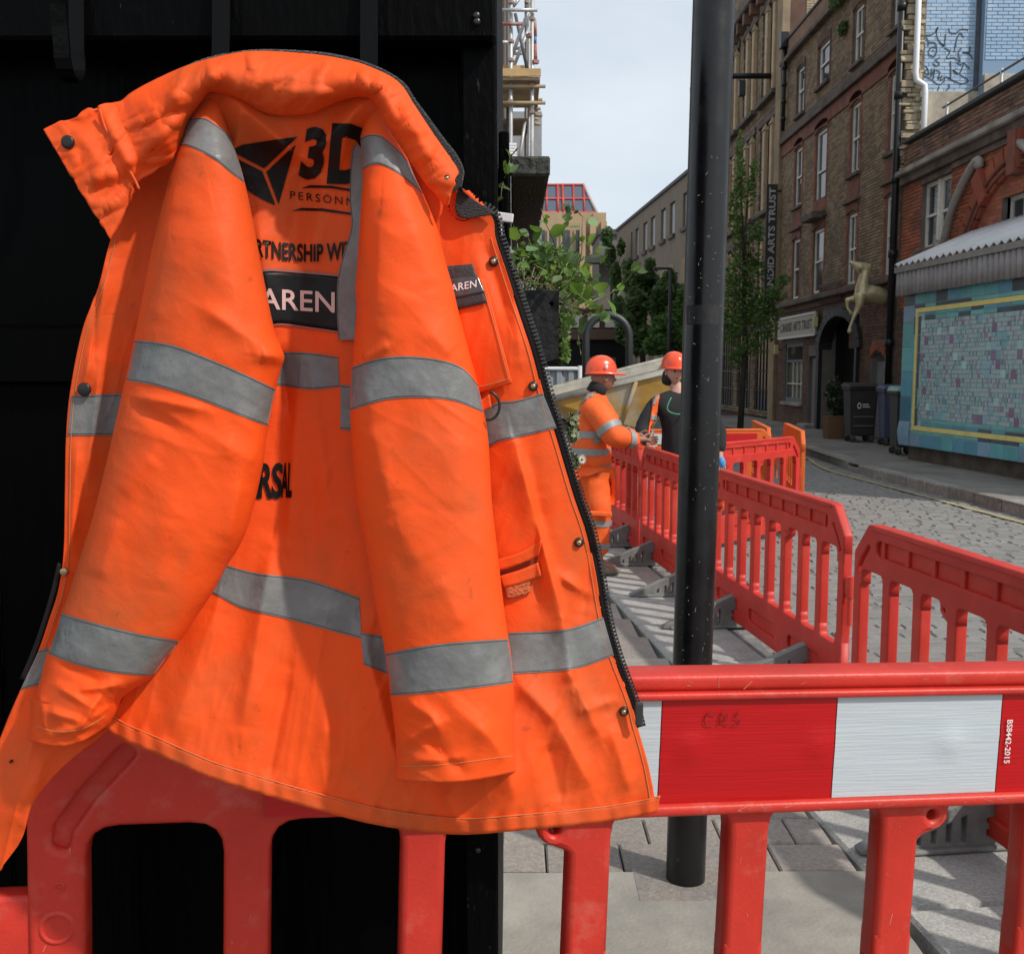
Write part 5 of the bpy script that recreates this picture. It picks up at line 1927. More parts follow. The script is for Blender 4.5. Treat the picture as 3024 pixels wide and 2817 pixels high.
# sign
sg = empty('shop_sign', (FX - .1, 29.7, 2.9), 'long cream signboard lettered in black above the grey shop window', 'sign')
sp_ = [atX(2299, 951, FX - .14), atX(2405, 1000, FX - .14)]
sy0, sy1 = sp_[1].y, sp_[0].y
sz0, sz1 = 2.66, 3.27
box('board', FX - .13, sy0, sz0, FX - .07, sy1, sz1, M_sign, sg, .006)
boxes('frame', [(FX - .15, sy0, sz1 - .04, FX - .1305, sy1, sz1 + .02), (FX - .15, sy0, sz0 - .02, FX - .1305, sy1, sz0 + .04), (FX - .15, sy0 - .02, sz0 - .02, FX - .1305, sy0 + .03, sz1 + .02), (FX - .15, sy1 - .03, sz0 - .02, FX - .1305, sy1 + .02, sz1 + .02)], M_frame, sg)
me = text_mesh('CANDID ARTS TRUST', .36, .006, 1.0)
wd0 = max(v.co.x for v in me.vertices)
sc_ = (sy1 - sy0 - .5) / wd0
map_mesh(me, lambda p: Vector((FX - .137, sy1 - .22 - p.x * sc_, sz0 + .19 + p.y * 1.0)))
obj('lettering', me, M_signtext, sg)
for yy_ in (sy0 - .12, sy1 + .12):
    q = empty('wall_lamp', (FX - .2, yy_, 3.0 if yy_ < sy0 else 2.35), 'small yellow wall lamp at the %s end of the cream signboard' % ('right' if yy_ < sy0 else 'left'), 'lamp')
    box('lamp_body', FX - .22, yy_ - .05, q.location.z - .14, FX - .1, yy_ + .05, q.location.z + .14, mat('yellow_lamp', (.6, .5, .2), .5), q, .01)
    tube('lamp_arm', [(FX - .1, yy_, q.location.z), (FX + .0, yy_, q.location.z)], .02, M_bpipe, q)

# flank wall, painted pale blue
fw = empty('painted_flank_wall', (9.5, Y0, 5), 'pale blue painted brick side wall with black graffiti above the low building', 'wall')
FWY = Y0
box('wall', FX + .36, FWY + .012, 0, 14.5, FWY + .4, 11.4, M_mblue, fw)
xl = atY(2727, 200, FWY).x; xc = atY(2893, 200, FWY).x; zl = atY(2800, 272, FWY).z
brick_face(fw, FWY + .012, xl, xc - .12, zl, 11.3, [], M_bblue, M_bblue1, 300, axis='Y', seed=9, rough=.003)
brick_face(fw, FWY - .18, xc + .02, 14.4, zl + .6, 11.3, [], M_bblue, None, 0, axis='Y', seed=10, rough=.003)
box('return_pier', xc - .02, FWY - .18, 0, 14.45, FWY + .011, 11.35, M_mblue, fw, .005)
box('corner_strip', xc - .11, FWY - .02, zl, xc - .021, FWY + .011, 11.3, mat('dark_blue_strip', (.08, .085, .1), .8, var=.3), fw)  # darker blue-grey strip down the recess corner of the wall
box('lower_render', xl - .2, FWY - .06, 5.8, 14.3, FWY + .011, zl - .005, M_plaster, fw, .01)
box('render_return', xc, FWY - .24, 5.8, 14.3, FWY - .181, zl + .3, M_plaster, fw, .01)
# ragged broken brick edge
rb = random.Random(21)
x0_, x1_ = atY(2662, 200, FWY).x, xl - .01
M_rag = brick_mat('broken_brick_edge', (0.40, 0.33, 0.22), (0.22, 0.18, 0.13), .25, False)
z = 5.9
while z < 11.2:
    h = rb.choice([.075, .15, .11])
    xa = x0_ + rb.uniform(-.08, .14)
    k = rb.uniform(.22, .34)
    for (p, q) in ((xa, xa + k), (xa + k + .01, x1_ - rb.uniform(0, .06))):
        d_ = rb.uniform(.03, .14)
        if q - p > .05:
            bm = box_bm(p, FWY - d_, z, q, FWY + .02, z + h - .012, .016)
            for vv in bm.verts: vv.co += Vector((rb.uniform(-.012, .012), rb.uniform(-.012, .012), rb.uniform(-.006, .006)))
            bm_obj('broken_brick', bm, M_rag, fw)
    z += h
box('rough_core', FX + .02, FWY - .02, 0, x1_ + .02, FWY + .3, 11.4, mat('rough_core_brick', (.16, .13, .09), .95, var=.5, vscale=7, bump=1, bscale=14), fw)
wx = atY(2706, 100, FWY - .12).x; zb_ = atY(2700, 240, FWY).z
pp = [(wx, FWY - .17, 12), (wx, FWY - .17, zb_ + .1), (wx + .02, FWY - .17, zb_ - .03), (wx + .12, FWY - .17, zb_ - .09), (wx + .2, FWY - .17, zb_ - .14), (wx + .215, FWY - .17, zb_ - .3), (wx + .215, FWY - .17, 5.5)]
wp = tube('white_downpipe', pp, .062, M_wpipe, None, 12)
tag(wp, 'white plastic downpipe with a kink on the raw brick wall edge', 'downpipe')
# graffiti strokes
gc = lambda x, y: (lambda p: (p.x, FWY - .009, p.z))(atY(2600 + x * .216, y * .216, FWY))
strokes = [[(600, 490), (690, 485), (760, 430), (790, 370)], [(775, 380), (765, 470), (800, 570), (870, 640)], [(890, 470), (880, 560), (865, 640), (820, 590)], [(930, 390), (950, 450), (1040, 460), (1090, 410), (1200, 410)], [(1090, 450), (1050, 520), (1020, 640), (1005, 720)], [(1090, 455), (1140, 520)],
           [(620, 510), (650, 570), (650, 640)], [(660, 590), (740, 590), (770, 680), (740, 780), (680, 770), (650, 720), (700, 650), (760, 660)], [(700, 700), (730, 700)], [(870, 660), (950, 710), (900, 800), (1010, 800), (1080, 850)], [(1100, 660), (1065, 730), (1090, 850)], [(1220, 640), (1215, 720), (1115, 725), (1210, 740), (1260, 810)],
           [(800, 800), (750, 830), (800, 870), (770, 910), (710, 870)], [(590, 900), (640, 940), (600, 990), (660, 1030), (640, 940)], [(700, 940), (690, 1050), (740, 950), (720, 1090)], [(760, 960), (820, 1010), (770, 1090), (850, 1040), (800, 1120), (890, 1060), (850, 1140), (790, 1165), (690, 1090), (590, 1040)],
           [(955, 840), (955, 1080), (890, 1050)], [(1040, 860), (1100, 890), (1140, 860), (1070, 1020), (985, 960), (1060, 1010)], [(1140, 860), (1220, 950)], [(1080, 1020), (1200, 1110), (1120, 1150), (1020, 1120), (930, 1070)], [(800, 1190), (780, 1250)], [(930, 1150), (940, 1200), (890, 1250)], [(1045, 935), (1052, 940)], [(1145, 1000), (1150, 1006)]]
gv, gf = [], []
for st in strokes:
    q = catmull([gc(*p) for p in st], 14)
    a, b = [], []
    for i in range(14):
        t = Vector(q[min(i + 1, 13)]) - Vector(q[max(0, i - 1)]); t.y = 0
        t.normalize() if t.length > 0 else None
        n_ = Vector((t.z, 0, -t.x)) * .012
        k = len(gv)
        gv += [Vector(q[i]) + n_, Vector(q[i]) - n_]
        if i: gf.append((k - 2, k - 1, k + 1, k))
pyd('graffiti', gv, gf, mat('graffiti_paint', (.035, .045, .065), .7), fw)

# ------------------------------------------------ low red brick building
lb = empty('low_red_building', (FX, 18, PZ), 'low red brick building with an arched window and stone hood moulding', 'building')
LY0, LY1 = 11.0, 22.08
wz0, wz1 = 4.12, 5.42
wa = (19.68, 21.05)
AC = (16.95, 3.0); AR, ARo = 1.95, 2.45
hole_w = [(wa[0], wa[1], wz0, wz1)]
aw = (16.75, 17.62, 3.3, 4.6)
wall_with_holes('wall', FX + .012, LY0, LY1, -.05, 6.3, hole_w + [aw], M_mortar, lb)
arch_holes = []
for r in range(40):                       # bricks give way to the arch ring
    z = 3.0 + r * .075
    if z < AC[1] + ARo:
        hw = math.sqrt(max(0, ARo**2 - (z - AC[1]) ** 2))
        arch_holes.append((AC[0] - hw, AC[0] + hw, z, z + .075))
brick_face(lb, FX + .012, LY0, LY1, 3.0, 5.55, [(a - .0, b + .0, c - .1, d + .1) for a, b, c, d in hole_w] + arch_holes, M_bred, M_bred1, 300, seed=11, rough=.003)
inner_holes = [aw]
for r in range(40):
    z = 3.0 + r * .075
    hw = math.sqrt(max(0, (AR) ** 2 - (z - AC[1]) ** 2)) if z < AC[1] + AR else 0
    inner_holes.append((LY0, AC[0] - hw, z, z + .075)); inner_holes.append((AC[0] + hw, LY1, z, z + .075))
brick_face(lb, FX + .012, AC[0] - AR, AC[0] + AR, 3.0, 4.95, inner_holes, M_bred, None, 0, seed=12, depth=.005)
box('arch_infill', FX + .111, AC[0] - AR, 2.9, FX + .2, aw[0], 4.96, M_mortar, lb); box('arch_infill', FX + .111, aw[1], 2.9, FX + .2, AC[0] + AR, 4.96, M_mortar, lb)
brick_face(lb, FX + .012, LY0, LY1, 0.15, 3.0, [], M_bdark, None, 0, seed=13)
brick_face(lb, FX + .012, LY0, LY1, 5.86, 6.42, [], M_bpar, None, 0, seed=14, rough=.008)
n = 21
for k in range(n):
    q0, q1 = math.pi * k / n + .012, math.pi * (k + 1) / n - .012
    big = k % 4 == 2
    ro, pr = (ARo + .12, .14) if big else (ARo, .07)
    v = []
    for X in (FX - pr, FX + .12):
        for (q, rr) in ((q0, AR), (q1, AR), (q1, ro), (q0, ro)):
            v.append((X, AC[0] + rr * math.cos(q), AC[1] + rr * math.sin(q)))
    pyd('voussoir', v, [(0, 3, 2, 1), (4, 5, 6, 7), (0, 1, 5, 4), (1, 2, 6, 5), (2, 3, 7, 6), (3, 0, 4, 7)], mat('bright_terracotta', (.30, .075, .035), .85, var=.2, vscale=4, rand=.12), lb)
for k, rr in enumerate((AR + .09, AR + .22)):
    pts = [(FX - .085, AC[0] + rr * math.cos(q), AC[1] + rr * math.sin(q)) for q in np.linspace(.05, math.pi - .05, 40)]
    tube('arch_roll_moulding', pts, .035, M_terra, lb, 8)
box('sash_pair_head', FX - .02, wa[0] - .05, wz1 + .001, FX + .1, wa[1] + .05, wz1 + .1, M_soot, lb)
ym = (wa[0] + wa[1]) / 2
sash(lb, FX, ym + .05, wa[1], wz0, wz1, blind=.45, rec=.1)
sash(lb, FX, wa[0], ym - .05, wz0, wz1, blind=.3, rec=.1)
box('window_mullion', FX + .06, ym - .049, wz0, FX + .16, ym + .049, wz1, M_frame, lb, .006)
box('sill', FX - .08, wa[0] - .15, wz0 - .12, FX + .1, wa[1] + .15, wz0 - .002, M_soot, lb, .01)
sash(lb, FX + .1, aw[0], aw[1], aw[2], aw[3], blind=.5, rec=.06, mid=.35)
# arched head light of that window
hv = [(FX + .17, aw[0] + .05, aw[3])] 
hd = [(aw[0] + (aw[1] - aw[0]) * t, aw[3] + .26 * math.sin(math.pi * t)) for t in np.linspace(0, 1, 15)]
tube('arched_head', [(FX + .17, y, z) for y, z in hd], .03, M_frame, lb, 8)
pyd('head_pane', [(FX + .18, y, z) for y, z in hd], [tuple(range(15))], M_glass, lb)
# cornice courses
box('cornice', FX - .2, LY0, 5.74, FX + .011, LY1 - .02, 5.85, M_stone, lb, .02)
box('cornice', FX - .1, LY0, 5.56, FX + .011, LY1 - .02, 5.735, M_soot, lb, .015)
box('architrave', FX - .05, LY0, 5.44, FX + .005, 19.6, 5.555, M_soot, lb, .01)
box('band_course', FX - .05, LY0, 3.56, FX + .005, LY1 - .02, 3.66, M_bdark, lb, .01)
box('coping', FX - .08, LY0, 6.42, FX + .4, LY1 - .02, 6.5, M_lead, lb, .012)
box('flat_roof', FX + .36, LY0, 6.2, 14.4, LY1 - .02, 6.3, M_lead, lb)
# stone hood mould with scroll
def stonehood(pts, w0, nm):
    q = catmull([atX(2600 + x * .216, 380 + y * .216, FX - .1) for x, y in pts], 26)
    return tube(nm, q, w0, M_stone, lb, 10)
stonehood([(770, 1600), (850, 1600), (900, 1400), (975, 1120), (1070, 870), (1185, 640), (1290, 470), (1340, 430), (1360, 480), (1330, 520)], .075, 'hood_mould')
stonehood([(1830, 250), (1800, 210), (1830, 180), (1900, 190), (1980, 250), (2200, 420), (2400, 700)], .075, 'hood_mould')
stonehood([(755, 1560), (800, 1640), (880, 1655)], .07, 'hood_stop')
box('keystone', FX - .2, AC[0] - .1, AC[1] + AR - .1, FX + .1, AC[0] + .16, AC[1] + ARo + .12, M_terra, lb, .01)
# pier with stone cap beside the kiosk
brick_face(lb, FX - .5, 18.9, 19.35, .15, 2.75, [], M_bdark, None, 0, seed=15)
box('pier', FX - .499, 18.9, PZ - .1, FX + .01, 19.35, 2.8, M_bdark, lb, .004)
box('pier_cap', FX - .62, 18.82, 2.8, FX + .01, 19.43, 3.0, M_stone, lb, .04, 2)
# roof handrail
rl = empty('roof_handrail', (FX + .5, 18, 6.5), 'thin metal handrail along the roof of the low red building', 'handrail')
tube('rail', [(FX + .5, 11.5, 7.02), (FX + .5, 21.4, 7.02)], .022, mat('rusty_rail', (.17, .12, .1), .6), rl)
for y in (13.2, 15.0, 16.9, 18.9, 21.2):
    tube('stanchion', [(FX + .5, y, 6.3), (FX + .5, y, 7.08)], .028, mat('galv_stanchion', (.42, .44, .47), .5, metal=.3), rl)

# ------------------------------------------------ farther building with cream mullions
fb = empty('cream_mullion_building', (FX, 38, PZ), 'dark brick warehouse with pale cream window mullions beyond the gallery', 'building')
GY0, GY1 = 32.05, 47.0
box('wall', FX + .14, GY0 + .01, -.05, FX + .6, GY1, 16.5, M_bdark, fb)
bays = [(32.9 + k * 2.75, 35.0 + k * 2.75) for k in range(5)]
zr_ = [(.4, 3.0), (3.6, 6.2), (6.9, 9.7), (10.5, 13.4)]
holes = [(a, b, c, d) for a, b in bays for c, d in zr_]
brick_face(fb, FX + .139, GY0 + .02, GY1, .2, 16.4, holes, M_bstock, None, 0, seed=31, bl=.3, bh=.1, depth=.13)
for (a, b, c, d) in holes:
    wv = boxes('window', [(FX + .06, a, c, FX + .1, b, d)], M_glass, fb)
    for k in range(5):
        boxes('glazing_bar', [(FX + .03, a + (b - a) * (k + .5) / 5 - .02, c, FX + .055, a + (b - a) * (k + .5) / 5 + .02, d)], M_bpipe, wv)
    for k in range(3):
        z = c + (d - c) * (k + 1) / 4
        boxes('glazing_bar', [(FX + .028, a, z - .02, FX + .054, b, z + .02)], M_bpipe, wv)
    if c > 1:
        for yy_ in (a + .02, (a + b) / 2 - .1):
            mu = box('mullion', FX - .13, yy_, c, FX + .02, yy_ + .26, d - .25, M_tan, fb, .02)
            v = [(FX - .17, yy_ - .02, d - .25), (FX - .17, yy_ + .28, d - .25), (FX + .02, yy_ + .28, d - .25), (FX + .02, yy_ - .02, d - .25), (FX - .07, yy_ + .13, d)]
            pyd('mullion_cap', v, [(0, 1, 4), (1, 2, 4), (2, 3, 4), (3, 0, 4), (0, 3, 2, 1)], M_tan, fb)
        box('sill', FX - .2, a - .1, c - .16, FX + .02, b + .1, c - .002, M_soot, fb, .02)
    box('lintel', FX - .06, a - .1, d + .001, FX + .02, b + .1, d + .24, M_soot, fb, .02)
box('cornice', FX - .35, GY0, 14.0, FX + .02, GY1, 14.35, M_soot, fb, .04)
for k in range(14):
    box('corbel', FX - .3, 32.5 + k * 1.0, 13.6, FX + .02, 32.75 + k * 1.0, 13.99, M_bdark, fb, .02)
box('end_pier', FX - .1, GY0, -.02, FX + .135, GY0 + .62, 16.4, M_bstock, fb, .004)
brick_face(fb, GY0 + .01, FX + .62, 11.5, 11.4, 16, [], mat('yellow_stock_end', (.42, .33, .21), .9, var=.2, rand=.2, island=True), None, 0, axis='Y', seed=33)
box('end_wall', FX + .61, GY0 + .011, 10, 11.6, GY0 + .4, 16.1, M_mortar, fb)
# wall crane arm
tube('hoist_arm', [(FX - .1, 33.2, 10.95), (FX - 1.8, 33.0, 10.9)], .09, M_bpipe, fb, 8)
box('hoist_lamp', FX - 1.15, 33.0, 10.3, FX - .95, 33.2, 10.78, M_bpipe, fb, .02)
# banner
bn = empty('vertical_banner_sign', (FX - .5, 33.4, 6), 'tall black vertical sign with white lettering beside the tree', 'sign')
b0_, b1_ = atX(2252, 570, FX - .45), atX(2272, 850, FX - .45)
by = (b0_.y + b1_.y) / 2
zt_, zb2 = 1.65 + (1100 - 560) / 3000 * by, 1.65 + (1100 - 905) / 3000 * by
box('panel', FX - .46, by, zb2, FX - .12, by + .06, zt_, M_bannerb, bn, .01)
me = text_mesh('CANDID ARTS TRUST', .5, .012, 1.0)
wd0 = max(v.co.x for v in me.vertices)
sc_ = (zt_ - zb2 - .2) / wd0
map_mesh(me, lambda p: Vector((FX - .19 - p.y * .55, by - .006, zb2 + .1 + p.x * sc_)))
obj('lettering', me, mat('banner_lettering', (.45, .45, .45), .5), bn)
tube('bracket', [(FX - .12, by + .03, zt_ - .2), (FX + .1, by + .03, zt_ - .2)], .03, M_bpipe, bn)
tube('bracket', [(FX - .12, by + .03, zb2 + .2), (FX + .1, by + .03, zb2 + .2)], .03, M_bpipe, bn)

# ------------------------------------------------ brown building along the bend
nb = empty('long_brown_building', (7, 56, 0), 'long plain brown brick building with a row of tall windows at the bend', 'building')
M_brown = mat('brown_brick_far', (0.20, 0.155, 0.115), .9, var=.12, vscale=1.5, bump=.3, bscale=12)
na, nb_ = atY(2060, 465, 46.0), atY(1822, 690, 67.0)
na = Vector((na.x, 46.0, 0)); nc = Vector((nb_.x, 67.0, 0))
dn = (nc - na).normalized(); nn = Vector((dn.y, -dn.x, 0))
LN = (nc - na).length
zt = (atY(2029, 494, na.y + (46.8 - 46)).z + atY(1822, 690, 67).z) / 2
NR = Matrix.Translation(na) @ Matrix.Rotation(math.atan2(dn.y, dn.x), 4, 'Z')


def NB(name, s0, z0, s1, z1, o0, o1, m, bev=0):
    bm = box_bm(s0, o0, z0, s1, o1, z1, bev)
    bm.transform(NR)
    return bm_obj(name, bm, m, nb)


# wall in strips around the windows
wins = []
for (ua, ub) in ((1863, 1868), (1876, 1886), (1899, 1911), (1921, 1934), (1951, 1965), (1977, 1992), (2015, 2030)):
    def s_at(u):
        d = ray(u, 700)
        # intersect line
        A = np.array([[dn.x, -d.x], [dn.y, -d.y]]); r_ = np.linalg.solve(A, np.array([-na.x, -na.y]))
        return r_[0]
    s1_, s0_ = s_at(ua), s_at(ub)
    wins.append((s0_, s1_))
sy_ = lambda u, v, s: CAM_H + 0
yy_m = na + dn * wins[3][0]
wz1_ = atY(1932, 635, yy_m.y).z; wz0_ = atY(1932, 725, yy_m.y).z
prev = 0
for (s0_, s1_) in sorted(wins):
    NB('wall', prev, 0, s0_, zt, -.4, 0, M_brown)
    NB('wall', s0_, 0, s1_, wz0_, -.4, 0, M_brown); NB('wall', s0_, wz1_, s1_, zt, -.4, 0, M_brown)
    wv = NB('window', s0_, wz0_, s1_, wz1_, -.3, -.22, M_glass)
    bm = box_bm(s0_ + .05, -.2, wz0_ + .05, s1_ - .05, -.12, wz1_ - .05); bm.transform(NR)
    bm_obj('blind', bm, mat('grey_blind_far', (.36, .38, .39), .4), wv)
    NB('sill', s0_ - .1, wz0_ - .18, s1_ + .1, wz0_ - .005, 0, .12, M_soot)
    for q in range(2):                     # lower storeys, mostly behind the trees
        zq = wz0_ - 3.6 * (q + 1)
        if zq > .5: NB('window', s0_, zq, s1_, zq + 2.2, .003, .02, M_glass)
    prev = s1_
NB('wall', prev, 0, LN, zt, -.4, 0, M_brown)
NB('coping', -.1, zt, LN + .1, zt + .16, -.5, .1, M_lead)
NB('rear_block', 0, 0, LN, zt - .3, -9, -.45, M_brown)
# end-of-street link and yellow building with glazed red-framed top
yb = empty('yellow_brick_block', (2, 80, 0), 'yellow brick block with red framed sloping glass top at the street end', 'building')
M_yb = mat('yellow_brick_far', (0.40, 0.29, 0.17), .9, var=.10, vscale=1, bump=.2, bscale=10)
M_redfr = mat('red_frame_paint', (0.42, 0.05, 0.04), .5)
M_sg = mat('slate_glass', (0.09, 0.11, 0.15), .12, spec=.6)
BY = 80.0
e0, e1 = atY(1560, 640, BY), atY(1788, 640, BY)
z_top, z_mid = atY(1700, 535, BY).z, atY(1700, 628, BY).z
box('wall', -6, BY, 0, e1.x - .5, BY + 12, z_mid, M_yb, yb)
box('end_pier', e1.x - 1.0, BY - .6, 0, e1.x, BY + 6, atY(1788, 632, BY).z, M_yb, yb)
xt = atY(1728, 535, BY).x; xb = atY(1763, 628, BY).x
v = [(-6, BY + .3, z_mid + .01), (xb, BY + .3, z_mid + .01), (xt, BY + 1.6, z_top), (-6, BY + 1.6, z_top), (xb, BY + 11, z_mid + .01), (xt, BY + 10, z_top), (-6, BY + 10, z_top), (-6, BY + 11, z_mid + .01)]
pyd('glazed_roof', v, [(0, 1, 2, 3), (1, 4, 5, 2), (3, 2, 5, 6), (0, 3, 6, 7)], M_sg, yb)
def rf(sx, top=True):
    p = atY(sx, 535 if top else 628, BY + (1.55 if top else .25)); return p
for sx in (1615, 1648, 1663, 1695, 1726):
    a, b = rf(sx), rf(sx, False)
    tube('red_mullion', [(b.x, BY + .25, z_mid), (b.x, BY + 1.55, z_top + .02)], .11 if sx in (1648, 1663) else .08, M_redfr, yb, 6)
for zf in (0.02, .5, 1.0):
    z = z_mid + (z_top - z_mid) * zf
    tube('red_transom', [(-6, BY + .25 + 1.3 * zf, z), (xb + (xt - xb) * zf, BY + .25 + 1.3 * zf, z)], .09, M_redfr, yb, 6)
tube('red_mullion', [(xb, BY + .25, z_mid), (xt, BY + 1.55, z_top)], .12, mat('pale_hip_cap', (.4, .34, .33), .6), yb, 6)
for sx in (1587, 1621, 1660, 1700):
    a, b = atY(sx, 680, BY), atY(sx + 23, 745, BY)
    if b.x < e1.x - 1:
        wv = box('window', a.x, BY - .02, b.z, b.x, BY + .05, a.z, M_glass, yb)
        box('window_frame', a.x - .12, BY - .12, b.z, a.x - .005, BY - .005, a.z, M_tan, yb)
for sx in (1710, 1740, 1772):
    a = atY(sx, 650, BY)
    box('buttress', a.x, BY - 1.0, 0, a.x + .45, BY - .605, atY(sx, 660, BY).z, M_yb, yb)
lk = empty('grey_link_block', (6, 72, 0), 'low dark grey link block between yellow block and brown building', 'building')
la, lb2 = atY(1770, 694, 70), atY(1845, 694, 70)
box('wall', la.x, 70, 0, lb2.x + 1, 76, la.z, mat('grey_link_wall', (.15, .135, .12), .9, var=.2), lk)
box('coping', la.x - .1, 69.8, la.z, lb2.x + 1, 76, la.z + .35, M_lead, lk)
box('canopy', la.x - 1.0, 68.5, la.z - 2.0, lb2.x + .1, 69.75, la.z - 1.5, M_lead, lk)
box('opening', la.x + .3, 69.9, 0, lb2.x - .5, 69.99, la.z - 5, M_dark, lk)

# ------------------------------------------------ left side of the street: building under scaffold
lf = empty('left_street_building', (-3, 22, 0), 'brown brick building under scaffolding just right of the stall edge', 'building')
xw = atY(1500, 300, 15.6).x - .3
box('wall', -9, 15.6, 0, xw + .25, 33, 14, mat('left_brick', (.15, .115, .085), .9, var=.2, vscale=2, bump=.3, bscale=20), lf)
gcl = box('grey_cladding', xw + .3, 20.0, 0, atY(1600, 380, 20).x, 21.0, atY(1600, 330, 20).z, mat('grey_cladding_sheet', (.32, .33, .35), .5, var=.1), lf)
bm = None

# =================================================================== TILED KIOSK
kk = empty('tiled_kiosk', (7, 16, PZ), 'kiosk clad in blue and teal tiles with a yellow framed mosaic panel', 'kiosk')
KP = Vector((6.87, 18.0, 0)); kd = Vector((.09, -1, 0)).normalized(); kn = Vector((-kd.y, kd.x, 0)) * -1   # along the face, and outwards
if kn.x > 0: kn *= -1
KL = 6.0
M_grout = mat('pale_grout', (0.36, 0.48, 0.5), .8)


def tile_mat(nm, c, sp=.5):
    return mat('tile_' + nm, c, .22, spec=sp, var=.12, vscale=5, rand=.12)


T_teal = tile_mat('teal', (0.120, 0.397, 0.428)); T_teal2 = tile_mat('green_teal', (0.159, 0.444, 0.428)); T_deep = tile_mat('deep_blue', (0.056, 0.183, 0.270)); T_blue = tile_mat('mid_blue', (0.111, 0.333, 0.460))
T_dk = tile_mat('slate', (0.071, 0.107, 0.139)); T_grey = tile_mat('blue_grey', (0.206, 0.349, 0.476)); T_yel = tile_mat('yellow', (0.800, 0.682, 0.238)); T_pur = tile_mat('mauve', (0.270, 0.183, 0.301)); T_pale = tile_mat('pale_aqua', (0.428, 0.634, 0.634)); T_sky = tile_mat('soft_blue', (0.254, 0.460, 0.539))


def kpt(s, z, o=0.0):
    p = KP + kd * s + kn * o
    return Vector((p.x, p.y, z))


def kbox(name, s0, z0, s1, z1, o0, o1, m, parent=kk, bev=None):
    v = [kpt(a, b, c) for c in (o0, o1) for (a, b) in ((s0, z0), (s1, z0), (s1, z1), (s0, z1))]
    return pyd(name, v, [(0, 1, 2, 3), (7, 6, 5, 4), (0, 4, 5, 1), (1, 5, 6, 2), (2, 6, 7, 3), (3, 7, 4, 0)], m, parent)


TM = {}


def tile(s0, z0, s1, z1, m, o=.012, name='tile'):
    g = .006
    L, H = round(s1 - s0 - 2 * g, 3), round(z1 - z0 - 2 * g, 3)
    key = (L, H, m.name)
    if key not in TM:
        bm = box_bm(0, -.012, 0, L, 0, H, .003)
        me = bpy.data.meshes.new('tile'); bm.to_mesh(me); bm.free(); me.materials.append(m); TM[key] = me
    ob = bpy.data.objects.new(name, TM[key])
    ob.location = kpt(s0 + g, z0 + g, o - .012)
    ob.rotation_euler = (0, 0, math.atan2(kd.y, kd.x))
    link(ob, kk)
    ob.matrix_parent_inverse = Matrix.Translation(kk.location).inverted()
    return ob


kz0, kz1 = .384, 3.02
# body, plinth
v = [kpt(0, kz0, -.001), kpt(KL, kz0, -.001), Vector((FX - .02, kpt(KL, 0).y, kz0)), Vector((FX - .02, KP.y + .1, kz0)), kpt(0, kz1, -.001), kpt(KL, kz1, -.001), Vector((FX - .02, kpt(KL, 0).y, kz1)), Vector((FX - .02, KP.y + .1, kz1))]
pyd('wall', v, BOXF, M_grout, kk)
v = [kpt(.12, PZ - .05, -.12), kpt(KL, PZ - .05, -.12), Vector((FX - .05, kpt(KL, 0).y, PZ - .05)), Vector((FX - .05, KP.y, PZ - .05)), kpt(.12, kz0 - .002, -.12), kpt(KL, kz0 - .002, -.12), Vector((FX - .05, kpt(KL, 0).y, kz0 - .002)), Vector((FX - .05, KP.y, kz0 - .002))]
pyd('plinth', v, BOXF, mat('dark_concrete_plinth', (.09, .075, .06), .95, var=.5, vscale=3), kk)
rk = random.Random(8)
# left column of big tiles
zc = kz0
cols_ = [T_grey, T_deep, T_blue, T_teal, T_teal, T_grey, T_dk]
hts = [.42, .43, .43, .42, .42, .29, .20]
for m_, h in zip(cols_, hts):
    tile(0, zc, .40, zc + h, m_)
    zc += h
# bulging foot at the corner
fv, ff = [], []
for j in range(9):
    t = j / 8
    for s in (0, .4):
        fv.append(kpt(s - .03 * math.sin(math.pi * t) * (1 if s == 0 else 0), kz0 + .42 * t, .013 + .015 * math.sin(math.pi * t)))
for j in range(8):
    ff.append((2 * j, 2 * j + 1, 2 * j + 3, 2 * j + 2))
pyd('curved_corner_tile', fv, ff, T_grey, kk, True)
s = .40
while s < KL - .2:
    w_ = .36
    tile(s, 2.80, s + w_, kz1, rk.choice([T_teal, T_teal, T_teal, T_dk, T_blue]))
    tile(s, kz0, s + w_, .60, rk.choice([T_blue, T_teal, T_grey, T_dk, T_blue]))
    tile(s, 2.735, s + w_, 2.80, rk.choice([T_teal2, T_teal2, T_teal2, T_dk]))
    tile(s, .60, s + w_, .665, rk.choice([T_teal2, T_teal2, T_dk]))
    if s > .5:
        tile(s, 2.60, s + w_, 2.66, rk.choice([T_blue, T_teal, T_dk]))
        tile(s, 2.52, s + w_, 2.60, rk.choice([T_teal2, T_teal2, T_dk]))
        tile(s, .74, s + w_, .80, rk.choice([T_blue, T_teal, T_dk])); tile(s, .80, s + w_, .87, T_teal2)
    s += w_
z = .74
while z < 2.6:
    tile(.545, z, .60, z + .31, rk.choice([T_dk, T_teal])); tile(.60, z, .645, z + .31, rk.choice([T_teal2, T_dk])); tile(.40, z, .455, z + .31, rk.choice([T_teal2, T_teal2, T_dk]))
    z += .31
kbox('yellow_frame', .46, .668, KL - .3, .74, .0, .016, T_yel); kbox('yellow_frame', .46, 2.66, KL - .3, 2.732, .0, .016, T_yel); kbox('yellow_frame', .46, .7405, .535, 2.6595, .0, .016, T_yel)
# mosaic
c_ = .135
nc_, nr_ = int((KL - 1.2) / c_), int((2.52 - .87) / c_)
ch = (2.52 - .87) / nr_
big = {}
sv, sf = [], []
M_mos = mat('mosaic_small_tiles', (0.27, 0.36, 0.37), .25, spec=.5, rand=.28, island=True)
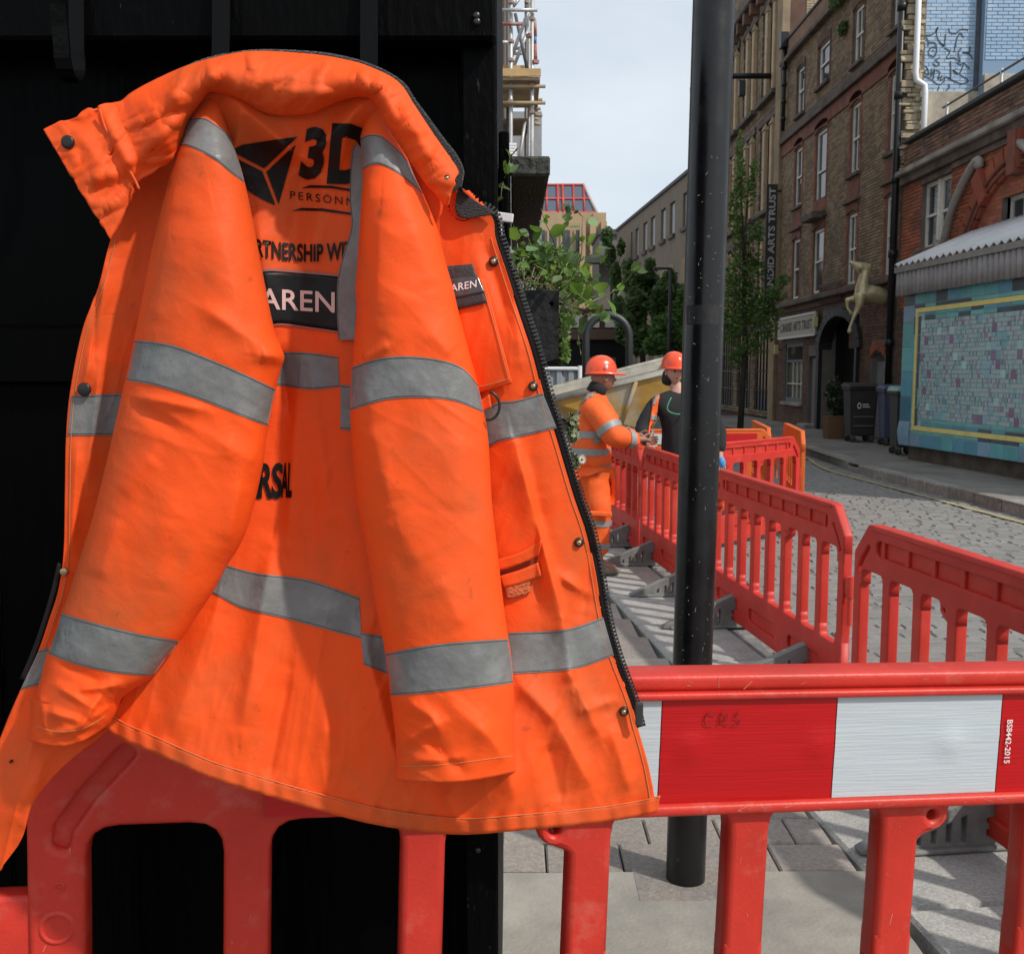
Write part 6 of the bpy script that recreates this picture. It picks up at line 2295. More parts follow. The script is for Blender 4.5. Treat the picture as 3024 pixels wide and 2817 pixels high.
# colour the small pieces by island
n_, l_ = M_mos.node_tree.nodes, M_mos.node_tree.links
g_ = n_.new('ShaderNodeNewGeometry'); cr = n_.new('ShaderNodeValToRGB'); cr.color_ramp.interpolation = 'CONSTANT'
els = cr.color_ramp.elements
els[0].position = 0; els[0].color = (.42, .55, .56, 1)
els[1].position = .45; els[1].color = (.28, .50, .51, 1)
for p, c in ((.62, (.46, .54, .57, 1)), (.76, (.19, .40, .44, 1)), (.87, (.36, .25, .37, 1)), (.94, (.2, .24, .28, 1))):
    e = els.new(p); e.color = c
l_.new(g_.outputs['Random Per Island'], cr.inputs[0])
l_.new(cr.outputs[0], n_['Principled BSDF'].inputs['Base Color'])
for r in range(nr_):
    for q in range(nc_):
        s0, z0 = .65 + q * c_, .87 + r * ch
        t = rk.random()
        if t < .085: tile(s0, z0, s0 + c_, z0 + ch, T_pur, .014)
        elif t < .15: tile(s0, z0, s0 + c_, z0 + ch, T_sky, .014)
        elif t < .22: tile(s0, z0, s0 + c_, z0 + ch, T_pale, .014)
        else:
            for a in range(4):
                for b in range(2):
                    g = .003
                    x0, x1, y0, y1 = s0 + a * c_ / 4 + g, s0 + (a + 1) * c_ / 4 - g, z0 + b * ch / 2 + g, z0 + (b + 1) * ch / 2 - g
                    k = len(sv)
                    sv += [kpt(x0, y0, .012), kpt(x1, y0, .012), kpt(x1, y1, .012), kpt(x0, y1, .012), kpt(x0, y0, 0), kpt(x1, y0, 0), kpt(x1, y1, 0), kpt(x0, y1, 0)]
                    sf += [(k, k + 1, k + 2, k + 3), (k, k + 4, k + 5, k + 1), (k + 1, k + 5, k + 6, k + 2), (k + 2, k + 6, k + 7, k + 3), (k + 3, k + 7, k + 4, k)]
tag(pyd('mosaic', sv, sf, M_mos, kk), kind='stuff')
# valance of rounded boards and eave
M_val = mat('grey_painted_valance', (0.26, 0.245, 0.245), .7, var=.15, vscale=6, rand=.08)
s = .02
bm = bmesh.new()
bmesh.ops.create_cone(bm, cap_ends=True, segments=12, radius1=.072, radius2=.066, depth=.40)
VM = bpy.data.meshes.new('valance_board'); bm.to_mesh(VM); bm.free(); VM.materials.append(M_val)
for p in VM.polygons: p.use_smooth = len(p.vertices) == 4
while s < KL:
    ob = bpy.data.objects.new('valance_board', VM)
    ob.location = kpt(s, 3.17 + rk.uniform(-.008, .008), .10); ob.rotation_euler = (rk.uniform(-.02, .02), rk.uniform(-.02, .02), 0)
    link(ob, kk); ob.matrix_parent_inverse = Matrix.Translation(kk.location).inverted()
    s += .145
v = [kpt(-.06, 3.37, .18), kpt(KL, 3.37, .18), kpt(KL, 3.37, .0), kpt(-.06, 3.37, .0), kpt(-.06, 3.47, .18), kpt(KL, 3.47, .18), kpt(KL, 3.47, .0), kpt(-.06, 3.47, .0)]
pyd('eave_board', v, BOXF, mat('eave_paint', (.24, .23, .21), .8, var=.2), kk)
kbox('soffit', 0, 3.021, KL, 3.36, -.02, .02, M_val)
# corrugated roof
rv, rf_ = [], []
ncor = 120
for i in range(ncor):
    s = -.05 + (KL + .05) * i / (ncor - 1)
    e = kpt(s, 0, .19)
    ht = .035 * math.sin(i * math.pi / 2.0)
    top = Vector((FX + .005, e.y + .55, 4.15))
    for t in (0, .5, 1):
        p = Vector((e.x, e.y, 3.475)).lerp(top, t)
        rv.append((p.x, p.y, p.z + ht + .02))
for i in range(ncor - 1):
    for k in range(2):
        a = i * 3 + k
        rf_.append((a, a + 3, a + 4, a + 1))
o = pyd('corrugated_roof', rv, rf_, mat('white_roof_sheet', (.6, .6, .61), .6, var=.15, vscale=2), kk, True)
mo = o.modifiers.new('t', 'SOLIDIFY'); mo.thickness = .01

# =================================================================== BINS
def wheelie(name, x, y, w_, d, h, m, mlid, label, rz, print_=False, casters=True):
    b = empty(name, (x, y, PZ), label, 'bin', 'wheeled bins on the far pavement', rz)
    wb = .14
    t = .84
    v = [(-w_ / 2 * t, -d / 2 * t, wb), (w_ / 2 * t, -d / 2 * t, wb), (w_ / 2 * t, d / 2 * t, wb), (-w_ / 2 * t, d / 2 * t, wb), (-w_ / 2, -d / 2, h - .12), (w_ / 2, -d / 2, h - .12), (w_ / 2, d / 2, h - .12), (-w_ / 2, d / 2, h - .12)]
    bm = bmesh.new(); vs = [bm.verts.new(q) for q in v]
    for q in BOXF: bm.faces.new([vs[k] for k in q])
    bmesh.ops.bevel(bm, geom=bm.edges[:], offset=.03, segments=2, affect='EDGES')
    bm_obj('tub', bm, m, b, inv=False)
    bm_obj('rim', box_bm(-w_ / 2 - .03, -d / 2 - .03, h - .16, w_ / 2 + .03, d / 2 + .03, h - .1, .012), m, b, inv=False)
    v = [(-w_ / 2 - .04, -d / 2 - .06, h - .098), (w_ / 2 + .04, -d / 2 - .06, h - .098), (w_ / 2 + .04, d / 2 + .04, h - .098), (-w_ / 2 - .04, d / 2 + .04, h - .098), (-w_ / 2, -d / 2 - .02, h - .04), (w_ / 2, -d / 2 - .02, h - .04), (w_ / 2, d / 2, h), (-w_ / 2, d / 2, h)]
    bm = bmesh.new(); vs = [bm.verts.new(q) for q in v]
    for q in BOXF: bm.faces.new([vs[k] for k in q])
    bmesh.ops.bevel(bm, geom=bm.edges[:], offset=.012, segments=2, affect='EDGES')
    bm_obj('lid', bm, mlid, b, inv=False)
    for (sx, sy) in ((-1, -1), (1, -1), (-1, 1), (1, 1)):
        c = Vector((sx * w_ * .33, sy * d * .33, .072))
        bm = bmesh.new(); bmesh.ops.create_cone(bm, cap_ends=True, segments=16, radius1=.07, radius2=.07, depth=.035, matrix=Matrix.Translation(c) @ Matrix.Rotation(math.pi / 2, 4, 'X') @ Matrix.Rotation(.4, 4, 'Y'))
        wh = bm_obj('wheel', bm, mat('wheel_rubber', (.03, .03, .03), .8), b, inv=False)
        bm = bmesh.new(); bmesh.ops.create_cone(bm, cap_ends=True, segments=14, radius1=.045, radius2=.045, depth=.045, matrix=Matrix.Translation(c) @ Matrix.Rotation(math.pi / 2, 4, 'X') @ Matrix.Rotation(.4, 4, 'Y'))
        bm_obj('hub', bm, mat('wheel_hub_steel', (.35, .35, .35), .3, metal=.8), wh, inv=False)
        bm_obj('caster_fork', box_bm(c.x - .03, c.y - .03, .1, c.x + .03, c.y + .03, .15, .005), mat('wheel_hub_steel', (.35, .35, .35), .3), b, inv=False)
    if print_:
        for k in range(2):
            bm_obj('grab_rib', box_bm(-w_ * .36, -d / 2 * .9 - .02, .36 + .2 * k - .015, w_ * .36, -d / 2 * .86, .36 + .2 * k + .015, .006), mat('bin_rib_grey', (.13, .12, .12), .6), b, inv=False)
        yy = -d / 2 * .965
        v, f = lathe_data([(.055, 0), (.035, 0)], 18)
        tilt = lambda x, z: (x, -d / 2 * (t + (1 - t) * (z - wb) / (h - .12 - wb)) - .006, z)
        pyd('emblem', [tilt(-.10 + a * .8, .80 + b_ * 1.2) for a, b_, c in v], f, M_textw, b, inv=False)
        for k, wd_ in enumerate((.13, .16)):
            z = .815 - .05 * k
            pyd('print_line', [tilt(-.03, z), tilt(-.03 + wd_, z), tilt(-.03 + wd_, z + .022), tilt(-.03, z + .022)], [(0, 1, 2, 3)], M_textw, b, inv=False)
    return b


M_binb = mat('brown_black_bin', (0.035, 0.028, 0.026), .55, var=.2, vscale=6)
M_binblue = mat('slate_blue_bin', (0.07, 0.085, 0.15), .55, var=.2, vscale=6)
M_bing = mat('dark_grey_bin', (0.04, 0.04, 0.037), .6, var=.25, vscale=6)
M_lidp = mat('pale_green_lid', (0.25, 0.42, 0.37), .5, var=.3, vscale=4)
wheelie('wheeled_bin', 7.66, 22.4, .60, .62, 1.30, M_binb, M_binb, 'brown-black wheeled bin with white emblem by the gateway', -.05, True)
wheelie('wheeled_bin', 7.95, 21.3, .46, .5, 1.27, M_binblue, M_binblue, 'slate blue wheeled bin between two darker bins', -.05)
wheelie('wheeled_bin', 7.28, 18.9, .40, .6, 1.27, M_bing, M_lidp, 'dark grey bin with pale green lid against the kiosk corner', -.1)
pt_ = empty('plant_pot', (7.42, 23.4, PZ), 'brown square plant pot with dark shrub left of the bins', 'plant pot')
bm = bmesh.new(); bmesh.ops.create_cone(bm, cap_ends=True, segments=4, radius1=.26, radius2=.32, depth=.52, matrix=Matrix.Translation((7.42, 23.4, PZ + .26)) @ Matrix.Rotation(math.pi / 4, 4, 'Z'))
bm_obj('tub', bm, mat('brown_tub', (.16, .085, .045), .8, var=.2), pt_)

# =================================================================== FOLIAGE HELPERS
def leaf_mat(nm, c, c2, tr=.45, rand=.3, island=True):
    return mat(nm, c, .5, spec=.35, col2=c2, c2scale=3, c2amt=.8, trans=tr, rand=rand, island=island)


def leaf_cloud(name, blobs, n, size, m, parent, seed=0, flat=.35, elong=1.6):
    """leaf-sized faces spread through the volume of several clumps (centre, radii)"""
    rg = random.Random(seed)
    v, f = [], []
    wts = [b[1][0] * b[1][1] * b[1][2] for b in blobs]
    tot = sum(wts)
    for (c, r), wq in zip(blobs, wts):
        for _ in range(int(n * wq / tot) + 12):
            d = Vector((rg.gauss(0, 1), rg.gauss(0, 1), rg.gauss(0, 1))).normalized()
            rad = rg.random() ** .45
            p = Vector((c[0] + d.x * r[0] * rad, c[1] + d.y * r[1] * rad, c[2] + d.z * r[2] * rad))
            s = size * rg.uniform(.6, 1.35)
            a = Vector((rg.gauss(0, 1), rg.gauss(0, 1), rg.gauss(0, .6))).normalized()
            b = a.orthogonal().normalized()
            b = (Matrix.Rotation(rg.uniform(0, 6.28), 3, a) @ b)
            e = a * s * elong * .5; w_ = b * s * .5
            k = len(v)
            v += [p - e, p + w_ - e * .1, p + e, p - w_ - e * .1]
            f += [(k, k + 1, k + 2, k + 3)]
    return pyd(name, v, f, m, parent)


def tree(name, base, h, crown_blobs, n, size, label, m, seed, trunk_r=.1, group=None, limbs=6):
    t = empty(name, base, label, 'tree', group)
    rg = random.Random(seed)
    top = Vector(base) + Vector((rg.uniform(-.2, .2), 0, h * .8))
    pts = [Vector(base), Vector(base).lerp(top, .35) + Vector((.06, 0, 0)), Vector(base).lerp(top, .7) - Vector((.05, 0, 0)), top]
    lst = [(pts, [trunk_r, trunk_r * .8, trunk_r * .5, trunk_r * .2])]
    for k in range(limbs):
        a = Vector(base).lerp(top, .35 + .5 * k / limbs)
        c = crown_blobs[rg.randrange(len(crown_blobs))][0]
        c = Vector(c) + Vector((rg.uniform(-.2, .2), rg.uniform(-.2, .2), rg.uniform(-.2, .3)))
        lst.append(([a, a.lerp(c, .5) + Vector((0, 0, .15)), c], [trunk_r * .4, trunk_r * .25, trunk_r * .1]))
    tubes('trunk', lst, mat('bark', (.06, .05, .04), .95, var=.3), t)
    leaf_cloud('crown', crown_blobs, n, size, m, t, seed)
    return t


M_lf1 = leaf_mat('street_tree_leaf', (0.12, 0.22, 0.05), (0.08, 0.16, 0.035))
M_lf2 = leaf_mat('dark_shrub_leaf', (0.12, 0.19, 0.065), (0.08, 0.135, 0.045))
M_lf3 = leaf_mat('bright_shrub_leaf', (0.12, 0.22, 0.055), (0.075, 0.145, 0.035))


def blobs_px(lst, y, rg, dr=.8):
    """crown clumps from picture positions (u, v, ru, rv) at depth y"""
    out = []
    for (u, v, ru, rv) in lst:
        p = fY(u, v, y + rg.uniform(-dr, dr))
        k = y / 1972
        out.append(((p.x, p.y, p.z), (ru * k, max(.35, ru * k), rv * k)))
    return out


rg = random.Random(3)
ty = 27.0
tb_ = [(1425, 640, 20, 40), (1450, 600, 34, 50), (1438, 540, 26, 50), (1465, 520, 24, 40), (1440, 470, 20, 50), (1428, 410, 16, 50), (1436, 350, 12, 50), (1437, 290, 7, 40), (1455, 370, 12, 34), (1466, 330, 9, 26), (1480, 590, 30, 34), (1505, 570, 24, 20), (1520, 545, 16, 12), (1490, 640, 22, 26), (1430, 690, 20, 26), (1460, 670, 26, 24), (1470, 450, 14, 30), (1415, 560, 14, 60), (1402, 620, 14, 60), (1500, 610, 20, 16)]
bp = fY(1440, 700, ty)
tree('street_tree', (bp.x, ty, 0.0 if bp.x < 6 else PZ), 7.5, blobs_px(tb_, ty, rg, .5), 3600, .075, 'slender light green street tree growing right of the black column', M_lf1, 5, .09)
gtr = 'trees at the bend of the street'
tb2 = [(1215, 640, 22, 30), (1235, 600, 26, 40), (1260, 560, 24, 36), (1230, 550, 22, 30), (1285, 590, 26, 46), (1245, 660, 30, 30), (1200, 600, 14, 30), (1262, 520, 12, 20), (1300, 560, 18, 40), (1218, 520, 12, 20)]
q = blobs_px(tb2, 40, rg, 1.5); bp = fY(1245, 700, 40)
tree('bushy_tree', (bp.x, 40, -.02), 6, q, 5200, .15, 'dark bushy tree behind the black hoop and the skip', M_lf2, 6, .12, gtr)
tb3 = [(1290, 640, 30, 30), (1320, 620, 30, 40), (1275, 670, 26, 20), (1310, 670, 30, 24), (1340, 660, 30, 30), (1330, 580, 18, 30)]
q = blobs_px(tb3, 36, rg, 1.2); bp = fY(1305, 700, 36)
tree('bushy_tree', (bp.x, 36, -.02), 5, q, 4800, .13, 'brighter green bushy tree directly left of the black column', M_lf3, 7, .1, gtr)
tb4 = [(1185, 500, 9, 26), (1178, 460, 10, 18), (1195, 540, 10, 30), (1205, 480, 6, 16)]
q = blobs_px(tb4, 62, rg, 1); bp = fY(1190, 600, 62)
tree('bushy_tree', (bp.x, 62, -.02), 10, q, 1800, .22, 'small thin tree against the yellow block at the street end', M_lf2, 8, .1, gtr)
leaf_cloud('shrub', [((7.42, 23.4, PZ + .95), (.26, .26, .4)), ((7.38, 23.35, PZ + 1.2), (.16, .16, .25))], 900, .05, mat('laurel_leaf', (.03, .05, .02), .5, rand=.3, island=True), pt_, 12)
tubes('stems', [([(7.42, 23.4, PZ + .5), (7.4, 23.4, PZ + 1.2)], .012), ([(7.42, 23.4, PZ + .5), (7.5, 23.4, PZ + 1.1)], .009)], MATS['bark'], pt_)
# wall plants on the gallery parapet
wpnt = empty('parapet_plant', (FX, 26.5, 11.1), 'green weeds sprouting from the parapet of the brown brick building', 'plant')
leaf_cloud('leaves', [((FX - .12, 25.7, 11.3), (.18, .6, .35)), ((FX - .12, 26.6, 11.0), (.15, .6, .25)), ((FX - .1, 24.9, 11.6), (.18, .5, .3))], 1800, .06, M_lf2, wpnt, 15)
wp2 = empty('wall_fern', (FX, 26.0, 10.3), 'small green fern growing out of the brick wall below the parapet', 'plant')
leaf_cloud('leaves', [((FX - .08, 26.25, 10.15), (.1, .22, .2))], 350, .05, M_lf2, wp2, 16)

# =================================================================== GOLDEN HORSE
M_gold = mat('gold_paint', (0.60, 0.52, 0.31), .42, metal=.35, spec=.5, var=.2, vscale=5, col2=(.22, .17, .08), c2scale=5, c2amt=.5)
HY = 22.75
hp = lambda x, y, dy=0.0: atY(2100 + x * .4648, 700 + y * .4648, HY + dy)
hr = empty('horse_sculpture', hp(1040, 420), 'golden half-horse sculpture leaping out of the brick wall', 'sculpture')


def blobby(name, caps, vox, m, parent, it=4):
    """tapered capsules melted into one continuous surface"""
    bm = bmesh.new()
    for (a, ra, b, rb_) in caps:
        n = max(2, int((Vector(b) - Vector(a)).length / (min(ra, rb_) * .35)))
        for k in range(n + 1):
            t = k / n
            bmesh.ops.create_icosphere(bm, subdivisions=2, radius=ra + (rb_ - ra) * t, matrix=Matrix.Translation(Vector(a).lerp(Vector(b), t)))
    me = bpy.data.meshes.new('lumps'); bm.to_mesh(me); bm.free()
    o = bpy.data.objects.new('lumps', me); COL.objects.link(o)
    mo = o.modifiers.new('r', 'REMESH'); mo.mode = 'VOXEL'; mo.voxel_size = vox
    ms = o.modifiers.new('s', 'SMOOTH'); ms.iterations = it; ms.factor = .5
    r = eval_mesh(o, name)
    bpy.data.objects.remove(o); bpy.data.meshes.remove(me)
    return obj(name, r, m, parent, True)


caps = [(hp(990, 200), .115, hp(945, 190), .11), (hp(945, 190), .10, hp(908, 170), .062), (hp(908, 170), .06, hp(888, 163), .05), (hp(940, 212), .07, hp(905, 180), .045),
        (hp(985, 205), .11, hp(972, 260), .125), (hp(972, 260), .125, hp(962, 315), .15), (hp(962, 315), .155, hp(962, 365), .185), (hp(962, 365), .18, hp(1020, 362), .20), (hp(1020, 362), .20, hp(1090, 375), .19),
        (hp(950, 385, -.1), .12, hp(942, 435, -.11), .09), (hp(942, 435, -.11), .08, hp(910, 502, -.11), .048), (hp(910, 502, -.11), .055, hp(906, 512, -.11), .05), (hp(906, 512, -.11), .04, hp(888, 560, -.11), .032), (hp(888, 560, -.11), .042, hp(884, 572, -.11), .036), (hp(882, 580, -.11), .042, hp(880, 602, -.11), .056),
        (hp(945, 392, .12), .11, hp(905, 395, .12), .08), (hp(905, 395, .12), .075, hp(866, 400, .12), .055), (hp(866, 400, .12), .055, hp(864, 440, .12), .036), (hp(864, 440, .12), .034, hp(872, 462, .12), .04), (hp(872, 462, .12), .035, hp(890, 484, .12), .05),
        (hp(1008, 190, -.06), .04, hp(1016, 172, -.07), .016), (hp(1008, 190, .06), .04, hp(1016, 172, .07), .016)]
blobby('body', caps, .022, M_gold, hr)
tubes('mane', [([hp(1005, 190), hp(1008, 235), hp(1000, 290)], [.03, .04, .02])], M_gold, hr)
tubes('bridle', [([hp(935, 170, -.08), hp(940, 200, -.1), hp(955, 225, -.07)], .012), ([hp(955, 300, -.13), hp(985, 308, -.12)], .014)], M_gold, hr)

# =================================================================== SKIP, HOOP, HOARDING
M_skip = mat('worn_yellow_skip', (0.44, 0.25, 0.05), .7, var=.25, vscale=3, col2=(.36, .32, .26), c2scale=2.2, c2amt=.9, c2lo=.42, c2hi=.62, bump=.2, bscale=10)
M_skipin = mat('cement_grey_skip', (0.36, 0.34, 0.29), .9, var=.3, vscale=4)
SY = 16.5
skp = empty('builders_skip', (1.4, SY + .8, 0), 'battered yellow builders skip with a grey cement-caked rim', 'skip')
a0 = fY(1060, 778, SY); a1 = fY(1300, 716, SY)
c0 = fY(1105, 822, SY + .25); c1 = fY(1262, 838, SY + .25)
d0 = fY(1060, 740, SY + 1.9); d1 = fY(1256, 700, SY + 1.9); d1b = fY(1330, 700, SY + 1.9)
e0_ = Vector((c0.x, SY + 1.6, c0.z)); e1_ = Vector((c1.x, SY + 1.6, c1.z))
a1 = a1 + Vector((.35, 0, .06)); d1x = Vector((a1.x - .1, SY + 1.9, a1.z + .12)); d0x = Vector((a0.x, SY + 1.9, a0.z + .12))
t_ = .05
V = [a0, a1, d1x, d0x, c0, c1, e1_, e0_]
pyd('hull', V, [(0, 4, 5, 1), (1, 5, 6, 2), (2, 6, 7, 3), (3, 7, 4, 0), (4, 7, 6, 5)], M_skip, skp)
inn = [p.lerp((a0 + a1 + d1x + d0x) / 4, .035) for p in V[:4]] + [p + Vector((0, 0, .06)) for p in V[4:]]
pyd('inside', inn, [(0, 1, 5, 4), (1, 2, 6, 5), (2, 3, 7, 6), (3, 0, 4, 7), (4, 5, 6, 7)], M_skipin, skp)
tube('rim', [a0, a1, d1x, d0x, a0], .055, M_skipin, skp, 8)
for k in (.3, .62):
    p, q = a0.lerp(a1, k), c0.lerp(c1, k)
    tube('stiffener', [p + Vector((0, -.03, -.05)), q + Vector((0, -.03, 0))], .035, M_skip, skp, 6)
v, f = [], []
for j in range(14):
    for i in range(24):
        x = .3 + 2.2 * i / 23; y = SY - .4 + 2.8 * j / 13
        e = min(i, 23 - i) / 6; g = min(j, 13 - j) / 4
        z = min(1, e) * min(1, g) * (c0.z + .02) + .05 * n3(x * 5, y * 5, 3)
        v.append((x, y, max(z, -.03)))
for j in range(13):
    for i in range(23):
        a = j * 24 + i; f.append((a, a + 1, a + 25, a + 24))
rh = pyd('rubble_heap', v, f, mat('rubble', (.17, .155, .135), .95, var=.5, vscale=6, bump=1, bscale=8), None)
tag(rh, 'low grey rubble heap under the yellow skip', 'rubble heap')
hpY = 19.5
h0, h1 = fY(1137, 740, hpY), fY(1221, 740, hpY)
ztop = fY(1180, 612, hpY).z
pts = [(h0.x, hpY, -.03), (h0.x, hpY, ztop - .42)] + [((h0.x + h1.x) / 2 - (h1.x - h0.x) / 2 * math.cos(q), hpY, ztop - .42 + .42 * math.sin(q)) for q in np.linspace(.1, math.pi - .1, 16)] + [(h1.x, hpY, ztop - .42), (h1.x, hpY, -.03)]
hoop = tube('steel_hoop', pts, .072, mat('dark_steel_hoop', (.035, .04, .042), .45), None, 12)
tag(hoop, 'tall dark steel hoop rising behind the skip and the helmet', 'hoop')
M_hoard = mat('galvanised_hoarding', (0.34, 0.37, 0.40), .5, metal=.2, var=.1, vscale=3)
hd = empty('steel_hoarding', fY(1100, 800, 20.5), 'pale grey corrugated steel hoarding behind the plants', 'hoarding')
h0, h1 = fY(1040, 712, 20.5), fY(1124, 716, 20.5)
v, f = [], []
nn_ = 64
for i in range(nn_):
    x = h0.x - 1.0 + (h1.x - h0.x + 1.0) * i / (nn_ - 1)
    o_ = .05 * (1 if (i // 2) % 4 in (0, 1) else 0)
    v += [(x, 20.5 - o_, -.03), (x, 20.5 - o_, h1.z - .02)]
    if i: f.append((2 * i - 2, 2 * i, 2 * i + 1, 2 * i - 1))
pyd('sheet', v, f, M_hoard, hd)
tube('post', [(h1.x + .02, 20.45, -.03), (h1.x + .02, 20.45, h1.z + .06)], .05, mat('hoarding_post', (.55, .57, .6), .5), hd, 10)
tube('top_rail', [(h0.x - 1, 20.45, h1.z), (h1.x, 20.45, h1.z)], .04, mat('hoarding_post', (.55, .57, .6), .5), hd, 8)
# dark shopfront at the end behind the hoop
ds = empty('dark_shopfront', (2.3, 44, 0), 'dark shopfront with a pale lettered fascia behind the hoop', 'shopfront')
s0_, s1_ = fY(1100, 650, 44), fY(1215, 850, 44)
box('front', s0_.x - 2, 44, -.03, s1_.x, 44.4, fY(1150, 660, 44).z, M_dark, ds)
box('fascia', s0_.x - 2, 43.85, fY(1150, 660, 44).z, s1_.x, 44.35, fY(1150, 640, 44).z, mat('brown_fascia', (.14, .08, .06), .7), ds, .02)
for k in range(5):
    box('upper_window', s0_.x + k * .75 - .6, 43.95, fY(1150, 636, 44).z, s0_.x + k * .75 - .1, 44.05, fY(1150, 610, 44).z, M_frame, ds)
box('upper_wall', s0_.x - 2, 44.06, fY(1150, 639, 44).z, s1_.x, 44.4, fY(1150, 600, 44).z, M_bdark, ds)
a_, b_ = fY(1142, 697, 43.7), fY(1192, 712, 43.7)
box('menu_board', a_.x, 43.6, b_.z - .6, b_.x, 43.68, a_.z, mat('board_black', (.02, .02, .02), .5), ds, .01)
boxes('menu_frame', [(a_.x - .05, 43.55, a_.z, b_.x + .05, 43.68, a_.z + .05), (a_.x - .05, 43.55, b_.z - .6, a_.x - .001, 43.68, a_.z), (b_.x + .001, 43.55, b_.z - .6, b_.x + .05, 43.68, a_.z)], M_frameg, ds)
# slim lamp post far
lpz = fY(1302, 520, 30)
lp_ = empty('distant_lamp_post', (lpz.x, 30, 0), 'thin dark lamp post among the trees left of the black column', 'lamp post')
tube('pole', [(lpz.x, 30, -.03), (lpz.x, 30, lpz.z)], .05, M_bpipe, lp_, 8)
tube('arm', [(lpz.x + .02, 30, lpz.z - .02), (lpz.x - .45, 30, lpz.z - .02)], .03, M_bpipe, lp_, 6)
box('lantern', lpz.x - .5, 29.93, lpz.z - .06, lpz.x - .2, 30.07, lpz.z + .01, M_bpipe, lp_, .01)

# =================================================================== SCAFFOLD
scf = empty('scaffold_tower', fY(1010, 700, 14), 'scaffold tower with boarded platform right of the stall edge', 'scaffold')
M_tube = mat('galvanised_tube', (0.42, 0.42, 0.41), .45, metal=.35, var=.25, vscale=6)
M_tubed = mat('dark_tube', (0.10, 0.10, 0.10), .5, metal=.3)
M_clip = mat('red_clip', (0.30, 0.075, 0.05), .6, col2=(.3, .28, .26), c2scale=9, c2amt=.8)
M_ply = mat('scaffold_plywood', (0.46, 0.30, 0.14), .8, var=.2, vscale=4)
M_sb = mat('scaffold_board', (0.30, 0.22, 0.13), .85, var=.3, vscale=5, rand=.15)
gp = lambda x, y, d: atY(1460 + x * .2052, y * .2052, d)
SD, SB = 14.0, 15.3
for (x, d, m_) in ((237, SD, M_tube), (545, SD, M_tube), (196, SB, M_tubed), (505, SB, M_tube), (460, SB + .4, M_tubed)):
    p = gp(x, 300, d)
    tube('standard', [(p.x, d, 0), (p.x, d, 8.5)], .027, m_, scf, 8)
def ledger(x0, x1, y, d, m_, r_=.024):
    a, b = gp(x0, y, d), gp(x1, y, d)
    tube('ledger', [a, b], r_, m_, scf, 8)
for (x0, x1, y, d, m_) in ((60, 620, 150, SD - .06, M_tube), (60, 400, 350, SD - .06, M_clip), (60, 200, 615, SD - .06, M_tube), (60, 735, 1248, SD - .06, M_sb), (60, 735, 1485, SD - .06, M_sb), (500, 690, 1440, SB, M_sb), (560, 665, 1570, SB, M_sb), (560, 690, 1665, SB, M_sb), (560, 630, 1718, SB + .5, M_sb), (560, 662, 1790, SB + .5, M_sb), (60, 640, 1300, SB, M_tubed), (280, 480, 2520, SD - .06, M_tube), (270, 440, 700, SB, M_tube), (280, 400, 775, SB, M_tube)):
    ledger(x0, x1, y, d, m_)
for (x0, y0, x1, y1, d, m_) in ((540, 30, 230, 870, SD + .1, M_tube), (500, 400, 280, 960, SB - .1, M_tube), (300, 200, 490, 1080, SB - .2, M_tubed), (440, 20, 500, 60, SB, M_clip), (350, 0, 270, 100, SB, M_tube), (250, 1700, 60, 2400, SB, M_tube), (440, 1750, 330, 2500, SB, M_tube)):
    tube('brace', [gp(x0, y0, d), gp(x1, y1, d)], .024, m_, scf, 8)
tube('red_handle', [gp(575, 290, SD), gp(585, 520, SD)], .03, M_clip, scf, 6); tube('red_handle', [gp(580, 640, SD), gp(592, 890, SD)], .03, M_clip, scf, 6); tube('blue_grip', [gp(583, 530, SD), gp(581, 640, SD)], .028, mat('blue_grip', (.05, .12, .3), .5), scf, 6)
CM = bpy.data.meshes.new('coupler'); bm = box_bm(-.034, -.045, -.026, .034, .045, .026, .009); bm.to_mesh(CM); bm.free(); CM.materials.append(M_clip)
for (x, y) in ((237, 340), (237, 870), (237, 1260), (545, 1230), (237, 1470), (545, 1490), (237, 40), (545, 280), (590, 895), (545, 1620), (237, 600), (505, 520), (237, 1500), (380, 2480), (545, 2520)):
    p = gp(x, y, SD); o = bpy.data.objects.new('coupler', CM); o.location = p; o.rotation_euler = (0, 0, x % 7); link(o, scf); o.matrix_parent_inverse = Matrix.Translation(scf.location).inverted()
a, b = gp(40, 950, SD + .1), gp(430, 1130, SD + .1)
box('toe_board', a.x - .6, SD + .08, b.z, b.x, SD + .11, a.z, M_ply, scf)
zp = gp(300, 1170, SD).z
xr2 = gp(655, 1170, SD).x
for k in range(6):
    y = SD - .12 + k * .24
    box('platform_board', a.x - .6, y, zp - .02, xr2, y + .228, zp + .02, M_sb, scf, .004)
box('edge_board', a.x - .6, SD - .15, zp + .02, xr2 + .01, SD - .125, zp + .12, M_ply, scf, .004)
box('fascia_board', gp(570, 1170, SB).x, SB + .05, gp(570, 1480, SB).z, gp(630, 1170, SB).x, SB + .1, zp - .05, M_sb, scf)
z2 = gp(300, 1700, SB).z
for k in range(4):
    box('platform_board', a.x - .6, SB + .1 + k * .24, z2 - .02, gp(580, 1700, SB).x, SB + .1 + k * .24 + .228, z2 + .02, M_sb, scf, .004)
sb_ = empty('white_vent_box', fY(1000, 285, 9.0), 'white ribbed plastic box on the scaffold above the timber trough', 'box')
a, b = fY(983, 278, 9.0), fY(1003, 306, 9.0)
for k in range(5):
    z0 = b.z + (a.z - b.z) * k / 5
    box('rib', a.x - .1, 9.0, z0 + .002, b.x, 9.12, z0 + (a.z - b.z) / 5, M_white, sb_, .004)
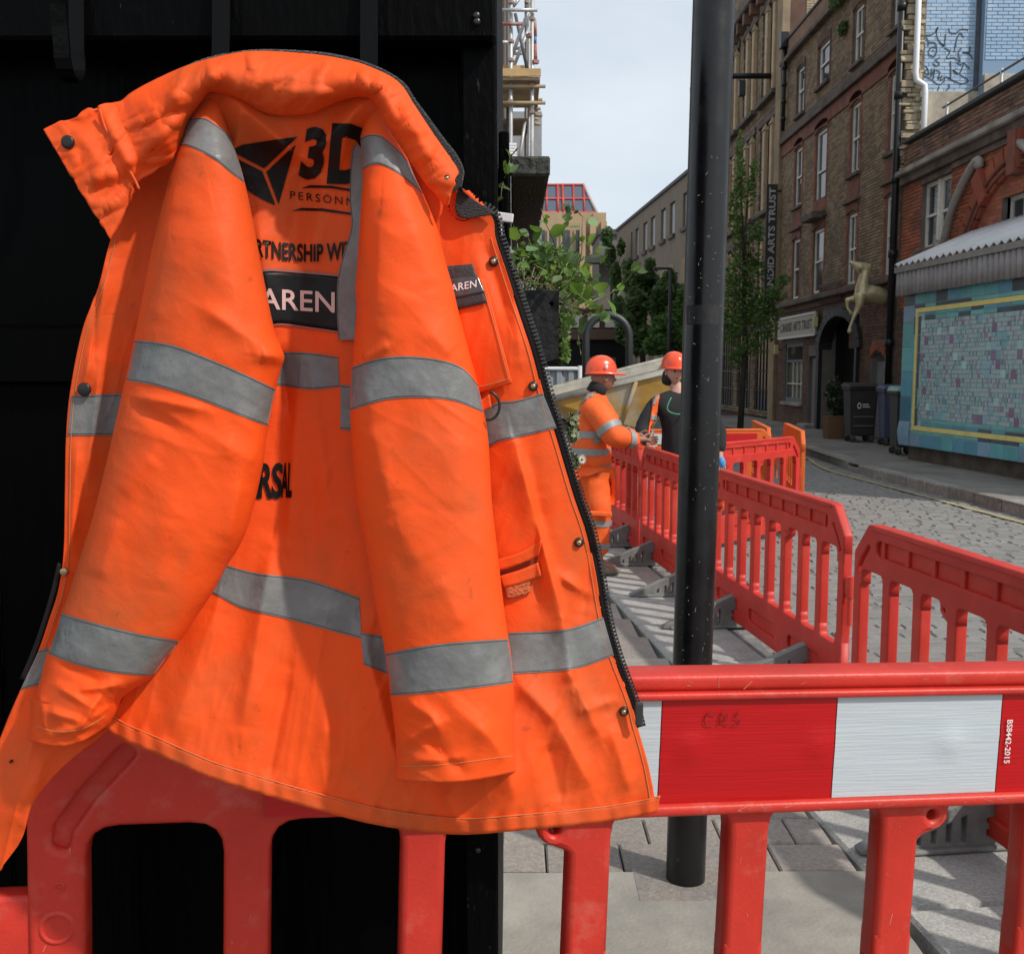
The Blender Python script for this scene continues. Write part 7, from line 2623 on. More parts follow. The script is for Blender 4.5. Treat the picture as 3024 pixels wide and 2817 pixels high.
tube('mast', [((a.x + b.x) / 2 - .05, 9.08, 0), ((a.x + b.x) / 2 - .05, 9.08, b.z)], .03, M_tube, sb_)

# =================================================================== PLANTER WITH TRAILING PLANTS
PYd = 1.95
q0, q1 = fY(1009, 563, PYd), fY(1085, 697, PYd)
plb = empty('black_planter', (q0.x, PYd, q1.z), 'black timber planter box fixed beside the stall, right of the zip', 'planter')
M_plb = mat('black_planter_paint', (0.010, 0.0105, 0.011), .55, spec=.35, bump=.35, bscale=50, col2=(.05, .05, .05), c2scale=40, c2amt=.35, c2lo=.62, c2hi=.75)
x0p, x1p = xr_ + .004, q1.x
hole = circle(x0p + (x1p - x0p) * .86, q0.z - .026, .0042, 14)
me = plate('end_board', [(x0p, q1.z), (x1p, q1.z), (x1p, q0.z), (x0p, q0.z)], [hole], .0075, .001, 1)
map_mesh(me, lambda c: Vector((c.x, PYd + .0075 - c.z, c.y)))
obj('end_board', me, M_plb, plb)
box('side_board', x1p - .014, PYd + .016, q1.z + .001, x1p - .001, 3.0, q0.z - .002, M_plb, plb, .002)
box('side_board', x0p, PYd + .016, q1.z + .001, x0p + .013, 3.0, q0.z - .002, M_plb, plb, .002)
box('base_board', x0p + .0135, PYd + .016, q1.z + .002, x1p - .0145, 3.0, q1.z + .016, M_plb, plb)
box('soil', x0p + .0135, PYd + .016, q1.z + .0165, x1p - .0145, 3.0, q0.z - .012, mat('potting_soil', (.03, .022, .016), 1, bump=1, bscale=60), plb)

M_leafA = leaf_mat('nasturtium_leaf', (0.13, 0.26, 0.045), (0.20, 0.33, 0.12), .45, .22, False)
M_leafB = leaf_mat('grey_green_leaf', (0.20, 0.30, 0.14), (0.14, 0.24, 0.09), .35, .2, False)
M_leafC = leaf_mat('yellow_green_leaf', (0.19, 0.32, 0.045), (0.13, 0.25, 0.04), .5, .2, False)
M_leafM = leaf_mat('tangled_leaf', (0.13, 0.22, 0.05), (0.08, 0.15, 0.03), .35, .3, True)
M_stem = mat('pale_stem', (0.22, 0.22, 0.10), .7, var=.3, vscale=30)
M_stemr = mat('brown_stem', (0.16, 0.11, 0.07), .8, var=.3, vscale=30)
M_dry = mat('dry_stem', (0.30, 0.26, 0.15), .85, var=.35, vscale=40)


def leaf_mesh(nm, L, W, cup, m, lobes=0.0):
    n = 9
    v, f = [(0, 0, 0)], []
    rows_ = []
    for i in range(1, n):
        t = i / n
        w_ = W * math.sin(math.pi * t ** .75) * (1 + lobes * math.sin(t * 26))
        b = len(v)
        v += [(-w_, L * t, cup * (abs(w_) / W) ** 2 * W + .12 * L * t * t), (0, L * t, .12 * L * t * t - .03 * W), (w_, L * t, cup * (abs(w_) / W) ** 2 * W + .12 * L * t * t)]
        rows_.append(b)
    v.append((0, L, .13 * L)); e = len(v) - 1
    b = rows_[0]; f += [(0, b + 1, b), (0, b + 2, b + 1)]
    for a, b in zip(rows_[:-1], rows_[1:]):
        f += [(a, a + 1, b + 1, b), (a + 1, a + 2, b + 2, b + 1)]
    a = rows_[-1]; f += [(a, a + 1, e), (a + 1, a + 2, e)]
    me = bpy.data.meshes.new(nm); me.from_pydata(v, [], f); me.materials.append(m)
    for p in me.polygons: p.use_smooth = True
    return me


LEAVES = [leaf_mesh('leaf', .024, .0095, .35, M_leafA, .03), leaf_mesh('leaf', .028, .010, .25, M_leafB, .05), leaf_mesh('leaf', .021, .0085, .4, M_leafA), leaf_mesh('leaf', .031, .011, .3, M_leafC, .02), leaf_mesh('leaf', .018, .0075, .4, M_leafC)]
rp = random.Random(17)
plant = empty('trailing_plant', fY(1060, 560, 2.1), 'leafy green trailing plant spilling over the black planter box', 'plant')
NLEAF = 0


def put_leaf(p, par, scale=1.0, which=None, up=None):
    global NLEAF
    me = LEAVES[which if which is not None else rp.randrange(len(LEAVES))]
    o = bpy.data.objects.new('leaf', me)
    d = up or Vector((rp.gauss(0, .8), rp.gauss(-.4, .7), rp.gauss(.15, .6)))
    qn = d.normalized().to_track_quat('Y', 'Z')
    o.rotation_mode = 'QUATERNION'
    from mathutils import Quaternion
    o.rotation_quaternion = qn @ Quaternion((0, 1, 0), rp.uniform(-1.3, 1.3))
    o.location = p
    s = scale * rp.uniform(.75, 1.25); o.scale = (s, s, s)
    link(o, par)
    o.matrix_parent_inverse = Matrix.Translation(par.location).inverted()
    NLEAF += 1
    return o


stems = [  # picture polylines (u, v), depth, leaves, which stem colour
    ([(1050, 575), (1085, 520), (1075, 470), (1058, 430), (1050, 405)], 2.05, 8, M_stemr), ([(1060, 570), (1080, 500), (1098, 455), (1103, 425)], 2.1, 9, M_stem), ([(1070, 580), (1110, 540), (1128, 500), (1130, 440), (1132, 420)], 2.0, 7, M_stemr),
    ([(1085, 585), (1130, 600), (1150, 585), (1185, 570), (1215, 545), (1235, 522)], 1.98, 9, M_stem), ([(1090, 590), (1120, 610), (1140, 615), (1160, 600), (1180, 580)], 1.98, 6, M_stemr), ([(1130, 420), (1110, 400), (1103, 395)], 2.05, 4, M_stem),
    ([(1020, 560), (1005, 480), (995, 430)], 2.02, 4, M_stem), ([(1030, 560), (1060, 500), (1052, 450)], 2.1, 6, M_stem), ([(1045, 560), (1040, 500), (1022, 455)], 2.12, 6, M_stem), ([(1085, 575), (1108, 600), (1120, 640), (1128, 690)], 2.0, 9, M_dry),
    ([(1085, 570), (1105, 620), (1095, 660)], 2.02, 6, M_stem), ([(1070, 560), (1110, 500), (1135, 470), (1150, 500)], 2.1, 7, M_stem), ([(1060, 560), (1100, 540), (1140, 540), (1150, 570)], 2.04, 8, M_stem), ([(1088, 590), (1110, 570), (1125, 575), (1150, 595)], 2.0, 6, M_stem),
    ([(985, 600), (1000, 540), (1018, 500)], 2.0, 5, M_stem), ([(1085, 560), (1100, 525), (1090, 490)], 2.0, 5, M_stem), ([(1095, 690), (1090, 640), (1085, 600)], 2.05, 10, M_stem), ([(988, 300), (985, 330), (975, 360), (972, 390)], 1.85, 4, M_stemr), ([(1005, 288), (992, 305), (985, 330)], 1.85, 4, M_stemr)]
for (px_, d, nl, ms) in stems:
    q = catmull(px_, 14)
    P = [fY(a, b, d + .04 * math.sin(i * .5 + a)) for i, (a, b) in enumerate(q)]
    tube('stem', P, [.0014 - .0007 * i / 13 for i in range(14)], ms, plant, 5)
    for k in range(nl):
        i = rp.randrange(3, 14)
        put_leaf(P[i] + Vector((rp.gauss(0, .004), rp.gauss(0, .01), rp.gauss(0, .004))), plant, rp.uniform(.6, 1.15))
for _ in range(150):                      # leafy mass above and over the box edge
    u = rp.gauss(1072, 42); v_ = rp.gauss(545, 40)
    if v_ > 590 and u < 1085: v_ = 575 - rp.random() * 40
    u = max(985, min(1165, u))
    put_leaf(fY(u, v_, rp.uniform(1.98, 2.35)), plant, rp.uniform(.45, .95))
for (u, v_, s, wh) in ((1058, 430, 1.0, 0), (1103, 440, 1.4, 1), (1143, 500, 1.3, 3), (1160, 480, 1.5, 1), (1168, 548, 1.5, 3), (1160, 430, 1.3, 1), (1110, 490, 1.9, 1), (1120, 520, 1.6, 3), (992, 465, 1.6, 3), (1150, 610, 1.4, 0), (1165, 615, 1.5, 0), (1172, 610, 1.5, 1), (1085, 500, 1.5, 0), (1145, 580, 1.6, 3), (1040, 480, 1.5, 1), (1090, 535, 1.6, 1), (1205, 570, 1.0, 1), (1120, 460, 1.3, 0)):
    put_leaf(fY(u, v_, 1.93), plant, s * .72, wh, Vector((rp.gauss(0, .5), -.5, rp.uniform(-.8, .5))))
lst = []
for _ in range(120):
    u, v_ = rp.uniform(995, 1085), rp.uniform(535, 572)
    a = fY(u, v_, rp.uniform(1.97, 2.3)); b = a + Vector((rp.gauss(0, .03), rp.gauss(0, .05), rp.gauss(.005, .018)))
    lst.append(([a, a.lerp(b, .5) + Vector((0, 0, rp.uniform(0, .015))), b], .0007))
tag(tubes('tangled_stems', lst, M_dry, plant, 4), kind='stuff')
# succulent fringe down the box's far side
k = 2.15 / 1972
bl_ = [((fY(1093, v_, 2.2).x, 2.2, fY(1093, v_, 2.2).z), (.014, .05, .02)) for v_ in (615, 640, 660, 680, 690)]
tag(leaf_cloud('succulent_fringe', bl_, 420, .010, M_leafM, plant, 9), kind='stuff')
bl_ = [((fY(u, v_, 2.25).x, 2.25, fY(u, v_, 2.25).z), (.05, .15, .03)) for u, v_ in ((1020, 520), (1060, 530), (1100, 540), (1040, 500), (1120, 560), (1080, 510))]
tag(leaf_cloud('leaf_mass', bl_, 1100, .011, M_leafM, plant, 10), kind='stuff')
# lower pot plant with a white daisy at the zip
pl2 = empty('daisy_plant', fY(1110, 900, 2.3), 'dry grey-green plant with a white daisy beside the zip', 'plant')
M_gg = mat('grey_green_foliage', (0.22, 0.25, 0.14), .8, var=.3, vscale=30, rand=.2, island=True)
tag(leaf_cloud('foliage', [((fY(1112, v_, 2.3).x, 2.3, fY(1112, v_, 2.3).z), (.013, .03, .016)) for v_ in (815, 830, 845)] + [((fY(1115, 895, 2.3).x, 2.3, fY(1115, 895, 2.3).z), (.018, .03, .018))], 260, .009, M_gg, pl2, 12), kind='stuff')
tubes('stem', [([fY(1114, 815, 2.3), fY(1110, 850, 2.3), fY(1100, 880, 2.3), fY(1085, 960, 2.3)], .0015), ([fY(1130, 890, 2.28), fY(1118, 902, 2.29), fY(1100, 920, 2.3)], .0013)], M_dry, pl2, 5)
dc = fY(1131, 891, 2.27)
for i in range(14):
    a = 2 * math.pi * i / 14
    d_ = Vector((math.cos(a) * .8, -.25, math.sin(a)))
    pyd('petal', [dc, dc + d_ * .006 + Vector((-math.sin(a), 0, math.cos(a))) * .0016, dc + d_ * .0125, dc + d_ * .006 - Vector((-math.sin(a), 0, math.cos(a))) * .0016], [(0, 1, 2, 3)], mat('daisy_white', (.8, .8, .8), .6), pl2)
bm = bmesh.new(); bmesh.ops.create_icosphere(bm, subdivisions=1, radius=.0035, matrix=Matrix.Translation(dc + Vector((0, -.002, 0)))); bm_obj('flower_centre', bm, mat('daisy_yellow', (.6, .4, .05), .7), pl2, True)
pot2 = box('daisy_trough', xr_ + .002, 2.26, 1.0, fY(1092, 960, 2.3).x, 2.9, fY(1092, 955, 2.3).z, M_plb, None, .004)
tag(pot2, 'black trough fixed low on the stall side behind the jacket zip', 'planter')

# =================================================================== PEOPLE
M_skin = mat('skin', (0.27, 0.125, 0.08), .55, sub=.05)
M_skin2 = mat('skin_pale', (0.48, 0.26, 0.2), .55, sub=.05)
M_wor = mat('worker_orange_cloth', (0.82, 0.115, 0.012), .75, var=.15, vscale=9, bump=.4, bscale=22)
M_wtape = mat('worker_grey_tape', (0.26, 0.26, 0.25), .5, var=.12, vscale=20)
M_helm = mat('orange_helmet', (0.80, 0.075, 0.018), .28, spec=.5, coat=.3)
M_blackc = mat('black_hoodie', (0.014, 0.014, 0.016), .9, bump=.4, bscale=40)
M_hair = mat('dark_hair', (0.015, 0.012, 0.010), .8)
M_boot = mat('dusty_boot', (0.20, 0.17, 0.13), .85, var=.3, vscale=20)
M_sock = mat('white_tape_print', (.7, .7, .68), .5)


def helmet(parent, c, r, rz, peak=.075):
    """hard hat: domed shell with ribs, brim and peak; faces +x before rotation"""
    Rm = Matrix.Translation(c) @ Matrix.Rotation(rz, 4, 'Z')
    v, f = [], []
    nr, ns_ = 12, 32
    for j in range(nr + 1):
        t = j / nr
        ph = t * math.pi / 2
        for i in range(ns_):
            a = 2 * math.pi * i / ns_
            rr = math.sin(ph) ** .92
            rib = 1 + (.018 * math.cos(a * 2 * 3) if 0 < t < .8 else 0) * (1 if abs(math.cos(a)) > .2 else 0)
            v.append(Rm @ Vector((r * 1.16 * rr * math.cos(a) * rib, r * .96 * rr * math.sin(a) * rib, r * 1.2 * math.cos(ph) ** .85 if ph < math.pi / 2 - 1e-6 else 0)))
    for j in range(nr):
        for i in range(ns_):
            a, b = j * ns_ + i, j * ns_ + (i + 1) % ns_
            f.append((a, a + ns_, b + ns_, b))
    s = pyd('shell', v, f, M_helm, parent, True)
    v, f = [], []
    for k in range(3):
        for i in range(ns_):
            a = 2 * math.pi * i / ns_
            e = max(0, math.cos(a)) ** 2 * peak
            ox = [0, .005 + e, .004 + e][k]; dz = [.004, -.012 - e * .12, -.02 - e * .12][k]
            v.append(Rm @ Vector(((r * 1.15 + ox) * math.cos(a), (r * .955 + ox * .8) * math.sin(a), dz)))
    for k in range(2):
        for i in range(ns_):
            a, b = k * ns_ + i, k * ns_ + (i + 1) % ns_
            f.append((a, a + ns_, b + ns_, b))
    o = pyd('brim', v, f, M_helm, parent, True)
    mo = o.modifiers.new('t', 'SOLIDIFY'); mo.thickness = .004
    return s


def head(parent, name, c, m, rz, s=1.0, beard=False):
    """head with brow, nose, lips, chin, ears; faces +x before rotation"""
    v, f = [], []
    nr, ns_ = 22, 28
    for j in range(nr + 1):
        z = -1 + 2 * j / nr
        for i in range(ns_):
            a = 2 * math.pi * i / ns_
            ca, sa = math.cos(a), math.sin(a)
            rr = math.sqrt(max(0, 1 - z * z))
            x = .098 * rr * ca; y = .077 * rr * sa
            if z < -.1:
                k = (-.1 - z) / .9
                y *= 1 - .28 * k
                if ca < 0: x *= 1 - .35 * k
                else: x *= 1 + .10 * k * (1 - k)
            front = max(0, ca) ** 6
            x += front * (.020 * math.exp(-((z + .16) / .13) ** 2) * math.exp(-(sa / .22) ** 2) * 1.3)       # nose
            x += front * (.006 * math.exp(-((z - .18) / .08) ** 2))                                             # brow
            x -= front * (.008 * math.exp(-((z - .03) / .08) ** 2)) * (abs(sa) > .15)                           # eye hollows
            x += front * .006 * math.exp(-((z + .47) / .07) ** 2) * math.exp(-(sa / .35) ** 2)                 # lips
            x += front * .008 * math.exp(-((z + .78) / .12) ** 2)                                               # chin
            v.append(Vector((x * s, y * s, z * .118 * s)))
    for j in range(nr):
        for i in range(ns_):
            a, b = j * ns_ + i, j * ns_ + (i + 1) % ns_
            f.append((a, b, b + ns_, a + ns_))
    Rm = Matrix.Translation(c) @ Matrix.Rotation(rz, 4, 'Z')
    return [Rm @ p for p in v], f


def features(parent, c, rz, m, beard, s=1.0):
    Rm = Matrix.Translation(c) @ Matrix.Rotation(rz, 4, 'Z')
    for sg_ in (-1, 1):
        pts = [Rm @ Vector((.0 + .012 * math.cos(q), sg_ * .079, .0 + .028 * math.sin(q))) for q in np.linspace(0, 6.0, 12)]
        tube('ear', pts, .007, m, parent, 6)
        e = Rm @ Vector((.083, sg_ * .03, .004))
        bm = bmesh.new(); bmesh.ops.create_icosphere(bm, subdivisions=2, radius=.011, matrix=Matrix.Translation(e)); bm_obj('eye', bm, mat('eye_dark', (.02, .015, .012), .2), parent, True)
        tube('eyebrow', [Rm @ Vector((.096, sg_ * .015, .024)), Rm @ Vector((.092, sg_ * .03, .029)), Rm @ Vector((.08, sg_ * .046, .024))], .0035, M_hair, parent, 5)
    tube('mouth', [Rm @ Vector((.094, -.022, -.056)), Rm @ Vector((.101, 0, -.055)), Rm @ Vector((.094, .022, -.056))], .0035, mat('lips', (.28, .09, .08), .5), parent, 5)
    if beard:
        v, f = [], []
        for j in range(7):
            for i in range(15):
                a = (i - 7) / 7 * 1.5; z = -.045 - .052 * j / 6
                k = 1 - .25 * max(0, (-z - .05) / .08)
                v.append(Rm @ Vector(((.0995 - .012 * (j / 6) ** 2) * math.cos(a), .0765 * math.sin(a) * k * (1 - .15 * j / 6), z)))
        for j in range(6):
            for i in range(14):
                if j < 2 and 5 <= i <= 8: continue
                p = j * 15 + i; f.append((p, p + 1, p + 16, p + 15))
        pyd('beard', v, f, M_hair, parent, True)


def hand(joints, bones, key, wrist, d, side, curl=.6, s=1.0):
    """palm and five separate bent fingers appended to a skin skeleton; d pointing direction, side towards the thumb"""
    d = d.normalized(); side = (side - d * side.dot(d)).normalized(); nrm = d.cross(side)
    joints[key + 'palm'] = (wrist + d * .05 * s, .030 * s, .017 * s)
    bones.append((key, key + 'palm'))
    joints[key + 'kn'] = (wrist + d * .085 * s, .034 * s, .015 * s)
    bones.append((key + 'palm', key + 'kn'))
    for k in range(4):
        o = side * (.028 - .0185 * k) * s
        L = (.040, .044, .041, .033)[k] * s
        b = wrist + d * .092 * s + o
        d1 = (d * math.cos(curl * .7) + nrm * math.sin(curl * .7)).normalized(); d2 = (d * math.cos(curl * 2) + nrm * math.sin(curl * 2)).normalized()
        joints[key + 'f%d' % k] = (b, .0095 * s); joints[key + 'g%d' % k] = (b + d1 * L, .009 * s); joints[key + 'h%d' % k] = (b + d1 * L + d2 * L * .8, .0075 * s)
        bones += [(key + 'kn', key + 'f%d' % k), (key + 'f%d' % k, key + 'g%d' % k), (key + 'g%d' % k, key + 'h%d' % k)]
    t0 = wrist + d * .03 * s + side * .026 * s
    joints[key + 't0'] = (t0, .012 * s); joints[key + 't1'] = (t0 + d * .03 * s + side * .022 * s, .0105 * s); joints[key + 't2'] = (t0 + d * .056 * s + side * .022 * s + nrm * .012, .0085 * s)
    bones += [(key + 'palm', key + 't0'), (key + 't0', key + 't1'), (key + 't1', key + 't2')]


def ring(name, c, axis, rx, ry, h, m, parent, ref=Vector((0, 1, 0)), n=28, s2=None):
    """reflective band round a limb or the trunk"""
    axis = axis.normalized(); a = (ref - axis * ref.dot(axis)).normalized(); b = axis.cross(a)
    v, f = [], []
    for k in range(2):
        for i in range(n):
            q = 2 * math.pi * i / n
            v.append(c + axis * h * (k - .5) + (a * math.cos(q) * rx + b * math.sin(q) * ry) * (s2 if (s2 and k) else 1))
    for i in range(n):
        f.append((i, (i + 1) % n, n + (i + 1) % n, n + i))
    o = pyd(name, v, f, m, parent, True)
    mo = o.modifiers.new('t', 'SOLIDIFY'); mo.thickness = .006; mo.offset = 0
    return o


# ---- worker in full orange, seen from his right side, facing right
Y1p = 8.28
P1 = lambda u, v, dy=0.0: fY(u, v, Y1p + dy)
per1 = empty('person', (P1(1150, 1100).x, Y1p, 0.0), 'worker in full orange hi-vis suit and orange helmet facing right', 'person')
gz = .02
hipz = P1(1148, 925).z
pel = P1(1147, 915); chest = P1(1148, 815); neck = P1(1158, 757)
hc = P1(1170, 733)
J = {}; B = []
J['pel'] = (pel, .15, .13); J['wai'] = (P1(1146, 866), .145, .125); J['che'] = (chest, .165, .14); J['sho'] = (P1(1150, 776), .13, .11); J['nek'] = (neck, .062, .062); J['hd'] = (hc + Vector((-.01, 0, -.07)), .058, .058)
B += [('pel', 'wai'), ('wai', 'che'), ('che', 'sho'), ('sho', 'nek'), ('nek', 'hd')]
sh_n, el_n, wr_n = P1(1155, 790, -.19), P1(1193, 852, -.30), P1(1243, 853, -.20)
sh_f, el_f, wr_f = P1(1160, 786, .19), P1(1195, 848, .28), P1(1236, 846, .14)
for s_, sh_, el_, wr_ in (('n', sh_n, el_n, wr_n), ('f', sh_f, el_f, wr_f)):
    J['s' + s_] = (sh_, .07); J['e' + s_] = (el_, .047); J['w' + s_] = (wr_, .031, .026)
    B += [('sho', 's' + s_), ('s' + s_, 'e' + s_), ('e' + s_, 'w' + s_)]
hand(J, B, 'wn', wr_n, Vector((1, .35, -.12)), Vector((.1, .2, 1)), .75)
hand(J, B, 'wf', wr_f, Vector((1, -.1, -.1)), Vector((.1, -.2, 1)), .6)
hp_n, kn_n, an_n = P1(1152, 930, -.10), P1(1166, 1003, -.11), P1(1160, 1080, -.10)
hp_f, kn_f, an_f = P1(1142, 930, .10), P1(1142, 1000, .12), P1(1130, 1075, .14)
an_n.z = .11; an_f.z = .11
for s_, a_, k_, n2 in (('n', hp_n, kn_n, an_n), ('f', hp_f, kn_f, an_f)):
    J['h' + s_] = (a_, .10); J['k' + s_] = (k_, .068); J['a' + s_] = (n2, .046); J['t' + s_] = (n2 + Vector((.16, 0, -.07)), .036)
    B += [('pel', 'h' + s_), ('h' + s_, 'k' + s_), ('k' + s_, 'a' + s_), ('a' + s_, 't' + s_)]
bod = skin('body', J, B, M_skin, per1, 1)
hv_, hf_ = head(per1, 'head', hc, M_skin, .25)
bmj = bmesh.new(); bmj.from_mesh(bod.data)
tmp = bpy.data.meshes.new('t'); tmp.from_pydata(hv_, [], hf_); bmj.from_mesh(tmp); bmj.to_mesh(bod.data); bmj.free(); bpy.data.meshes.remove(tmp)
for p in bod.data.polygons: p.use_smooth = True
features(per1, hc, .25, M_skin, False)
helmet(per1, hc + Vector((-.012, 0, .045)), .112, .25)
# clothes
J = {'pel': (P1(1149, 925), .205, .185), 'wai': (P1(1148, 880), .195, .175), 'mid': (P1(1148, 850), .20, .18), 'che': (chest, .21, .185), 'sho': (P1(1151, 782), .165, .15), 'col': (P1(1157, 762), .088, .085)}
B = [('pel', 'wai'), ('wai', 'mid'), ('mid', 'che'), ('che', 'sho'), ('sho', 'col')]
for s_, sh_, el_, wr_ in (('n', sh_n, el_n, wr_n), ('f', sh_f, el_f, wr_f)):
    J['s' + s_] = (sh_, .115); J['m' + s_] = (sh_.lerp(el_, .55), .108); J['e' + s_] = (el_, .094); J['f' + s_] = (el_.lerp(wr_, .55), .083); J['w' + s_] = (wr_ - (wr_ - el_).normalized() * .015, .066)
    B += [('sho', 's' + s_), ('s' + s_, 'm' + s_), ('m' + s_, 'e' + s_), ('e' + s_, 'f' + s_), ('f' + s_, 'w' + s_)]
jkt = skin('jacket', J, B, M_wor, per1, 2)
J = {'pel': (P1(1147, 935), .17, .16)}; B = []
for s_, a_, k_, n2 in (('n', hp_n, kn_n, an_n), ('f', hp_f, kn_f, an_f)):
    J['h' + s_] = (a_ + Vector((0, 0, -.04)), .135); J['m' + s_] = (a_.lerp(k_, .6), .118); J['k' + s_] = (k_, .103); J['c' + s_] = (k_.lerp(n2, .5), .094); J['a' + s_] = (n2 + Vector((0, 0, .03)), .086)
    B += [('pel', 'h' + s_), ('h' + s_, 'm' + s_), ('m' + s_, 'k' + s_), ('k' + s_, 'c' + s_), ('c' + s_, 'a' + s_)]
trs = skin('trousers', J, B, M_wor, per1, 2)


def rough_cloth(o, amp, sc, seed):
    for v in o.data.vertices:
        p = v.co
        n_ = v.normal
        v.co = p + n_ * (amp * (n3(p.x * sc, p.y * sc, p.z * sc * .6 + seed) + .5 * n3(p.x * sc * 2.3, p.y * sc * 2.3, p.z * sc * 2 + seed)))
    o.data.update()


rough_cloth(jkt, .018, 10, 1.0); rough_cloth(trs, .022, 10, 4.0)


def band_on(obj_, axis_pt, axis, h, m, parent, region=None, nm='reflective_band', grow=.006):
    """cut the strip of a garment between two planes and lift it a little: a tape that follows the cloth"""
    bm = bmesh.new(); bm.from_mesh(obj_.data)
    axis = axis.normalized()
    g = bm.verts[:] + bm.edges[:] + bm.faces[:]
    bmesh.ops.bisect_plane(bm, geom=g, plane_co=axis_pt + axis * h / 2, plane_no=axis, clear_outer=True)
    g = bm.verts[:] + bm.edges[:] + bm.faces[:]
    bmesh.ops.bisect_plane(bm, geom=g, plane_co=axis_pt - axis * h / 2, plane_no=axis, clear_inner=True)
    if region:
        dead = [fc for fc in bm.faces if not region(fc.calc_center_median())]
        bmesh.ops.delete(bm, geom=dead, context='FACES')
    bm.normal_update()
    for v in bm.verts: v.co += v.normal * grow
    if len(bm.faces) == 0:
        bm.free(); return None
    return bm_obj(nm, bm, m, parent, True)


up_ = Vector((0, 0, 1))
nearT = lambda c: abs(c.x - chest.x) < .24 and abs(c.y - Y1p) < .21
for v_ in (842, 875):
    band_on(jkt, P1(1146, v_), up_, .055, M_wtape, jkt, lambda c: math.hypot(c.x - P1(1148, 850).x, (c.y - Y1p)) < .25 and c.x < P1(1180, 850).x)
band_on(jkt, P1(1170, 906), Vector((-.08, 0, 1)), .048, M_wtape, jkt, lambda c: c.x > P1(1158, 900).x)
for s_, sh_, el_, wr_ in (('n', sh_n, el_n, wr_n), ('f', sh_f, el_f, wr_f)):
    a = sh_.lerp(el_, .70)
    band_on(jkt, a, el_ - sh_, .055, M_wtape, jkt, lambda c, a=a: (c - a).length < .16)
    a = el_.lerp(wr_, .60)
    band_on(jkt, a, wr_ - el_, .05, M_wtape, jkt, lambda c, a=a: (c - a).length < .125)
# shoulder strap tape
for s_, k_, n2 in (('n', kn_n, an_n), ('f', kn_f, an_f)):
    for t in (.12, .62):
        a = k_.lerp(n2, t)
        band_on(trs, a, n2 - k_, .05, M_wtape, trs, lambda c, a=a: (c - a).length < .18)
pkt = k_ = kn_n
bm = box_bm(-.09, -.03, -.02, .09, .0, .02, .008)
bm.transform(Matrix.Translation(kn_n + Vector((-.01, -.108, .04))) @ Matrix.Rotation(.06, 4, 'Y'))
bm_obj('pocket_flap', bm, M_wor, trs)
for s_, n2 in (('n', an_n), ('f', an_f)):
    J = {'a': (n2 + Vector((0, 0, .0)), .06), 'b': (n2 + Vector((-.03, 0, -.06)), .05), 'c': (n2 + Vector((.08, 0, -.065)), .048, .042), 'd': (n2 + Vector((.19, 0, -.075)), .036, .034)}
    skin('boot', J, [('a', 'b'), ('b', 'c'), ('c', 'd')], M_boot, per1, 2)
# snood
tube('neck_snood', [P1(1156, 764), P1(1161, 752), P1(1167, 745)], [.082, .076, .07], M_blackc, per1, 16)
# print on the shoulder blades
for k, (u, v_) in enumerate(((1128, 768), (1125, 775), (1122, 783))):
    c = P1(u, v_, -.0)
bm = bmesh.new(); bmesh.ops.create_icosphere(bm, subdivisions=2, radius=.013, matrix=Matrix.Translation(hc + Vector((.02, -.118, .085))) @ Matrix.Diagonal((1, .3, 1.4, 1)))
bm_obj('helmet_sticker', bm, M_sock, per1, True)

# ---- second worker: black hoodie, orange harness vest, behind the column
Y2p = 9.25
P2 = lambda u, v, dy=0.0: fY(u, v, Y2p + dy)
per2 = empty('person', (P2(1325, 1100).x, Y2p, -.03), 'worker in black hoodie and orange harness half hidden behind the column', 'person')
hc2 = P2(1309, 722)
cx2 = 1316
J = {'pel': (P2(cx2, 935), .16, .13), 'wai': (P2(cx2, 880), .15, .125), 'che': (P2(cx2, 820), .175, .14), 'sho': (P2(cx2, 778), .14, .11), 'nek': (P2(1315, 752), .062), 'hd': (hc2 + Vector((0, .02, -.07)), .058)}
B = [('pel', 'wai'), ('wai', 'che'), ('che', 'sho'), ('sho', 'nek'), ('nek', 'hd')]
shl, ell, wrl = P2(1271, 787, -.02), P2(1244, 838, -.12), P2(1272, 868, -.38)
shr, elr, wrr = P2(1366, 787, .0), P2(1398, 838, -.02), P2(1398, 885, -.14)
for s_, sh_, el_, wr_ in (('l', shl, ell, wrl), ('r', shr, elr, wrr)):
    J['s' + s_] = (sh_, .07); J['e' + s_] = (el_, .048); J['w' + s_] = (wr_, .03)
    B += [('sho', 's' + s_), ('s' + s_, 'e' + s_), ('e' + s_, 'w' + s_)]
hand(J, B, 'wl', wrl, Vector((-.25, -.7, .15)), Vector((0, 0, 1)), .7)
hand(J, B, 'wr', wrr, Vector((.1, -.4, -.9)), Vector((-1, 0, 0)), .5)
for s_, o_ in (('l', -.1), ('r', .1)):
    hx_ = P2(cx2, 935).x + o_
    J['h' + s_] = (Vector((hx_, Y2p, .84)), .10); J['k' + s_] = (Vector((hx_ + o_ * .2, Y2p - .03, .46)), .07); J['a' + s_] = (Vector((hx_ + o_ * .2, Y2p + .02, .08)), .048); J['t' + s_] = (Vector((hx_ + o_ * .3, Y2p - .14, .01)), .036)
    B += [('pel', 'h' + s_), ('h' + s_, 'k' + s_), ('k' + s_, 'a' + s_), ('a' + s_, 't' + s_)]
bod2 = skin('body', J, B, M_skin2, per2, 1)
rz2 = -2.05
rz2 = math.atan2(-1, .25)
hv_, hf_ = head(per2, 'head', hc2, M_skin2, rz2)
bmj = bmesh.new(); bmj.from_mesh(bod2.data)
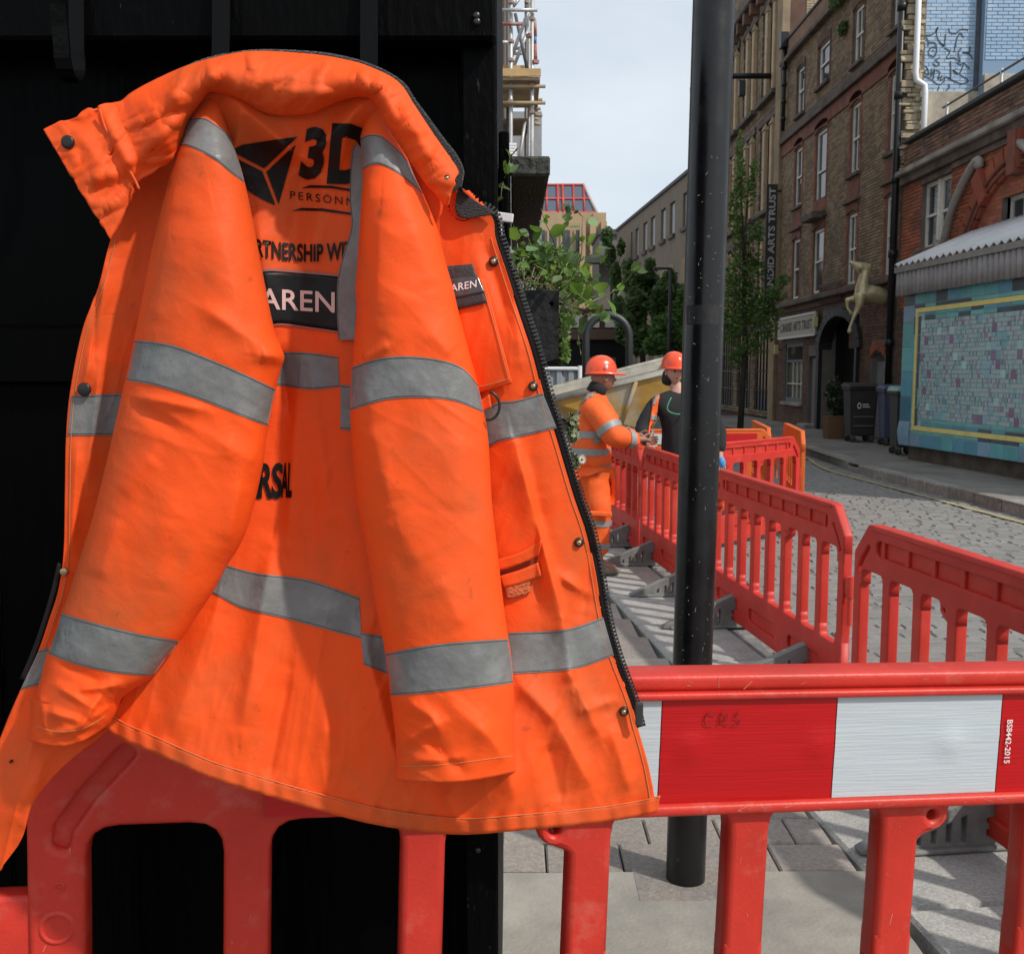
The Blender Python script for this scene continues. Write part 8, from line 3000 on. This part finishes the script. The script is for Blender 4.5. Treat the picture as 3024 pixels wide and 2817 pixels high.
tmp = bpy.data.meshes.new('t'); tmp.from_pydata(hv_, [], hf_); bmj.from_mesh(tmp); bmj.to_mesh(bod2.data); bmj.free(); bpy.data.meshes.remove(tmp)
for p in bod2.data.polygons: p.use_smooth = True
features(per2, hc2, rz2, M_skin2, False)
helmet(per2, hc2 + Vector((0, .01, .045)), .116, rz2, .04)
J = {'pel': (P2(cx2, 930), .20, .17), 'wai': (P2(cx2, 880), .195, .165), 'che': (P2(cx2, 820), .21, .17), 'sho': (P2(cx2, 782), .165, .135), 'col': (P2(1315, 748), .112, .105)}
B = [('pel', 'wai'), ('wai', 'che'), ('che', 'sho'), ('sho', 'col')]
for s_, sh_, el_, wr_ in (('l', shl, ell, wrl), ('r', shr, elr, wrr)):
    J['s' + s_] = (sh_, .10); J['m' + s_] = (sh_.lerp(el_, .5), .09); J['e' + s_] = (el_, .078); J['w' + s_] = (el_.lerp(wr_, .92), .052)
    B += [('sho', 's' + s_), ('s' + s_, 'm' + s_), ('m' + s_, 'e' + s_), ('e' + s_, 'w' + s_)]
hod = skin('hoodie', J, B, M_blackc, per2, 2)
rough_cloth(hod, .012, 9, 8.0)
hodh = skin('hood', {'a': (hc2 + Vector((-.01, .03, -.13)), .125, .12), 'b': (hc2 + Vector((-.01, .058, -.04)), .098, .10), 'c': (hc2 + Vector((-.005, .055, .04)), .092, .09)}, [('a', 'b'), ('b', 'c')], M_blackc, per2, 2)
J = {'pel': (P2(cx2, 940), .18, .16)}; B = []
for s_, o_ in (('l', -.1), ('r', .1)):
    hx_ = P2(cx2, 935).x + o_
    J['h' + s_] = (Vector((hx_, Y2p, .8)), .135); J['k' + s_] = (Vector((hx_ + o_ * .2, Y2p - .03, .46)), .105); J['a' + s_] = (Vector((hx_ + o_ * .2, Y2p + .02, .1)), .088)
    B += [('pel', 'h' + s_), ('h' + s_, 'k' + s_), ('k' + s_, 'a' + s_)]
skin('trousers', J, B, M_wor, per2, 2)
for o_ in (-.12, .12):
    hx_ = P2(cx2, 935).x + o_
    skin('boot', {'a': (Vector((hx_, Y2p + .02, .08)), .06), 'b': (Vector((hx_, Y2p + .05, .02)), .05), 'c': (Vector((hx_, Y2p - .07, .015)), .045), 'd': (Vector((hx_, Y2p - .17, .005)), .036)}, [('a', 'b'), ('b', 'c'), ('c', 'd')], M_boot, per2, 2)
# harness straps following the hoodie
from mathutils.bvhtree import BVHTree


def drape_strip(obj_, pts, width, m, parent, nm, off=.008, n=26, nw=5):
    """strip lying on a garment along a line of picture positions"""
    bv = BVHTree.FromPolygons([v.co for v in obj_.data.vertices], [tuple(p.vertices) for p in obj_.data.polygons])
    q = catmull(pts, n)
    t = np.gradient(q, axis=0); t /= np.linalg.norm(t, axis=1)[:, None]
    nn2 = np.stack([-t[:, 1], t[:, 0]], 1)
    rows_ = []
    for i in range(n):
        row = []
        for k in range(nw):
            u, v_ = q[i] + nn2[i] * width * (k / (nw - 1) - .5)
            d_ = ray(u * K, v_ * K).normalized()
            hit = bv.ray_cast(Vector((0, 0, CAM_H)), d_)
            row.append(hit[0] - d_ * off if hit[0] is not None else None)
        rows_.append(row)
    v, f, idx = [], [], {}
    for i in range(n):
        for k in range(nw):
            if rows_[i][k] is not None:
                idx[(i, k)] = len(v); v.append(rows_[i][k])
    for i in range(n - 1):
        for k in range(nw - 1):
            c4 = [(i, k), (i + 1, k), (i + 1, k + 1), (i, k + 1)]
            if all(c in idx for c in c4): f.append(tuple(idx[c] for c in c4))
    o = pyd(nm, v, f, m, parent, True)
    mo = o.modifiers.new('t', 'SOLIDIFY'); mo.thickness = .006
    return o


drape_strip(hod, [(1280, 757), (1274, 775), (1270, 800), (1265, 830), (1262, 865)], 11, M_wor, hod, 'harness_strap')
drape_strip(hod, [(1281, 760), (1274, 774), (1269, 786)], 5, M_wtape, hod, 'reflective_band', .014)
drape_strip(hod, [(1270, 806), (1268, 817)], 10, M_wtape, hod, 'reflective_band', .014, 6)
drape_strip(hod, [(1358, 757), (1366, 775), (1372, 800), (1376, 830), (1378, 865)], 11, M_wor, hod, 'harness_strap')
drape_strip(jkt, [(1152, 765), (1138, 772), (1126, 785), (1120, 805)], 7, M_wtape, jkt, 'reflective_band', .008)
for k, (a, b) in enumerate((((1131, 765), (1134, 772)), ((1127, 770), (1131, 778)), ((1124, 777), (1127, 785)))):
    drape_strip(jkt, [a, b], 2.2, M_blackc, jkt, 'back_print', .006, 6)
gpts = [P2(1303, 772, -.20), P2(1297, 785, -.215), P2(1296, 796, -.225), P2(1308, 803, -.235), P2(1325, 803, -.235), P2(1340, 790, -.225), P2(1346, 772, -.20)]
tube('green_drawcord', catmull(gpts, 20), .005, mat('green_cord', (.06, .32, .17), .6), per2, 6)
bm = bmesh.new(); bmesh.ops.create_icosphere(bm, subdivisions=2, radius=.045, matrix=Matrix.Translation(wrr + Vector((.01, -.03, -.06))) @ Matrix.Diagonal((.8, .8, 1.3, 1)))
gl = bm_obj('blue_glove', bm, mat('blue_glove', (.06, .30, .62), .6, bump=.4, bscale=40), per2, True)
rough_cloth(gl, .008, 30, 2)
# tool passed between them
tl = tube('small_hand_tool', [P1(1262, 850, -.02), P1(1268, 838, .1)], .012, mat('tool_grey', (.2, .2, .19), .5), None, 8)
tag(tl, 'small grey tool held between the two workers', 'tool')
print('leaf objects', NLEAF)
